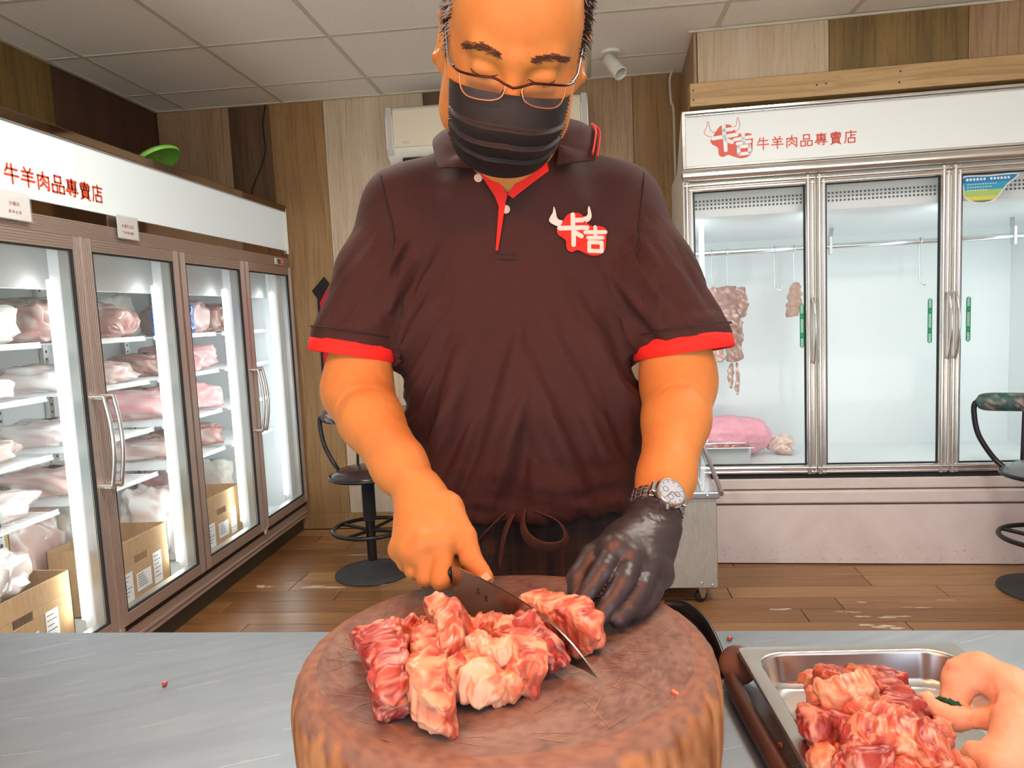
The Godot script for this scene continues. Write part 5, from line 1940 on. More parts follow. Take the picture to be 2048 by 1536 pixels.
func make_tray() -> void:
	var o := Vector3(0.326, TABLE_TOP, -0.748)
	var turn := deg_to_rad(3.0)
	var t := thing("steel_tray", "shallow stainless tray with rounded corners on the table, full of trimmings", "tray", o, turn)
	var mb := MB.new()
	tray_shape(mb, 0.238, 0.31, 0.042, 0.035, 0.016)
	part(t, "tray_body", mb, mats["steel_tray"])
	var list := [
		[Vector3(0.284, 0.860, -0.813), 0.070, FATTY, "pale-topped chunk at the far end of the tray pile"],
		[Vector3(0.318, 0.855, -0.800), 0.070, RED_MEAT, "dark red torn piece at the back of the tray"],
		[Vector3(0.259, 0.838, -0.838), 0.040, FAT, "small orange fat scrap apart at the tray's far corner"],
		[Vector3(0.256, 0.888, -0.735), 0.060, FAT, "big creamy lump of fat on top of the tray pile"],
		[Vector3(0.311, 0.862, -0.755), 0.070, RED_MEAT, "red strip on the tray pile below the dark torn piece"],
		[Vector3(0.270, 0.876, -0.700), 0.060, FATTY, "folded pink strip next to the creamy lump"],
		[Vector3(0.236, 0.866, -0.715), 0.070, RED_MEAT, "red and white strip on the outer edge of the tray pile"],
		[Vector3(0.226, 0.848, -0.740), 0.050, FATTY, "small pale scrap against the tray wall"],
		[Vector3(0.298, 0.870, -0.700), 0.075, FATTY, "long pink strip with a white edge in the tray"],
		[Vector3(0.330, 0.842, -0.735), 0.050, RED_MEAT, "red piece low in the tray beside the cotton glove"],
		[Vector3(0.246, 0.868, -0.670), 0.080, RED_MEAT, "thick dark red piece at the near side of the tray pile"],
		[Vector3(0.276, 0.872, -0.665), 0.080, FATTY, "pink slab across the near side of the tray pile"],
		[Vector3(0.223, 0.850, -0.680), 0.055, FAT, "ragged cream fat piece by the tray's near wall"],
		[Vector3(0.250, 0.858, -0.636), 0.080, RED_MEAT, "dark piece at the near bottom of the tray pile"],
		[Vector3(0.296, 0.856, -0.650), 0.090, FATTY, "long fatty strip sloping down the near side of the pile"],
		[Vector3(0.342, 0.848, -0.728), 0.035, FAT, "pink fat nub beside the cotton glove"],
		[Vector3(0.275, 0.846, -0.765), 0.090, RED_MEAT, "red base piece under the creamy lump"],
		[Vector3(0.262, 0.840, -0.70), 0.10, RED_MEAT, "large red piece at the bottom of the tray"],
	]
	var k := 0
	for a in list:
		var l: float = a[1]
		mb = meat_piece(l * 1.10, l * 0.55, l * 0.40, 700 + k * 13, 0.3, a[2], 0.3)
		var p: Vector3 = a[0]
		p.y = maxf(p.y - l * 0.10, TABLE_TOP + 0.006 + l * 0.27)
		solo("meat_trimming", mb, mats["meat"], a[3], "meat", Transform3D(Basis(Vector3.UP, k * 1.1) * Basis(Vector3.RIGHT, 0.2 * (k % 3 - 1)), p))
		k += 1
	# knitted cotton glove slumped over the side of the tray
	var g := thing("cotton_glove", "peach knitted cotton work glove with a dark green hem, slumped in the tray", "glove", Vector3(0.375, 0.83, -0.74))
	var f := Field.new(Vector3(-0.09, -0.03, -0.10), Vector3(0.14, 0.115, 0.13), 0.0035)
	# arched cuff, palm and fingers
	var arch := [Vector3(0.000, 0.022, -0.026), Vector3(0.014, 0.042, -0.042), Vector3(0.031, 0.053, -0.034), Vector3(0.046, 0.047, -0.010), Vector3(0.052, 0.034, 0.014), Vector3(0.040, 0.024, 0.036)]
	var ar := [0.016, 0.016, 0.0165, 0.018, 0.021, 0.023]
	for i in arch.size() - 1:
		f.cap(arch[i], arch[i + 1], ar[i], ar[i + 1], 0.012)
	f.cap(Vector3(0.035, 0.028, 0.035), Vector3(0.055, 0.022, 0.07), 0.026, 0.022, 0.015)
	f.cap(Vector3(0.035, 0.026, 0.035), Vector3(0.0, 0.010, 0.06), 0.022, 0.018, 0.012)
	f.cap(Vector3(0.0, 0.010, 0.06), Vector3(-0.012, 0.004, 0.045), 0.018, 0.016, 0.012)
	f.cap(Vector3(0.05, 0.035, 0.02), Vector3(0.062, 0.034, 0.0), 0.020, 0.016, 0.012)
	# loose finger lying forward
	f.cap(Vector3(-0.034, 0.030, -0.012), Vector3(-0.012, 0.017, -0.002), 0.0075, 0.009, 0.006)
	f.cap(Vector3(-0.012, 0.017, -0.002), Vector3(0.03, 0.020, 0.0), 0.009, 0.012, 0.008)
	var mouth: Vector3 = (arch[0] - arch[1]).normalized()
	f.ell(arch[0] + mouth * 0.012, Vector3(0.0125, 0.0125, 0.0125), 0.002, Basis.IDENTITY, true)
	var kn := noise(88, 60.0, 3)
	var gm := MB.new()
	f.mesh(gm, func(p: Vector3, nn: Vector3) -> Vector3: return p + nn * (kn.get_noise_3dv(p * 0.5) * 0.004 + sin(p.x * 900.0 + p.z * 300.0) * 0.0003))
	part(g, "knit", gm, mats["cotton"])
	mb = MB.new()
	var ring := []
	for i in 40:
		var a := TAU * i / 40
		var sx := mouth.cross(Vector3.UP).normalized()
		ring.push_back(arch[0] + mouth * (0.006 + sin(i * 2.3) * 0.0012) + (sx * cos(a) + sx.cross(mouth) * sin(a)) * 0.0142)
	mb.tube(ring, 0.0032, 6, true)
	part(g, "hem", mb, mats["cotton_hem"], "ragged dark green hem")
	# brown wooden-handled tool with a round end, and a black strap leaning on the block
	var h := thing("sharpening_steel", "brown-handled steel with a flat round end lying between block and tray", "tool", Vector3(0.176, TABLE_TOP, -0.80))
	mb = MB.new()
	mb.tube(curve([Vector3(-0.006, 0.012, -0.085), Vector3(-0.004, 0.012, -0.03), Vector3(0.002, 0.012, 0.05), Vector3(0.012, 0.012, 0.16)], 6), 0.0105, 14)
	part(h, "handle", mb, mats["handle_brown"])
	mb = MB.new()
	mb.lathe(Vector3(0.006, 0.022, -0.105), [Vector2(0.0, -0.006), Vector2(0.02, -0.006), Vector2(0.024, -0.002), Vector2(0.024, 0.003), Vector2(0.02, 0.006), Vector2(0.0, 0.006)], 28, Basis(Vector3.RIGHT, 0.9))
	part(h, "round_end", mb, std("end_brown", rgb(84, 58, 48), 0.5))
	var s := thing("knife_guard", "curved black plastic strip standing against the block's far side", "guard", Vector3(0.15, TABLE_TOP, -0.93))
	mb = MB.new()
	mb.tube(curve([Vector3(-0.045, 0.048, -0.095), Vector3(-0.02, 0.05, -0.085), Vector3(0.0, 0.042, -0.055), Vector3(0.010, 0.028, -0.015), Vector3(0.014, 0.012, 0.03)], 6), 0.011, 12, false, true, 0.5, Vector3(0.5, 0.5, 0))
	part(s, "strip", mb, mats["black_metal"])

func make_knife() -> void:
	# blade stands on its edge, heel by the hand, point towards the near right
	var heel := Vector3(-0.157, 0.950, -0.790)
	var tip := Vector3(0.003, 0.9455, -0.629)
	var x := (tip - heel).normalized()
	var z := x.cross(Vector3.UP).normalized()
	var y := z.cross(x)
	var t := thing("chef_knife", "long steel chef's knife held in the bare hand, its point on the block", "knife", heel)
	t.basis = Basis(x, y, z)
	var l := heel.distance_to(tip)
	var edge := [Vector2(0.0, 0.0), Vector2(l * 0.35, -0.001), Vector2(l * 0.7, 0.0), Vector2(l * 0.9, 0.004), Vector2(l, 0.003)]
	var spine := [Vector2(0.0, 0.049), Vector2(l * 0.35, 0.047), Vector2(l * 0.62, 0.041), Vector2(l * 0.82, 0.028), Vector2(l * 0.94, 0.013), Vector2(l, 0.003)]
	var e2 := curve(edge, 8)
	var s2 := curve(spine, 8)
	var mb := MB.new()
	var m := 32
	for side in [-1, 1]:
		var rows := []
		for j in 9:
			var row := []
			for i in m + 1:
				var u := float(i) / m
				var a: Vector2 = e2[mini(int(u * (e2.size() - 1)), e2.size() - 1)]
				var b: Vector2 = s2[mini(int(u * (s2.size() - 1)), s2.size() - 1)]
				a = Vector2(u * l, _height_at(e2, u * l))
				b = Vector2(u * l, _height_at(s2, u * l))
				var f := j / 8.0
				var p := a.lerp(b, f)
				row.push_back(Vector3(p.x, p.y, side * (0.0002 + 0.0011 * f * (1.0 - u * 0.5))))
			rows.push_back(row)
		var from := mb.v.size()
		mb.sheet(rows, false, false)
		for i in range(from, mb.n.size()):
			if mb.n[i].z * side < 0.0:
				mb.n[i] = -mb.n[i]
	# spine and heel faces
	var top := []
	for side in [-1, 1]:
		var row := []
		for i in m + 1:
			var u := float(i) / m
			row.push_back(Vector3(u * l, _height_at(s2, u * l), side * (0.0013 - 0.00055 * u)))
		top.push_back(row)
	mb.sheet(top, false, false)
	mb.box(Vector3(0.0, 0.0245, 0), Vector3(0.001, 0.049, 0.0018), 0.0002)
	part(t, "blade", mb, mats["steel_blade"])
	mb = MB.new()
	for i in 2:
		letters(mb, "吉" if i else "五", 0.007, 0.0, 0.09, 0.0001, Transform3D(Basis(Vector3.RIGHT, Vector3.UP, Vector3.BACK), Vector3(0.045 + 0.014 * i, 0.036 - 0.004 * i, 0.0013)))
	part(t, "engraving", mb, std("engraved", rgb(70, 60, 58), 0.6))
	mb = MB.new()
	mb.tube(curve([Vector3(-0.004, 0.034, -0.002), Vector3(-0.02, 0.036, -0.003), Vector3(-0.07, 0.040, -0.003), Vector3(-0.105, 0.042, -0.003)], 5), 0.0095, 14, false, true, 0.75, Vector3.UP)
	part(t, "handle", mb, mats["black_plastic"])

func _height_at(pts: Array, x: float) -> float:
	for i in pts.size() - 1:
		if x <= pts[i + 1].x:
			return lerpf(pts[i].y, pts[i + 1].y, clampf((x - pts[i].x) / maxf(pts[i + 1].x - pts[i].x, 1e-6), 0.0, 1.0))
	return pts[pts.size() - 1].y

# ---------------------------------------------------------------- stools, chest cooler, wall fittings
func make_stool(at: Vector3, turn: float, label: String, pad_cols: Array, seat_m: Material) -> void:
	var t := thing("bar_stool", label, "stool", at, turn)
	var mb := MB.new()
	mb.lathe(Vector3.ZERO, [Vector2(0.0, 0.0), Vector2(0.188, 0.0), Vector2(0.192, 0.006), Vector2(0.188, 0.012), Vector2(0.12, 0.026), Vector2(0.05, 0.05), Vector2(0.028, 0.07), Vector2(0.0, 0.07)], 48)
	part(t, "base", mb, mats["black_base"])
	mb = MB.new()
	mb.tube([Vector3(0, 0.05, 0), Vector3(0, 0.29, 0)], 0.024, 20)
	part(t, "post", mb, mats["black_metal"])
	mb = MB.new()
	for i in 22:
		mb.lathe(Vector3(0, 0.275 + i * 0.0095, 0), [Vector2(0.030, 0.0), Vector2(0.033, 0.0025), Vector2(0.033, 0.006), Vector2(0.030, 0.0095)], 20)
	part(t, "bellows", mb, mats["rubber"])
	# foot ring with spokes
	mb = MB.new()
	mb.tube(arc(Vector3(0, 0.235, 0), Vector3(0.185, 0, 0), Vector3(0, 0, 0.185), 0, 352.5, 47), 0.0105, 12, true)
	var fr := part(t, "foot_ring", mb, mats["black_metal"])
	for i in 4:
		var a := TAU * i / 4 + 0.5
		mb = MB.new()
		mb.tube([Vector3(cos(a) * 0.02, 0.225, sin(a) * 0.02), Vector3(cos(a) * 0.185, 0.235, sin(a) * 0.185)], 0.009, 10)
		part(fr, "spoke", mb, mats["black_metal"])
	# seat cushion in its ring
	mb = MB.new()
	mb.lathe(Vector3(0, 0.50, 0), [Vector2(0.0, 0.055), Vector2(0.08, 0.052), Vector2(0.14, 0.042), Vector2(0.17, 0.024), Vector2(0.178, 0.008), Vector2(0.17, -0.004), Vector2(0.0, -0.012)], 40)
	part(t, "seat", mb, seat_m)
	mb = MB.new()
	mb.tube(arc(Vector3(0, 0.508, 0), Vector3(0.182, 0, 0), Vector3(0, 0, 0.182), 0, 352.5, 47), 0.0095, 12, true)
	part(t, "seat_ring", mb, mats["black_metal"])
	# bent tubes at the sides carry the padded bar of the backrest
	for s in [-1, 1]:
		mb = MB.new()
		mb.tube(curve([Vector3(s * 0.155, 0.508, -0.09), Vector3(s * 0.195, 0.55, -0.12), Vector3(s * 0.245, 0.64, -0.15), Vector3(s * 0.262, 0.73, -0.16), Vector3(s * 0.258, 0.785, -0.16), Vector3(s * 0.22, 0.79, -0.16)], 6), 0.0115, 12)
		part(t, "back_tube", mb, mats["black_metal"])
		mb = MB.new()
		mb.tube([Vector3(s * 0.08, 0.508, -0.16), Vector3(s * 0.075, 0.77, -0.165)], 0.007, 10)
		part(t, "back_strut", mb, mats["black_metal"])
	mb = MB.new()
	mb.use_color = true
	var n1 := noise(33, 30.0, 3)
	var rows := []
	var cc := []
	for i in 42:
		var x := lerpf(-0.258, 0.258, i / 41.0)
		var r := 0.041 * pow(1.0 - pow(absf(x) / 0.259, 14.0), 0.5) + 0.0005
		var row := []
		var cr := []
		for j in 24:
			var a := TAU * j / 24
			var p := Vector3(x, 0.79 + cos(a) * r, -0.16 + sin(a) * r)
			row.push_back(p)
			var k := clampf(0.5 + n1.get_noise_3dv(p) * 2.2, 0.0, 1.0)
			cr.push_back((pad_cols[0] as Color).lerp(pad_cols[1], k).lerp(pad_cols[2], clampf((n1.get_noise_3dv(p * 1.7 + Vector3(5, 0, 0)) - 0.1) * 4.0, 0, 1)))
		rows.push_back(row)
		cc.push_back(cr)
	mb.sheet(rows, true, false, cc)
	for i in mb.n.size():
		if mb.n[i].dot(mb.v[i] - Vector3(mb.v[i].x, 0.79, -0.16)) < 0.0:
			mb.n[i] = -mb.n[i]
	part(t, "backrest_pad", mb, painted("pad", 0.5))

func make_props() -> void:
	make_stool(Vector3(-1.10, 0, -3.49), deg_to_rad(5.0), "black bar stool with a glossy dark seat in front of the light wall board", [Color(0.05, 0.045, 0.045), Color(0.12, 0.10, 0.10), Color(0.4, 0.38, 0.36)], std("seat_dark", rgb(58, 44, 46), 0.22))
	make_stool(Vector3(1.935, 0, -3.18), deg_to_rad(-20.0), "black bar stool with a peeling green padded bar in front of the upright fridge", [Color(0.02, 0.13, 0.12), Color(0.06, 0.06, 0.075), Color(0.36, 0.26, 0.19)], std("seat_grey", rgb(112, 120, 122), 0.3))
	# stainless chest cooler with a sloping glass lid on castors
	var o := Vector3(0.28, 0, -3.30)
	var t := thing("chest_cooler", "stainless chest cooler on castors with a sloping glass lid, behind the man", "cooler", o)
	var mb := MB.new()
	mb.box(Vector3(0, 0.27, 0), Vector3(0.52, 0.40, 0.46), 0.004)
	part(t, "cabinet", mb, mats["steel_cabinet"])
	mb = MB.new()
	mb.box(Vector3(0, 0.478, 0.0), Vector3(0.545, 0.03, 0.485), 0.006)
	part(t, "rim", mb, mats["steel"])
	for z in [-0.22, 0.22]:
		mb = MB.new()
	mb = MB.new()
	mb.prism(PackedVector2Array([Vector2(-0.23, 0.49), Vector2(0.23, 0.49), Vector2(-0.23, 0.60)]), 0.52, Transform3D(Basis(Vector3(0, 0, 1), Vector3.UP, Vector3(-1, 0, 0)), Vector3(0.26, 0, 0)))
	part(t, "lid_glass", mb, mats["lid_glass"])
	for x in [-0.265, 0.275]:
		mb = MB.new()
		mb.bar(Vector3(x, 0.625, -0.24), Vector3(x, 0.492, 0.27), 0.014, 0.024, 0.002)
		var fr := part(t, "lid_frame", mb, std("lid_frame", rgb(150, 132, 140), 0.3, 0.5))
		for i in 2:
			mb = MB.new()
			mb.lathe(Vector3(x + 0.008, 0.53 - 0.03 * i, 0.13 + 0.11 * i), [Vector2(0.005, 0.0), Vector2(0.004, 0.003), Vector2(0.0, 0.004)], 10, Basis(Vector3.BACK, -PI / 2))
			part(fr, "rivet", mb, mats["chrome"])
	for i in 5:
		mb = MB.new()
		mb.bar(Vector3(-0.2 + 0.1 * i, 0.605, -0.2), Vector3(-0.2 + 0.1 * i, 0.512, 0.2), 0.006, 0.006, 0.001)
		part(t, "lid_bar", mb, mats["steel"])
	for x in [-0.19, 0.19]:
		for z in [-0.18, 0.20]:
			mb = MB.new()
			mb.lathe(Vector3(x, 0.027, z), [Vector2(0.0, -0.012), Vector2(0.022, -0.012), Vector2(0.027, -0.007), Vector2(0.027, 0.007), Vector2(0.022, 0.012), Vector2(0.0, 0.012)], 24, Basis(Vector3.UP, 0.5) * Basis(Vector3.RIGHT, PI / 2))
			var c := part(t, "castor", mb, mats["rubber"])
			mb = MB.new()
			mb.prism(PackedVector2Array([Vector2(-0.026, 0.074), Vector2(0.026, 0.074), Vector2(0.008, 0.020), Vector2(-0.008, 0.020)]), 0.003, Transform3D(Basis(Vector3.UP, 0.5), Vector3(x, 0, z) + Basis(Vector3.UP, 0.5) * Vector3(0, 0, 0.014)))
			part(c, "fork", mb, mats["steel"])
	for p in [Vector3(0.19, 0.094, 0.231), Vector3(0.235, 0.086, 0.231), Vector3(0.22, 0.478, 0.243)]:
		mb = MB.new()
		mb.lathe(p, [Vector2(0.006, 0.0), Vector2(0.005, 0.003), Vector2(0.0, 0.004)], 12, Basis(Vector3.RIGHT, PI / 2))
		part(t, "screw", mb, mats["chrome"])
	# white jug with a black loop handle on a crate at the back wall
	var cr := thing("white_crate", "white plastic crate standing by the back wall behind the cooler", "crate", Vector3(0.30, 0, -3.95))
	mb = MB.new()
	mb.box(Vector3(0, 0.36, 0), Vector3(0.24, 0.72, 0.30), 0.01)
	part(cr, "body", mb, mats["white_plastic"])
	mb = MB.new()
	mb.box(Vector3(0, 0.728, 0), Vector3(0.27, 0.024, 0.33), 0.008)
	part(cr, "lip", mb, mats["white_plastic"])
	var bag := thing("loop_handle", "black plastic loop handle sticking up from the white crate", "handle", Vector3(0.318, 0.74, -3.95))
	mb = MB.new()
	var lp := []
	for q in rr(0.062, 0.145, 0.026, 6):
		lp.push_back(Vector3(q.x + q.y * 0.22, 0.086 + q.y, 0.0))
	mb.tube(lp, 0.011, 12, true)
	part(bag, "loop", mb, mats["black_plastic"])
	# air conditioner
	var a := thing("air_conditioner", "cream wall-mounted air conditioner above and behind the man's shoulders", "air conditioner", Vector3(-0.485, 2.30, WALL_BACK))
	mb = MB.new()
	mb.prism(PackedVector2Array([Vector2(0.0, 0.155), Vector2(0.17, 0.155), Vector2(0.20, 0.14), Vector2(0.212, 0.09), Vector2(0.212, -0.075), Vector2(0.195, -0.115), Vector2(0.12, -0.165), Vector2(0.0, -0.165)]), 1.12, Transform3D(Basis(Vector3(0, 0, 1), Vector3.UP, Vector3(-1, 0, 0)), Vector3(0.56, 0, 0)), 0.8)
	part(a, "body", mb, mats["white_plastic"])
	mb = MB.new()
	mb.box(Vector3(0.0, 0.028, 0.214), Vector3(1.04, 0.205, 0.012), 0.005)
	part(a, "front_panel", mb, std("ac_panel", rgb(226, 218, 196), 0.35))
	for s in [-1, 1]:
		mb = MB.new()
		mb.box(Vector3(s * 0.54, 0.02, 0.206), Vector3(0.036, 0.26, 0.014), 0.005)
		part(a, "side_trim", mb, std("ac_grey", rgb(196, 192, 190), 0.4))
	mb = MB.new()
	mb.box(Vector3(0.0, -0.128, 0.175), Vector3(0.96, 0.018, 0.045), 0.004, Basis(Vector3.RIGHT, 0.6))
	part(a, "air_outlet", mb, mats["black_plastic"])
	mb = MB.new()
	mb.box(Vector3(0.0, -0.148, 0.155), Vector3(0.95, 0.006, 0.06), 0.002, Basis(Vector3.RIGHT, 0.5))
	part(a, "louvre", mb, mats["white_plastic"])
	var tm := TextMesh.new()
	tm.text = "TECO"
	var sf := SystemFont.new()
	sf.font_names = PackedStringArray(["Droid Sans"])
	tm.font = sf
	tm.font_size = 24
	tm.pixel_size = 0.00065
	tm.depth = 0.0008
	part_mesh(a, "lettering", tm, std("ac_letter", rgb(150, 146, 138), 0.5), Transform3D(Basis.IDENTITY, Vector3(-0.45, -0.05, 0.2204)))
	# red banner with black edges, half behind the man
	var bn := thing("wall_banner", "red cloth banner with black edging hung on the back wall behind the man", "banner", Vector3(-1.30, 1.22, WALL_BACK + 0.006))
	mb = MB.new()
	mb.prism(PackedVector2Array([Vector2(-0.27, -0.25), Vector2(0.30, -0.25), Vector2(0.30, 0.27), Vector2(-0.28, 0.25)]), 0.006)
	part(bn, "cloth", mb, mats["banner_red"])
	mb = MB.new()
	mb.prism(PackedVector2Array([Vector2(-0.31, 0.25), Vector2(-0.23, 0.33), Vector2(-0.20, 0.29), Vector2(-0.265, 0.18)]), 0.009)
	mb.prism(PackedVector2Array([Vector2(-0.285, -0.25), Vector2(-0.27, -0.25), Vector2(-0.265, 0.2), Vector2(-0.28, 0.22)]), 0.008)
	part(bn, "edging", mb, mats["banner_black"])
	mb = MB.new()
	mb.prism(PackedVector2Array(curve([Vector2(0.15, -0.21), Vector2(0.20, -0.22), Vector2(0.24, -0.19), Vector2(0.23, -0.12), Vector2(0.18, -0.13), Vector2(0.16, -0.17)], 4, true)), 0.008)
	part(bn, "print", mb, mats["banner_black"])
	# cables
	mb = MB.new()
	mb.tube(curve([Vector3(-1.81, 2.58, WALL_BACK + 0.006), Vector3(-1.84, 2.46, WALL_BACK + 0.006), Vector3(-1.835, 2.32, WALL_BACK + 0.006), Vector3(-1.87, 2.22, WALL_BACK + 0.006), Vector3(-1.93, 2.10, WALL_BACK + 0.008), Vector3(-1.95, 2.0, WALL_BACK + 0.02), Vector3(-1.96, 1.99, WALL_BACK + 0.05)], 8), 0.0045, 8)
	solo("power_cable", mb, mats["cord_black"], "thin black cable running down the back wall to the freezer top", "cable")
	mb = MB.new()
	mb.tube(curve([Vector3(0.552, 2.575, -4.20), Vector3(0.53, 2.52, -4.20), Vector3(0.535, 2.40, -4.20), Vector3(0.548, 2.30, -4.20), Vector3(0.55, 1.6, -4.22)], 8), 0.007, 8)
	solo("white_cable", mb, mats["cord_white"], "white cable running down the corner beside the upright fridge", "cable")

# ---------------------------------------------------------------- the man behind the block
# his own axes: x to the right as the camera sees him, z towards the camera, origin on the floor
const MAN := Vector3(-0.097, 0, -1.191)
const MAN_TURN := 5.7
const HEAD_AT := Vector3(-0.002, 1.617, 0.207)
const HEAD_SIZE := 1.06
const SKIN := Color(0.58, 0.258, 0.070)

func man_xf() -> Transform3D:
	return Transform3D(Basis(Vector3.UP, deg_to_rad(MAN_TURN)), MAN)

func head_xf() -> Transform3D:
	var b := Basis(Vector3.BACK, deg_to_rad(-8.8)) * Basis(Vector3.UP, deg_to_rad(5.0)) * Basis(Vector3.RIGHT, deg_to_rad(41.0))
	return Transform3D(b.scaled(Vector3.ONE * HEAD_SIZE), HEAD_AT)

# something he wears that is a thing of its own: a node at ctr (his axes)
func worn(called: String, label: String, category: String, ctr: Vector3) -> Node3D:
	return thing(called, label, category, man_xf() * ctr, deg_to_rad(MAN_TURN))

func skin_paint(seed_: int) -> Callable:
	var n1 := noise(seed_, 14.0, 3)
	var n2 := noise(seed_ + 1, 90.0, 2)
	return func(p: Vector3, _n: Vector3) -> Color:
		var t := n1.get_noise_3dv(p)
		var c := SKIN.lerp(Color(0.58, 0.222, 0.060), clampf(0.35 + t * 0.8, 0, 1))
		return c * (1.0 + 0.05 * n2.get_noise_3dv(p))

func head_field() -> Field:
	var f := Field.new(Vector3(-0.108, -0.165, -0.135), Vector3(0.108, 0.155, 0.135), 0.0036)
	f.ell(Vector3(0, 0.045, -0.015), Vector3(0.077, 0.092, 0.098), 0.01)
	f.ell(Vector3(0, 0.055, 0.025), Vector3(0.070, 0.066, 0.066), 0.03)
	f.ell(Vector3(0, -0.025, 0.028), Vector3(0.066, 0.078, 0.062), 0.03)
	f.cap(Vector3(-0.048, -0.072, 0.015), Vector3(0.048, -0.072, 0.015), 0.030, 0.030, 0.03)
	f.cap(Vector3(-0.02, -0.095, 0.052), Vector3(0.02, -0.095, 0.052), 0.024, 0.024, 0.03)
	# soft underside of the chin
	f.ell(Vector3(0, -0.098, 0.02), Vector3(0.050, 0.034, 0.045), 0.03)
	for s in [-1.0, 1.0]:
		f.ell(Vector3(s * 0.044, -0.022, 0.056), Vector3(0.026, 0.026, 0.024), 0.02)
		f.ell(Vector3(s * 0.066, -0.035, 0.01), Vector3(0.012, 0.05, 0.03), 0.03)
	f.cap(Vector3(-0.042, 0.036, 0.076), Vector3(0.0, 0.032, 0.083), 0.010, 0.010, 0.016)
	f.cap(Vector3(0.042, 0.036, 0.076), Vector3(0.0, 0.032, 0.083), 0.010, 0.010, 0.016)
	for s in [-1.0, 1.0]:
		f.ell(Vector3(s * 0.033, 0.010, 0.104), Vector3(0.022, 0.015, 0.016), 0.012, Basis.IDENTITY, true)
	f.cap(Vector3(0, 0.026, 0.083), Vector3(0, -0.028, 0.108), 0.0085, 0.0125, 0.012)
	for s in [-1.0, 1.0]:
		f.ell(Vector3(s * 0.0125, -0.032, 0.098), Vector3(0.009, 0.008, 0.010), 0.008)
		# closed upper lids over the eyeballs
		f.ell(Vector3(s * 0.033, 0.014, 0.0785), Vector3(0.0165, 0.0115, 0.0125), 0.005)
		f.cap(Vector3(s * 0.020, 0.001, 0.086), Vector3(s * 0.046, 0.001, 0.080), 0.004, 0.004, 0.01)
		# ear: shell, hollow, lobe
		var eb := Basis(Vector3.UP, s * 0.6) * Basis(Vector3.RIGHT, -0.15)
		f.ell(Vector3(s * 0.089, 0.004, -0.016), Vector3(0.0065, 0.034, 0.021), 0.006, eb)
		f.ell(Vector3(s * 0.079, -0.004, -0.004), Vector3(0.009, 0.026, 0.012), 0.008, eb)
		f.ell(Vector3(s * 0.097, 0.006, -0.008), Vector3(0.0085, 0.021, 0.011), 0.005, eb, true)
		f.ell(Vector3(s * 0.083, -0.028, -0.006), Vector3(0.006, 0.010, 0.009), 0.006, eb)
	return f

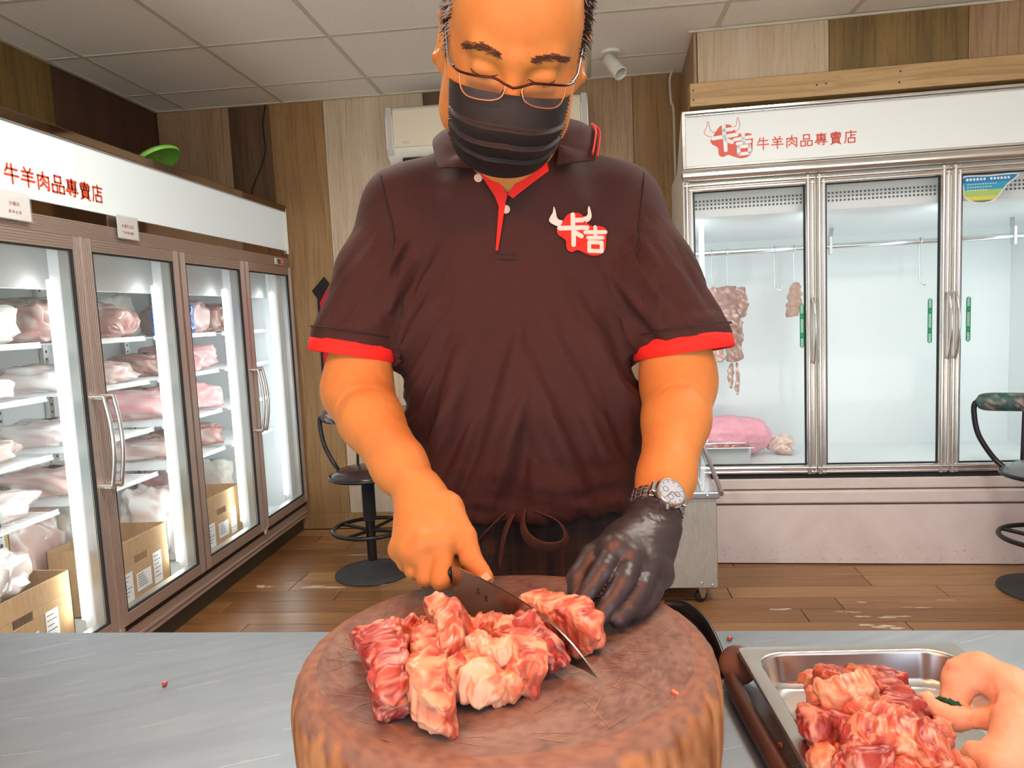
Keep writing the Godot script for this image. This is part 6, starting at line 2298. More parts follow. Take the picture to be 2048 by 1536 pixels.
func make_person() -> void:
	var t := thing("person", "man in a dark polo shirt with red trim, head bowed, cutting meat with a knife", "person", MAN, deg_to_rad(MAN_TURN))
	var body := MB.new()
	body.use_color = true
	# head
	var hx := head_xf()
	var hf := head_field()
	body.xf = hx
	hf.mesh(body, null, skin_paint(301))
	body.xf = Transform3D.IDENTITY
	# neck and upper chest
	var f := Field.new(Vector3(-0.16, 1.36, -0.12), Vector3(0.16, 1.66, 0.21), 0.006)
	f.cap(Vector3(0, 1.47, -0.005), Vector3(-0.002, 1.60, 0.125), 0.074, 0.066, 0.02)
	f.ell(Vector3(-0.008, 1.42, 0.01), Vector3(0.14, 0.085, 0.086), 0.03)
	f.cap(Vector3(-0.012, 1.450, 0.040), Vector3(-0.012, 1.515, 0.085), 0.056, 0.058, 0.02)
	f.mesh(body, null, skin_paint(305))
	# right arm (left in the picture) down to the fingers that hold the knife
	var w := Vector3(-0.147, 1.055, 0.282)
	f = Field.new(Vector3(-0.335, 0.94, -0.02), Vector3(-0.03, 1.32, 0.43), 0.0036)
	var e := Vector3(-0.258, 1.176, 0.096)
	f.cap(Vector3(-0.240, 1.31, 0.060), e, 0.048, 0.0425, 0.01)
	f.cap(e, Vector3(-0.228, 1.137, 0.155), 0.0425, 0.0435, 0.05)
	f.cap(Vector3(-0.228, 1.137, 0.155), Vector3(-0.178, 1.084, 0.236), 0.0435, 0.0345, 0.02)
	f.cap(Vector3(-0.178, 1.084, 0.236), w, 0.0345, 0.0290, 0.02)
	hand(f, w, {
		"mcp": [Vector3(-0.110, 1.016, 0.361), Vector3(-0.133, 1.013, 0.362), Vector3(-0.152, 1.006, 0.352), Vector3(-0.165, 1.000, 0.335)],
		"pip": [Vector3(-0.114, 0.980, 0.389), Vector3(-0.132, 0.980, 0.376), Vector3(-0.148, 0.983, 0.361), Vector3(-0.160, 0.986, 0.344)],
		"dip": [Vector3(-0.108, 0.972, 0.370), Vector3(-0.124, 0.974, 0.356), Vector3(-0.139, 0.977, 0.341), Vector3(-0.150, 0.981, 0.327)],
		"tip": [Vector3(-0.100, 0.985, 0.356), Vector3(-0.116, 0.987, 0.344), Vector3(-0.130, 0.989, 0.330), Vector3(-0.141, 0.990, 0.318)],
		"thumb": [Vector3(-0.110, 1.044, 0.318), Vector3(-0.086, 1.018, 0.354), Vector3(-0.079, 0.998, 0.373), Vector3(-0.063, 0.980, 0.390)]}, 1.0)
	var kn := noise(311, 40.0, 3)
	f.mesh(body, func(p: Vector3, nn: Vector3) -> Vector3: return p + nn * kn.get_noise_3dv(p) * 0.0009, skin_paint(313))
	# left arm to the wrist
	f = Field.new(Vector3(0.09, 0.96, -0.02), Vector3(0.32, 1.32, 0.35), 0.0045)
	e = Vector3(0.229, 1.168, 0.107)
	f.cap(Vector3(0.228, 1.31, 0.068), e, 0.051, 0.0465, 0.01)
	f.cap(e, Vector3(0.210, 1.118, 0.17), 0.0465, 0.0455, 0.05)
	f.cap(Vector3(0.210, 1.118, 0.17), Vector3(0.177, 1.055, 0.25), 0.0455, 0.0355, 0.02)
	f.cap(Vector3(0.177, 1.055, 0.25), Vector3(0.143, 1.004, 0.31), 0.0355, 0.030, 0.02)
	f.mesh(body, null, skin_paint(317))
	part(t, "body", body, mats["skin"])
	# fingernail of the thumb on the blade
	var nail := MB.new()
	var nd := (Vector3(-0.063, 0.980, 0.390) - Vector3(-0.079, 0.998, 0.373)).normalized()
	var nu := (Vector3(0.0, 0.62, 0.78) - nd * nd.dot(Vector3(0.0, 0.62, 0.78))).normalized()
	nail.box(Vector3(-0.063, 0.980, 0.390) + nu * 0.0092 + nd * 0.003, Vector3(0.0092, 0.002, 0.010), 0.0009, Basis(nu.cross(nd), nu, nd))
	part(t, "thumbnail", nail, std("nail", rgb(232, 176, 152), 0.35))
	make_hair(t, hf, hx)
	make_shirt(t)
	make_lower(t)
	make_glove(t)
	make_face_mask(hx)
	make_glasses(hx)
	make_watch()

# palm, four fingers and a thumb as chains of tapered bones
func hand(f: Field, w: Vector3, j: Dictionary, s: float) -> void:
	var r0 := [0.0120, 0.0120, 0.0115, 0.0105]
	for i in 4:
		f.cap(w, j.mcp[i], 0.024 * s, 0.0155 * s, 0.014)
	f.cap(j.mcp[0], j.mcp[3], 0.0150 * s, 0.0130 * s, 0.010)
	f.cap(w, (j.mcp[1] + j.mcp[2]) * 0.5 - Vector3(0, 0.008, 0), 0.026 * s, 0.018 * s, 0.014)
	f.cap(w.lerp(j.thumb[0], 0.5), j.thumb[0], 0.022 * s, 0.0185 * s, 0.014)
	f.cap(j.thumb[0], j.mcp[0], 0.0165 * s, 0.0135 * s, 0.014)
	for i in 4:
		var r: float = r0[i] * s
		f.cap(j.mcp[i], j.pip[i], r * 1.10, r, 0.0035)
		f.cap(j.pip[i], j.dip[i], r, r * 0.88, 0.0015)
		f.cap(j.dip[i], j.tip[i], r * 0.88, r * 0.78, 0.0015)
	for i in 4:
		f.ell(j.mcp[i] + Vector3(0, 0.0065, 0.0055) * s, Vector3(0.0105, 0.0105, 0.0105) * s, 0.010)
	f.cap(j.thumb[0], j.thumb[1], 0.0185 * s, 0.0140 * s, 0.010)
	f.cap(j.thumb[1], j.thumb[2], 0.0140 * s, 0.0128 * s, 0.004)
	f.cap(j.thumb[2], j.thumb[3], 0.0128 * s, 0.0108 * s, 0.004)

func make_hair(t: Node3D, hf: Field, hx: Transform3D) -> void:
	var f := Field.new(Vector3(-0.10, -0.10, -0.135), Vector3(0.10, 0.165, 0.11), 0.0045)
	f.ell(Vector3(0, 0.048, -0.018), Vector3(0.0835, 0.101, 0.106), 0.01)
	f.ell(Vector3(0, 0.03, 0.085), Vector3(0.0785, 0.105, 0.100), 0.01, Basis.IDENTITY, true)
	f.ell(Vector3(0, -0.085, 0.03), Vector3(0.12, 0.075, 0.105), 0.01, Basis.IDENTITY, true)
	var n1 := noise(331, 60.0, 3)
	var mb := MB.new()
	mb.use_color = true
	mb.xf = hx
	var dark := Color(0.018, 0.015, 0.015)
	var grey := Color(0.20, 0.19, 0.18)
	f.mesh(mb, func(p: Vector3, nn: Vector3) -> Vector3: return p + nn * n1.get_noise_3d(p.x, p.y * 0.4, p.z) * 0.004, func(p: Vector3, _n: Vector3) -> Color:
		var k := clampf(0.4 + n1.get_noise_3dv(p * 2.0) * 1.6, 0, 1)
		return dark.lerp(grey, k * (0.9 if p.dot(hx.basis.x) < 0.0 else 0.35)))
	# short single hairs standing off the sides
	var rng := RandomNumberGenerator.new()
	rng.seed = 17
	for i in 900:
		var s := -1.0 if rng.randf() < 0.5 else 1.0
		var d := Vector3(s * 1.0, rng.randf_range(-0.35, 1.0), rng.randf_range(-0.7, 0.42)).normalized()
		var p := f.hit(Vector3(0, 0.03, 0) + d * 0.16, -d, 0.15)
		if f.sample(p - d * 0.001) > 0.001:
			continue
		var tip := p + d * rng.randf_range(0.003, 0.010) + Vector3(s * 0.003, -0.007, 0.005) * rng.randf_range(0.5, 1.6)
		mb.col = dark if rng.randf() < (0.35 if s < 0.0 else 0.8) else Color(0.36, 0.35, 0.33)
		mb.tube([p - d * 0.002, (p + tip) * 0.5 + d * 0.001, tip], [0.0007, 0.0006, 0.0002], 4, false, false)
	part(t, "hair", mb, painted("hair", 0.5, 0.4), "short dark hair, grey at one temple")
	# brows and lashes of single hairs
	for s in [-1.0, 1.0]:
		mb = MB.new()
		mb.use_color = true
		mb.xf = hx
		var line := curve([Vector3(s * 0.056, 0.034, 0.2), Vector3(s * 0.045, 0.040, 0.2), Vector3(s * 0.030, 0.040, 0.2), Vector3(s * 0.016, 0.036, 0.2)], 16)
		for i in 150:
			var u := rng.randf()
			var q: Vector3 = line[int(u * (line.size() - 1))] + Vector3(rng.randf_range(-0.002, 0.002), rng.randfn(0.0, 0.0018), 0)
			var p := hf.hit(q, Vector3.FORWARD, 0.2)
			mb.col = Color(0.075, 0.034, 0.02)
			mb.tube([p, p + Vector3(s * 0.0035, rng.randf_range(-0.001, 0.002), 0.0012), p + Vector3(s * 0.0065, rng.randf_range(-0.003, 0.001), 0.0004)], [0.0004, 0.0004, 0.0001], 4, false, false)
		part(t, "eyebrow", mb, painted("hair", 0.5, 0.4))
		mb = MB.new()
		mb.xf = hx
		var lid := []
		for i in 15:
			var a := -1.0 + 2.0 * i / 14.0
			var q := Vector3(s * 0.033 + a * 0.0155, 0.0090 + 0.003 * a * a, 0.2)
			lid.push_back(hf.hit(q, Vector3.FORWARD, 0.2) + Vector3(0, 0, 0.0004))
		mb.tube(lid, 0.0006, 6)
		for i in 26:
			var u := rng.randf()
			var p: Vector3 = lid[int(u * 14)]
			mb.tube([p, p + Vector3(s * (u - 0.4) * 0.002, -0.0015, 0.002), p + Vector3(s * (u - 0.4) * 0.003, -0.0025, 0.0035)], [0.0004, 0.0003, 0.0001], 4, false, false)
		part(t, "eyelashes", mb, std("lash", rgb(40, 26, 22), 0.6))

func make_shirt(t: Node3D) -> void:
	var f := Field.new(Vector3(-0.345, 0.95, -0.15), Vector3(0.325, 1.60, 0.20), 0.0066)
	var tab := [
		[0.978, 0.004, 0.034, 0.186, 0.136], [1.04, 0.002, 0.030, 0.190, 0.140], [1.12, -0.004, 0.026, 0.190, 0.136],
		[1.20, -0.010, 0.022, 0.188, 0.129], [1.28, -0.014, 0.016, 0.187, 0.121], [1.36, -0.012, 0.010, 0.184, 0.114],
		[1.43, -0.008, 0.010, 0.170, 0.108], [1.475, -0.004, 0.014, 0.128, 0.102], [1.51, -0.002, 0.014, 0.100, 0.094], [1.545, -0.002, 0.012, 0.084, 0.086], [1.572, -0.002, 0.010, 0.070, 0.076]]
	f.loft(tab, 0.02)
	f.cap(Vector3(-0.06, 1.515, -0.012), Vector3(-0.178, 1.452, 0.008), 0.052, 0.064, 0.04)
	f.cap(Vector3(0.058, 1.508, -0.012), Vector3(0.160, 1.440, 0.008), 0.052, 0.064, 0.04)
	var ca := Vector3(-0.263, 1.239, 0.074)
	var cb := Vector3(0.241, 1.220, 0.086)
	var na := Vector3(-0.20, -1.0, 0.10).normalized()
	var nb := Vector3(0.10, -1.0, 0.12).normalized()
	f.cap(Vector3(-0.178, 1.452, 0.008), Vector3(-0.224, 1.340, 0.050), 0.065, 0.064, 0.035)
	f.cap(Vector3(-0.224, 1.340, 0.050), ca, 0.064, 0.0665, 0.03, na)
	f.cap(Vector3(0.160, 1.440, 0.008), Vector3(0.206, 1.325, 0.056), 0.065, 0.066, 0.035)
	f.cap(Vector3(0.206, 1.325, 0.056), cb, 0.066, 0.075, 0.03, nb)
	# open neck
	var whole := Field.new(f.o, f.o + Vector3(0.01, 0.01, 0.01), f.cell)
	whole.nx = f.nx
	whole.ny = f.ny
	whole.nz = f.nz
	whole.d = f.d.duplicate()
	f.wedge_cut(Vector2(0.058, 1.59), Vector2(-0.10, 1.59), Vector2(-0.015, 1.452), 0.02)
	var n1 := noise(351, 1.0, 3)
	var n2 := noise(352, 1.0, 3)
	var n3 := noise(353, 1.0, 2)
	var fold := func(p: Vector3, nn: Vector3) -> Vector3:
		# broad folds that run down from the chest, drag lines from the armpits, small creases at the waist
		var low := clampf((1.34 - p.y) / 0.2, 0.0, 1.0)
		var hem := clampf((p.y - 0.975) / 0.03, 0.25, 1.0)
		var side := clampf((absf(p.x + 0.005) - 0.05) / 0.12, 0.0, 1.0)
		var sgn := -1.0 if p.x < -0.005 else 1.0
		var v := n1.get_noise_3d(p.x * 13.0 + (p.y - 1.2) * 4.5 * sgn, p.y * 2.2, p.z * 3.0) * 0.030 * low
		var along := (p.x * sgn) * 0.55 + (1.36 - p.y) * 0.85
		var across := (p.x * sgn) * 0.85 - (1.36 - p.y) * 0.55
		var drag := n2.get_noise_3d(across * 26.0, along * 4.0, sgn * 3.0) * 0.022 * side * clampf((1.44 - p.y) / 0.08, 0, 1) * clampf((p.y - 1.0) / 0.1, 0, 1)
		var waist := n3.get_noise_3d(p.x * 6.0, p.y * 34.0 + p.x * 5.0, p.z * 6.0) * 0.014 * clampf((1.08 - p.y) / 0.06, 0, 1) * hem
		var quiet := 1.0
		if absf(p.x) > 0.2:
			quiet = 0.4 if p.y > 1.27 else 0.15
		if p.x > 0.03 and p.x < 0.14 and p.y > 1.34 and p.y < 1.45:
			quiet = 0.3
		return p + nn * (v + drag + waist) * quiet
	var mb := MB.new()
	f.mesh(mb, fold)
	var shirt := part(t, "polo_shirt", mb, mats["polo"], "dark polo shirt with red cuffs and placket")
	# red cuffs at the sleeve ends, with the dark hem stitched above them
	for c in [[na, ca, 0.0676], [nb, cb, 0.0760]]:
		var ax: Vector3 = c[0]
		var sx := ax.cross(Vector3.BACK).normalized()
		var bs := Basis(sx, ax, sx.cross(ax))
		mb = MB.new()
		var r: float = c[2]
		mb.lathe(c[1], [Vector2(r - 0.006, -0.012), Vector2(r + 0.0005, -0.004), Vector2(r + 0.0008, 0.012), Vector2(r - 0.001, 0.0145), Vector2(r - 0.004, 0.013), Vector2(r - 0.005, -0.008)], 48, bs)
		part(shirt, "cuff", mb, mats["polo_red"], "red sleeve cuff")
		mb = MB.new()
		mb.tube(arc(c[1] - ax * 0.022, sx * (r + 0.0006), bs.z * (r + 0.0006), 0, 352.5, 47), 0.0009, 5, true)
		part(shirt, "hem_stitch", mb, std("stitch", rgb(34, 26, 28), 0.8))
	# armhole seams down the front of both shoulders
	for s in [-1.0, 1.0]:
		var line := []
		for i in 15:
			var u := i / 14.0
			var x: float = -0.004 + s * lerpf(0.205, 0.176, sin(u * PI * 0.6))
			var y := lerpf(1.50, 1.285, u)
			var q := whole.hit(Vector3(x, y, 0.3), Vector3.FORWARD, 0.35)
			line.push_back(fold.call(q, Vector3(s * 0.5, 0.0, 0.85)) + Vector3(0, 0, 0.0012))
		mb = MB.new()
		mb.tube(line, 0.0015, 6)
		part(shirt, "armhole_seam", mb, std("stitch", rgb(34, 26, 28), 0.8))
	# collar: two fold-over flaps
	var n4 := noise(355, 30.0, 2)
	for s in [-1.0, 1.0]:
		var top := curve([Vector3(0, 1.592, -0.050), Vector3(s * 0.052, 1.592, -0.030), Vector3(s * 0.080, 1.586, 0.010), Vector3(s * 0.080, 1.562, 0.058), Vector3(s * 0.060, 1.524, 0.098)], 8)
		var low := curve([Vector3(0, 1.552, -0.088), Vector3(s * 0.075, 1.562, -0.072), Vector3(s * 0.114, 1.566, -0.010), Vector3(s * 0.124, 1.545, 0.050), Vector3(s * 0.112, 1.494, 0.112)], 8)
		var inner := Vector3(s * 0.054, 1.486, 0.132)
		var rows := []
		var cnt := top.size()
		for i in cnt + 8:
			var row := []
			for j in 9:
				var v := j / 8.0
				var p: Vector3
				if i < cnt:
					p = (top[i] as Vector3).lerp(low[i], v)
				else:
					# the point of the collar turns in towards the placket
					var u := (i - cnt + 1) / 8.0
					p = (top[cnt - 1] as Vector3).lerp((low[cnt - 1] as Vector3).lerp(inner, u), v)
					p = p + Vector3(0, 0, 0.004 * sin(u * PI))
				var lift := sin(v * PI * 0.8) * 0.009
				p += Vector3(s * 0.6, 0.5, 0.6).normalized() * lift * 0.8
				p.z += n4.get_noise_3dv(p) * 0.002
				if p.z > 0.02:
					p.z = maxf(p.z, whole.hit(Vector3(p.x, p.y, 0.3), Vector3.FORWARD, 0.3).z + 0.005 + 0.013 * v)
				row.push_back(p)
			rows.push_back(row)
		mb = MB.new()
		mb.sheet(rows, false, false)
		var back := []
		for row in rows:
			var r2 := []
			for p in row:
				r2.push_back(p - Vector3(s * 0.5, 0.3, 0.75).normalized() * 0.0025)
			back.push_back(r2)
		mb.sheet(back, false, false)
		part(shirt, "collar", mb, mats["polo"])
		if s > 0.0:
			for o2 in [0.06, 0.42]:
				var stripe := []
				for i in range(cnt - 14, cnt + 1):
					var k := mini(i, cnt - 1)
					var a: Vector3 = rows[k][8]
					var b: Vector3 = rows[k][5]
					stripe.push_back(a.lerp(b, o2) + Vector3(0.0035, 0.003, 0.003))
				mb = MB.new()
				mb.tube(stripe, 0.0026, 6, false, true, 0.6)
				part(shirt, "collar_stripe", mb, mats["polo_red"], "red stripe along the collar edge")
	# placket: red facing on both sides of the open neck and down to its end
	var faces := [
		[Vector2(-0.062, 1.498), Vector2(-0.045, 1.496), Vector2(-0.0155, 1.452), Vector2(-0.019, 1.44), Vector2(-0.033, 1.372), Vector2(-0.0365, 1.372), Vector2(-0.029, 1.435), Vector2(-0.034, 1.450)],
		[Vector2(0.012, 1.486), Vector2(0.044, 1.506), Vector2(0.046, 1.484), Vector2(-0.008, 1.446), Vector2(-0.0155, 1.452)]]
	mb = MB.new()
	for q in faces:
		conform(mb, whole, PackedVector2Array(q), 0.006, 0.003)
	part(shirt, "placket_facing", mb, mats["polo_red"], "bright red placket facing")
	mb = MB.new()
	conform(mb, f, PackedVector2Array([Vector2(-0.036, 1.369), Vector2(-0.004, 1.367), Vector2(-0.004, 1.3655), Vector2(-0.036, 1.3675)]), 0.003, 0.0015)
	conform(mb, f, PackedVector2Array([Vector2(-0.036, 1.361), Vector2(-0.004, 1.359), Vector2(-0.004, 1.3575), Vector2(-0.036, 1.3595)]), 0.003, 0.0015)
	part(shirt, "placket_stitch", mb, std("stitch", rgb(34, 26, 28), 0.8))
	for b in [Vector2(-0.019, 1.431), Vector2(-0.057, 1.479)]:
		var p := whole.hit(Vector3(b.x, b.y, 0.3), Vector3.FORWARD, 0.3)
		mb = MB.new()
		mb.lathe(p + Vector3(0, 0, 0.0035), [Vector2(0.006, -0.002), Vector2(0.0062, 0.0006), Vector2(0.0045, 0.0012), Vector2(0.0035, 0.0006), Vector2(0.0, 0.0006)], 20, Basis(Vector3.RIGHT, PI / 2))
		part(shirt, "button", mb, mats["button"])
	# embroidered bull mark on the chest
	var red := MB.new()
	var white := MB.new()
	var at := Transform3D(Basis(Vector3.BACK, -0.04), Vector3(0.086, 1.397, 0.0))
	var sc := 0.073 / 400.0
	for q in [[BULL, red, 0.0], [HORN_A, white, 0.0003], [HORN_B, white, 0.0003]]:
		var poly := PackedVector2Array()
		for p in logo_poly(q[0], sc):
			var p3: Vector3 = at * Vector3(p.x, p.y, 0)
			poly.push_back(Vector2(p3.x, p3.y))
		conform(q[1], f, poly, 0.004, 0.0022 + q[2])
	for g in [["卡", 250.0, -165.0, 128.0, 0.15], ["吉", 205.0, 40.0, 30.0, 0.16]]:
		for st in glyph(g[0]):
			var line := PackedVector2Array()
			for i in range(0, st.size(), 2):
				var p3: Vector3 = at * Vector3(g[2] * sc + st[i] * g[1] * sc, g[3] * sc - st[i + 1] * g[1] * sc, 0)
				line.push_back(Vector2(p3.x, p3.y))
			for poly in MB.fat_line(line, g[4] * g[1] * sc):
				conform(white, f, poly, 0.004, 0.0034)
	part(shirt, "chest_mark", red, mats["embroidery_red"], "red embroidered bull head")
	part(shirt, "chest_mark_signs", white, mats["embroidery_white"], "white embroidered signs and horns")

# lays a flat outline (his x-y) on the front of the field, raised by lift
func conform(mb: MB, f: Field, poly: PackedVector2Array, step: float, lift: float) -> void:
	# cut into a fine grid so that it follows the chest
	var lo := poly[0]
	var hi := poly[0]
	for p in poly:
		lo = Vector2(minf(lo.x, p.x), minf(lo.y, p.y))
		hi = Vector2(maxf(hi.x, p.x), maxf(hi.y, p.y))
	var x := lo.x
	while x < hi.x:
		var y := lo.y
		while y < hi.y:
			for c in Geometry2D.intersect_polygons(poly, PackedVector2Array([Vector2(x, y), Vector2(x + step, y), Vector2(x + step, y + step), Vector2(x, y + step)])):
				var t := Geometry2D.triangulate_polygon(c)
				var b := mb.v.size()
				for p in c:
					var q := f.hit(Vector3(p.x, p.y, 0.3), Vector3.FORWARD, 0.3)
					var e := 0.004
					var nn := Vector3(f.sample(q + Vector3(e, 0, 0)) - f.sample(q - Vector3(e, 0, 0)), f.sample(q + Vector3(0, e, 0)) - f.sample(q - Vector3(0, e, 0)), f.sample(q + Vector3(0, 0, e)) - f.sample(q - Vector3(0, 0, e))).normalized()
					mb.vert(Vector3(p.x, p.y, q.z + 0.002) + Vector3(0, 0, lift), nn)
				for i in range(0, t.size(), 3):
					mb.tri(b + t[i], b + t[i + 1], b + t[i + 2])
			y += step
		x += step

func make_lower(t: Node3D) -> void:
	# trousers and shoes, mostly behind table and block
	var f := Field.new(Vector3(-0.24, 0.05, -0.16), Vector3(0.24, 1.02, 0.16), 0.012)
	f.loft([[0.80, 0.0, -0.012, 0.170, 0.112], [0.90, 0.0, -0.004, 0.174, 0.116], [1.0, 0.0, 0.01, 0.165, 0.110]], 0.02)
	for s in [-1.0, 1.0]:
		f.cap(Vector3(s * 0.085, 0.82, -0.01), Vector3(s * 0.10, 0.46, 0.0), 0.088, 0.062, 0.03)
		f.cap(Vector3(s * 0.10, 0.46, 0.0), Vector3(s * 0.105, 0.08, -0.02), 0.062, 0.050, 0.02)
	var mb := MB.new()
	f.mesh(mb)
	part(t, "trousers", mb, std("trousers", rgb(36, 32, 34), 0.9))
	for s in [-1.0, 1.0]:
		f = Field.new(Vector3(s * 0.105 - 0.07, 0.0, -0.13), Vector3(s * 0.105 + 0.07, 0.13, 0.21), 0.008)
		f.cap(Vector3(s * 0.105, 0.05, -0.05), Vector3(s * 0.115, 0.040, 0.12), 0.045, 0.038, 0.02)
		f.plane_cut(Vector3(s * 0.105, 0.012, 0.03), Vector3.DOWN, 0.3)
		mb = MB.new()
		f.mesh(mb)
		part(t, "shoe", mb, mats["black_plastic"])
	# apron wrapped round the front
	var n1 := noise(371, 1.0, 3)
	var rows := []
	for j in 50:
		var v := j / 49.0
		var y := lerpf(1.005, 0.42, v)
		var row := []
		var rz := lerpf(0.142, 0.128, clampf((1.0 - y) / 0.14, 0, 1)) + 0.004
		var rx := lerpf(0.186, 0.190, v)
		for i in 49:
			var a := deg_to_rad(lerpf(-105.0, 105.0, i / 48.0))
			var wob := n1.get_noise_2d(a * 3.0, v * 1.2) * 0.010 * clampf(v * 6.0, 0, 1)
			row.push_back(Vector3(sin(a) * (rx + wob), y, 0.004 + cos(a) * (rz + wob - 0.010 * clampf(v * 6.0, 0, 1))))
		rows.push_back(row)
	mb = MB.new()
	mb.sheet(rows, false, false)
	var apron := part(t, "apron", mb, plaid(), "dark brown checked apron tied in front")
	# its tie: two tails and a loop
	for q in [
		[[Vector3(-0.040, 0.990, 0.164), Vector3(-0.058, 0.976, 0.170), Vector3(-0.072, 0.962, 0.170), Vector3(-0.090, 0.940, 0.160)], 0.012],
		[[Vector3(-0.030, 0.990, 0.166), Vector3(-0.040, 0.972, 0.174), Vector3(-0.046, 0.950, 0.172), Vector3(-0.052, 0.915, 0.162)], 0.012],
		[[Vector3(-0.014, 0.992, 0.168), Vector3(-0.016, 0.978, 0.190), Vector3(-0.008, 0.964, 0.204), Vector3(0.012, 0.954, 0.210), Vector3(0.036, 0.954, 0.206), Vector3(0.045, 0.966, 0.198), Vector3(0.034, 0.982, 0.184), Vector3(0.004, 0.993, 0.170)], 0.011]]:
		mb = MB.new()
		mb.tube(curve(q[0], 8), q[1], 10, false, true, 0.16, Vector3(0.55, 0.75, 0.35) if q[0].size() == 4 else Vector3(0.2, 0.3, 1.0))
		part(apron, "tie", mb, std("tie", rgb(78, 50, 44), 0.9))

func plaid() -> StandardMaterial3D:
	var m := std("plaid", Color.WHITE, 0.95)
	var n1 := noise(381, 1.0, 2)
	m.albedo_texture = paint_tex(256, 256, func(u: float, v: float) -> Color:
		var c := rgb(46, 38, 36)
		for k in [[0.08, 0.05], [0.30, 0.015], [0.52, 0.06], [0.78, 0.02]]:
			if absf(u - k[0]) < k[1]:
				c = c.lerp(rgb(92, 58, 44), 0.5)
			if absf(v - k[0]) < k[1] * 0.8:
				c = c.lerp(rgb(84, 62, 48), 0.4)
		var weave := 0.5 + 0.5 * sin(u * 256.0 * 1.57) * sin(v * 256.0 * 1.57)
		return c.lerp(rgb(24, 22, 24), weave * 0.4 + n1.get_noise_2d(u * 40.0, v * 40.0) * 0.15))
	m.uv1_triplanar = true
	m.uv1_scale = Vector3(7, 7, 7)
	return m

func make_glove(t: Node3D) -> void:
	var w := Vector3(0.146, 1.008, 0.305)
	var f := Field.new(Vector3(-0.005, 0.925, 0.26), Vector3(0.205, 1.065, 0.50), 0.0032)
	hand(f, w, {
		"mcp": [Vector3(0.086, 1.006, 0.392), Vector3(0.104, 0.995, 0.396), Vector3(0.125, 0.982, 0.388), Vector3(0.140, 0.968, 0.374)],
		"pip": [Vector3(0.068, 0.995, 0.424), Vector3(0.089, 0.985, 0.434), Vector3(0.110, 0.973, 0.425), Vector3(0.126, 0.962, 0.408)],
		"dip": [Vector3(0.053, 0.981, 0.438), Vector3(0.070, 0.968, 0.452), Vector3(0.093, 0.960, 0.444), Vector3(0.112, 0.955, 0.428)],
		"tip": [Vector3(0.040, 0.967, 0.446), Vector3(0.055, 0.953, 0.462), Vector3(0.078, 0.953, 0.458), Vector3(0.099, 0.953, 0.442)],
		"thumb": [Vector3(0.104, 1.004, 0.346), Vector3(0.062, 0.994, 0.376), Vector3(0.044, 0.977, 0.395), Vector3(0.040, 0.965, 0.411)]}, 1.06)
	# glove cuff pulled over the wrist
	var ax := Vector3(-0.326, -0.58, 0.745).normalized()
	f.cap(w - ax * 0.020, w + ax * 0.03, 0.0335, 0.034, 0.012)
	var n1 := noise(391, 1.0, 3)
	var n2 := noise(392, 70.0, 3)
	n2.fractal_type = FastNoiseLite.FRACTAL_RIDGED
	var mb := MB.new()
	f.mesh(mb, func(p: Vector3, nn: Vector3) -> Vector3:
		var s := (p - w).dot(ax)
		var ring := n1.get_noise_3d(s * 95.0 + n1.get_noise_3dv(p * 30.0) * 2.0, p.x * 16.0, p.y * 16.0) * 0.0020 * clampf(1.0 - s / 0.09, 0.25, 1.0)
		return p + nn * (ring + (n2.get_noise_3dv(p) - 0.4) * 0.0005))
	var g := part(t, "nitrile_glove", mb, mats["glove_black"], "shiny black nitrile glove on the hand that holds the meat")
	mb = MB.new()
	var sx := ax.cross(Vector3.UP).normalized()
	var sy := ax.cross(sx)
	var ring := []
	for i in 48:
		var a := TAU * i / 48
		var r := 0.0335 + 0.0016 * sin(i * 1.9) + 0.001 * sin(i * 4.7)
		ring.push_back(w - ax * (0.014 + 0.003 * sin(i * 0.9)) + sx * cos(a) * r + sy * sin(a) * r)
	mb.tube(ring, 0.0022, 8, true)
	part(g, "rolled_edge", mb, mats["glove_black"])

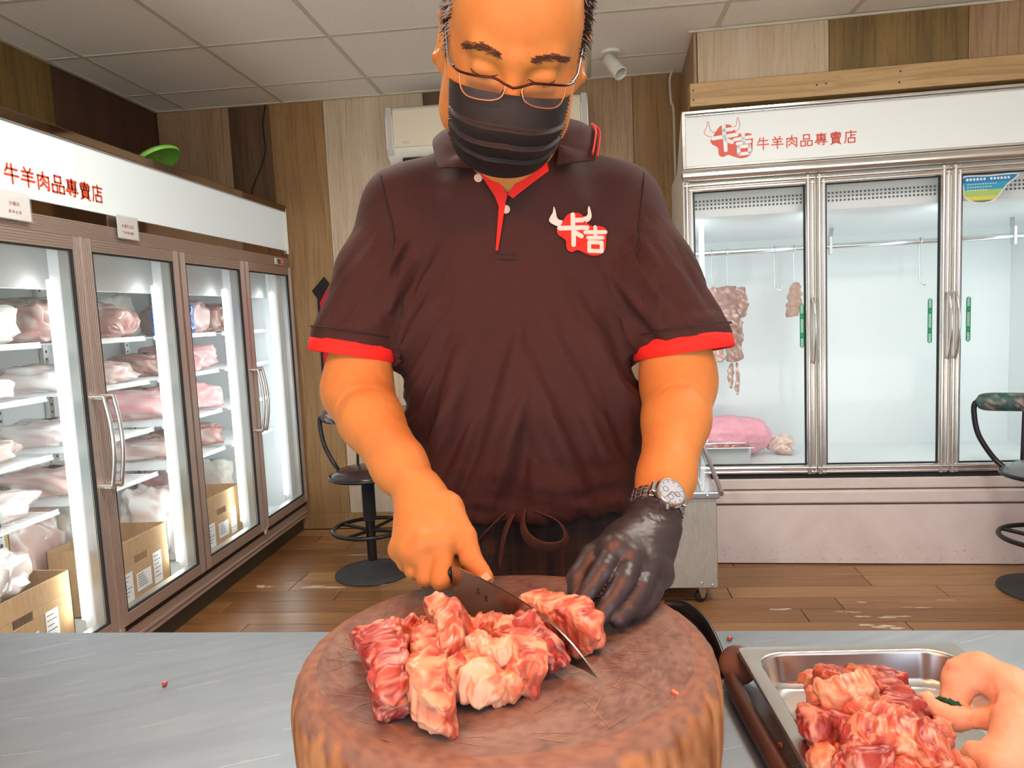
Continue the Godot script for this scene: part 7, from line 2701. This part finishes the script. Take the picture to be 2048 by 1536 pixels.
func make_face_mask(hx: Transform3D) -> void:
	var ctr := hx * Vector3(0, -0.06, 0.09)
	var t := worn("face_mask", "black pleated surgical mask over the man's nose and mouth", "mask", ctr)
	var to := Transform3D(Basis.IDENTITY, -ctr) * hx
	var n1 := noise(395, 30.0, 3)
	var outer := []
	for j in 151:
		var v := j / 150.0
		var row := []
		var zc := 0.120 + 0.020 * sin(clampf(v * 1.15, 0, 1) * PI) - 0.034 * v * v
		var yc := lerpf(0.004, -0.120, v)
		for i in 65:
			var u := -1.0 + 2.0 * i / 64.0
			var ang := u * PI * 0.47
			var xs := lerpf(0.0735, 0.0675, v)
			var zs := lerpf(0.040, 0.044, v)
			var ys := lerpf(-0.019, -0.070, v)
			var k := pow(cos(ang), 0.75)
			var p := Vector3(xs * sin(ang) / sin(PI * 0.47), lerpf(ys, yc, k) - 0.006 * (1.0 - k) * sin(v * PI), lerpf(zs, zc, k))
			# pleats: each row overlaps the next, deepest in the middle
			var vv := v + 0.10 * (1.0 - absf(u)) * sin(v * PI) - 0.03
			var pl := 0.0
			for q in [0.30, 0.50, 0.70]:
				var d: float = vv - q
				if d > 0.0 and d < 0.18:
					pl += (1.0 - d / 0.18) * 0.0065
				elif d <= 0.0 and d > -0.022:
					pl += (d + 0.022) / 0.022 * 0.0065
			pl *= clampf((1.0 - absf(u)) * 5.0, 0.0, 1.0)
			var out := Vector3(p.x * 4.0, 0.0, 1.0).normalized()
			p += out * (pl + n1.get_noise_3dv(p) * 0.0022 * sin(v * PI))
			row.push_back(p)
		outer.push_back(row)
	var mb := MB.new()
	mb.xf = to
	mb.sheet(outer, false, false)
	var inner := []
	for row in outer:
		var r2 := []
		for p in row:
			r2.push_back(p - Vector3(p.x * 4.0, 0.0, 1.0).normalized() * 0.0022)
		inner.push_back(r2)
	mb.sheet(inner, false, false)
	part(t, "panel", mb, mats["mask_black"])
	# welded side seams
	for s in [0, 64]:
		mb = MB.new()
		mb.xf = to
		for j in range(5, 150, 7):
			var p: Vector3 = outer[j][5 if s == 0 else 59]
			mb.bar(p + Vector3(-0.002, 0, 0.001), p + Vector3(0.002, 0, 0.001), 0.0008, 0.0014, 0.0002)
		part(t, "seam", mb, std("mask_seam", rgb(54, 44, 42), 0.6))
	for s in [-1.0, 1.0]:
		mb = MB.new()
		mb.xf = to
		var a: Vector3 = outer[4][0 if s < 0 else 64]
		var b: Vector3 = outer[146][0 if s < 0 else 64]
		mb.tube(curve([a, Vector3(s * 0.081, 0.004, 0.020), Vector3(s * 0.087, 0.026, -0.012), Vector3(s * 0.088, 0.0, -0.034), Vector3(s * 0.084, -0.035, -0.012), b], 8), 0.0014, 6)
		part(t, "ear_loop", mb, mats["mask_black"])

func make_glasses(hx: Transform3D) -> void:
	var ctr := hx * Vector3(0, 0.012, 0.115)
	var t := worn("eyeglasses", "half-rimmed spectacles with a dark top bar low on the man's nose", "glasses", ctr)
	var to := Transform3D(Basis.IDENTITY, -ctr) * hx
	var dark := std("specs_dark", rgb(66, 30, 28), 0.25, 0.7)
	var bright := std("specs_bright", rgb(206, 150, 120), 0.2, 0.9)
	var bar_l := [Vector3(-0.069, 0.010, 0.078), Vector3(-0.061, 0.013, 0.096), Vector3(-0.045, 0.017, 0.110), Vector3(-0.023, 0.021, 0.119), Vector3(-0.010, 0.019, 0.126), Vector3(-0.002, 0.018, 0.130)]
	var bar_r := [Vector3(0.000, 0.018, 0.130), Vector3(0.008, 0.019, 0.127), Vector3(0.022, 0.022, 0.121), Vector3(0.043, 0.020, 0.113), Vector3(0.060, 0.016, 0.100), Vector3(0.070, 0.012, 0.082)]
	var mb := MB.new()
	mb.xf = to
	mb.tube(curve(bar_l + bar_r, 6), 0.0015, 8)
	part(t, "top_bar", mb, dark)
	for s in [-1.0, 1.0]:
		var rim := [Vector3(s * 0.061, 0.012, 0.097), Vector3(s * 0.058, 0.001, 0.108), Vector3(s * 0.049, -0.004, 0.118), Vector3(s * 0.028, -0.001, 0.128), Vector3(s * 0.014, 0.005, 0.131), Vector3(s * 0.0095, 0.014, 0.128), Vector3(s * 0.010, 0.0185, 0.126)]
		var cv := curve(rim, 5)
		mb = MB.new()
		mb.xf = to
		mb.tube(cv, 0.0010, 8)
		part(t, "lower_rim", mb, bright)
		# lens: fan over the outline
		var all := cv.duplicate()
		var edge := curve([Vector3(s * 0.010, 0.0185, 0.126), Vector3(s * 0.022, 0.0215, 0.121), Vector3(s * 0.043, 0.019, 0.1125), Vector3(s * 0.061, 0.012, 0.097)], 6)
		all.append_array(edge)
		var mid := Vector3.ZERO
		for p in all:
			mid += p
		mid /= all.size()
		mb = MB.new()
		mb.xf = to
		var nn := Vector3(s * 0.35, 0.0, 1.0).normalized()
		var c0 := mb.vert(mid, nn)
		var last := -1
		for p in all:
			var q := mb.vert(p, nn)
			if last >= 0:
				mb.tri(c0, last, q)
			last = q
		part(t, "lens", mb, mats["lens"])
		mb = MB.new()
		mb.xf = to
		mb.tube([Vector3(s * 0.069, 0.011, 0.079), Vector3(s * 0.076, 0.013, 0.060), Vector3(s * 0.083, 0.024, 0.010), Vector3(s * 0.084, 0.028, -0.010), Vector3(s * 0.083, 0.012, -0.030)], [0.0022, 0.0018, 0.0014, 0.0014, 0.0014], 8)
		part(t, "temple", mb, std("specs_temple", rgb(150, 156, 170), 0.25, 0.8))
		mb = MB.new()
		mb.xf = to
		mb.tube([Vector3(s * 0.010, 0.012, 0.127), Vector3(s * 0.010, 0.008, 0.118), Vector3(s * 0.0115, 0.002, 0.114)], 0.0016, 6)
		part(t, "nose_pad", mb, dark)

func make_watch() -> void:
	var ctr := Vector3(0.155, 1.024, 0.288)
	var t := worn("wristwatch", "silver wristwatch with a pale round dial on a linked steel bracelet", "watch", ctr)
	var ax := Vector3(-0.326, -0.58, 0.745).normalized()
	var cam := (Vector3(-0.022, 1.28, 1.195) - ctr).normalized()
	var up := (cam - ax * cam.dot(ax)).normalized()
	up = up.rotated(ax, -0.35)
	var sd := ax.cross(up)
	var r := 0.0345
	# bracelet links round the wrist
	var cnt := 26
	for i in cnt:
		var a := TAU * (i + 0.5) / cnt
		if absf(angle_difference(a, 0.0)) < 0.55:
			continue
		var rd := up * cos(a) + sd * sin(a)
		var tg := ax.cross(rd)
		var mb := MB.new()
		for k in 3:
			mb.box(rd * r + ax * (k - 1) * 0.0062, Vector3(0.0068 if k == 1 else 0.0074, 0.0034 if k == 1 else 0.003, 0.0058), 0.001, Basis(tg, rd, ax))
		part(t, "link", mb, mats["steel"])
	var bs := Basis(sd, up, sd.cross(up))
	var o := up * (r + 0.001)
	var mb := MB.new()
	mb.lathe(o, [Vector2(0.0, -0.004), Vector2(0.018, -0.004), Vector2(0.0205, 0.0), Vector2(0.0205, 0.005), Vector2(0.0185, 0.0078), Vector2(0.0170, 0.0080), Vector2(0.0165, 0.0066)], 40, bs)
	mb.box(o + ax * 0.0 + sd * 0.019, Vector3(0.012, 0.005, 0.016), 0.002, Basis(sd, up, ax))
	mb.box(o - sd * 0.019, Vector3(0.012, 0.005, 0.016), 0.002, Basis(sd, up, ax))
	mb.tube([o + ax * 0.020 + up * 0.002, o + ax * 0.025 + up * 0.002], 0.0026, 10)
	part(t, "case", mb, mats["steel"])
	mb = MB.new()
	mb.lathe(o, [Vector2(0.0167, 0.0064), Vector2(0.0, 0.0064)], 40, bs)
	var dial := part(t, "dial", mb, std("dial", rgb(172, 204, 222), 0.25))
	mb = MB.new()
	for q in [Vector2(-0.008, 0.0), Vector2(0.008, 0.0), Vector2(0.0, 0.008)]:
		mb.tube(arc(o + up * 0.0067 + sd * q.x + ax * q.y, sd * 0.0036, ax * 0.0036, 0, 345, 23), 0.0004, 5, true)
	for i in 12:
		var a := TAU * i / 12
		var dv := sd * cos(a) + ax * sin(a)
		mb.bar(o + up * 0.0068 + dv * 0.0130, o + up * 0.0068 + dv * 0.0155, 0.0009, 0.0005, 0.0001)
	mb.bar(o + up * 0.0072, o + up * 0.0072 + (sd * 0.4 + ax * 0.8).normalized() * 0.012, 0.0010, 0.0005, 0.0001)
	mb.bar(o + up * 0.0072, o + up * 0.0072 + (sd * -0.9 + ax * 0.2).normalized() * 0.009, 0.0013, 0.0005, 0.0001)
	part(dial, "hands", mb, std("watch_marks", rgb(70, 84, 96), 0.3, 0.6))
	mb = MB.new()
	mb.lathe(o, [Vector2(0.0168, 0.0076), Vector2(0.009, 0.0083), Vector2(0.0, 0.0085)], 32, bs)
	part(t, "crystal", mb, pane("crystal", rgb(235, 240, 242), 0.08))

const FREEZER_LED := 0.13
const FRIDGE_LED := 0.085

func _ready() -> void:
	make_materials()
	make_view()
	make_room()
	added_panel_lamp(Vector3(-0.808, CEILING - 0.004, -1.865), "added flat white ceiling panel out of view, brightening the freezer side", 2.6)
	added_panel_lamp(Vector3(0.983, CEILING - 0.004, -1.865), "added flat white ceiling panel out of view, brightening the fridge side", 2.6)
	pendant(Vector3(-0.36, 1.84, -0.22), "red pendant lamp over the near end of the counter", 0.5)
	pendant(Vector3(0.26, 1.84, -0.24), "red pendant lamp over the tray", 0.5)
	spotlight(Vector3(0.195, CEILING, -3.86), Vector3(0.45, -0.75, 0.5), "white cylinder spotlight on the ceiling by the air conditioner", 0.0)
	make_freezer()
	make_fridge()
	make_counter()
	make_person()
	make_props()
	make_knife()
	make_block_meat()
	make_tray()
	make_freezer_goods()
	make_fridge_goods()
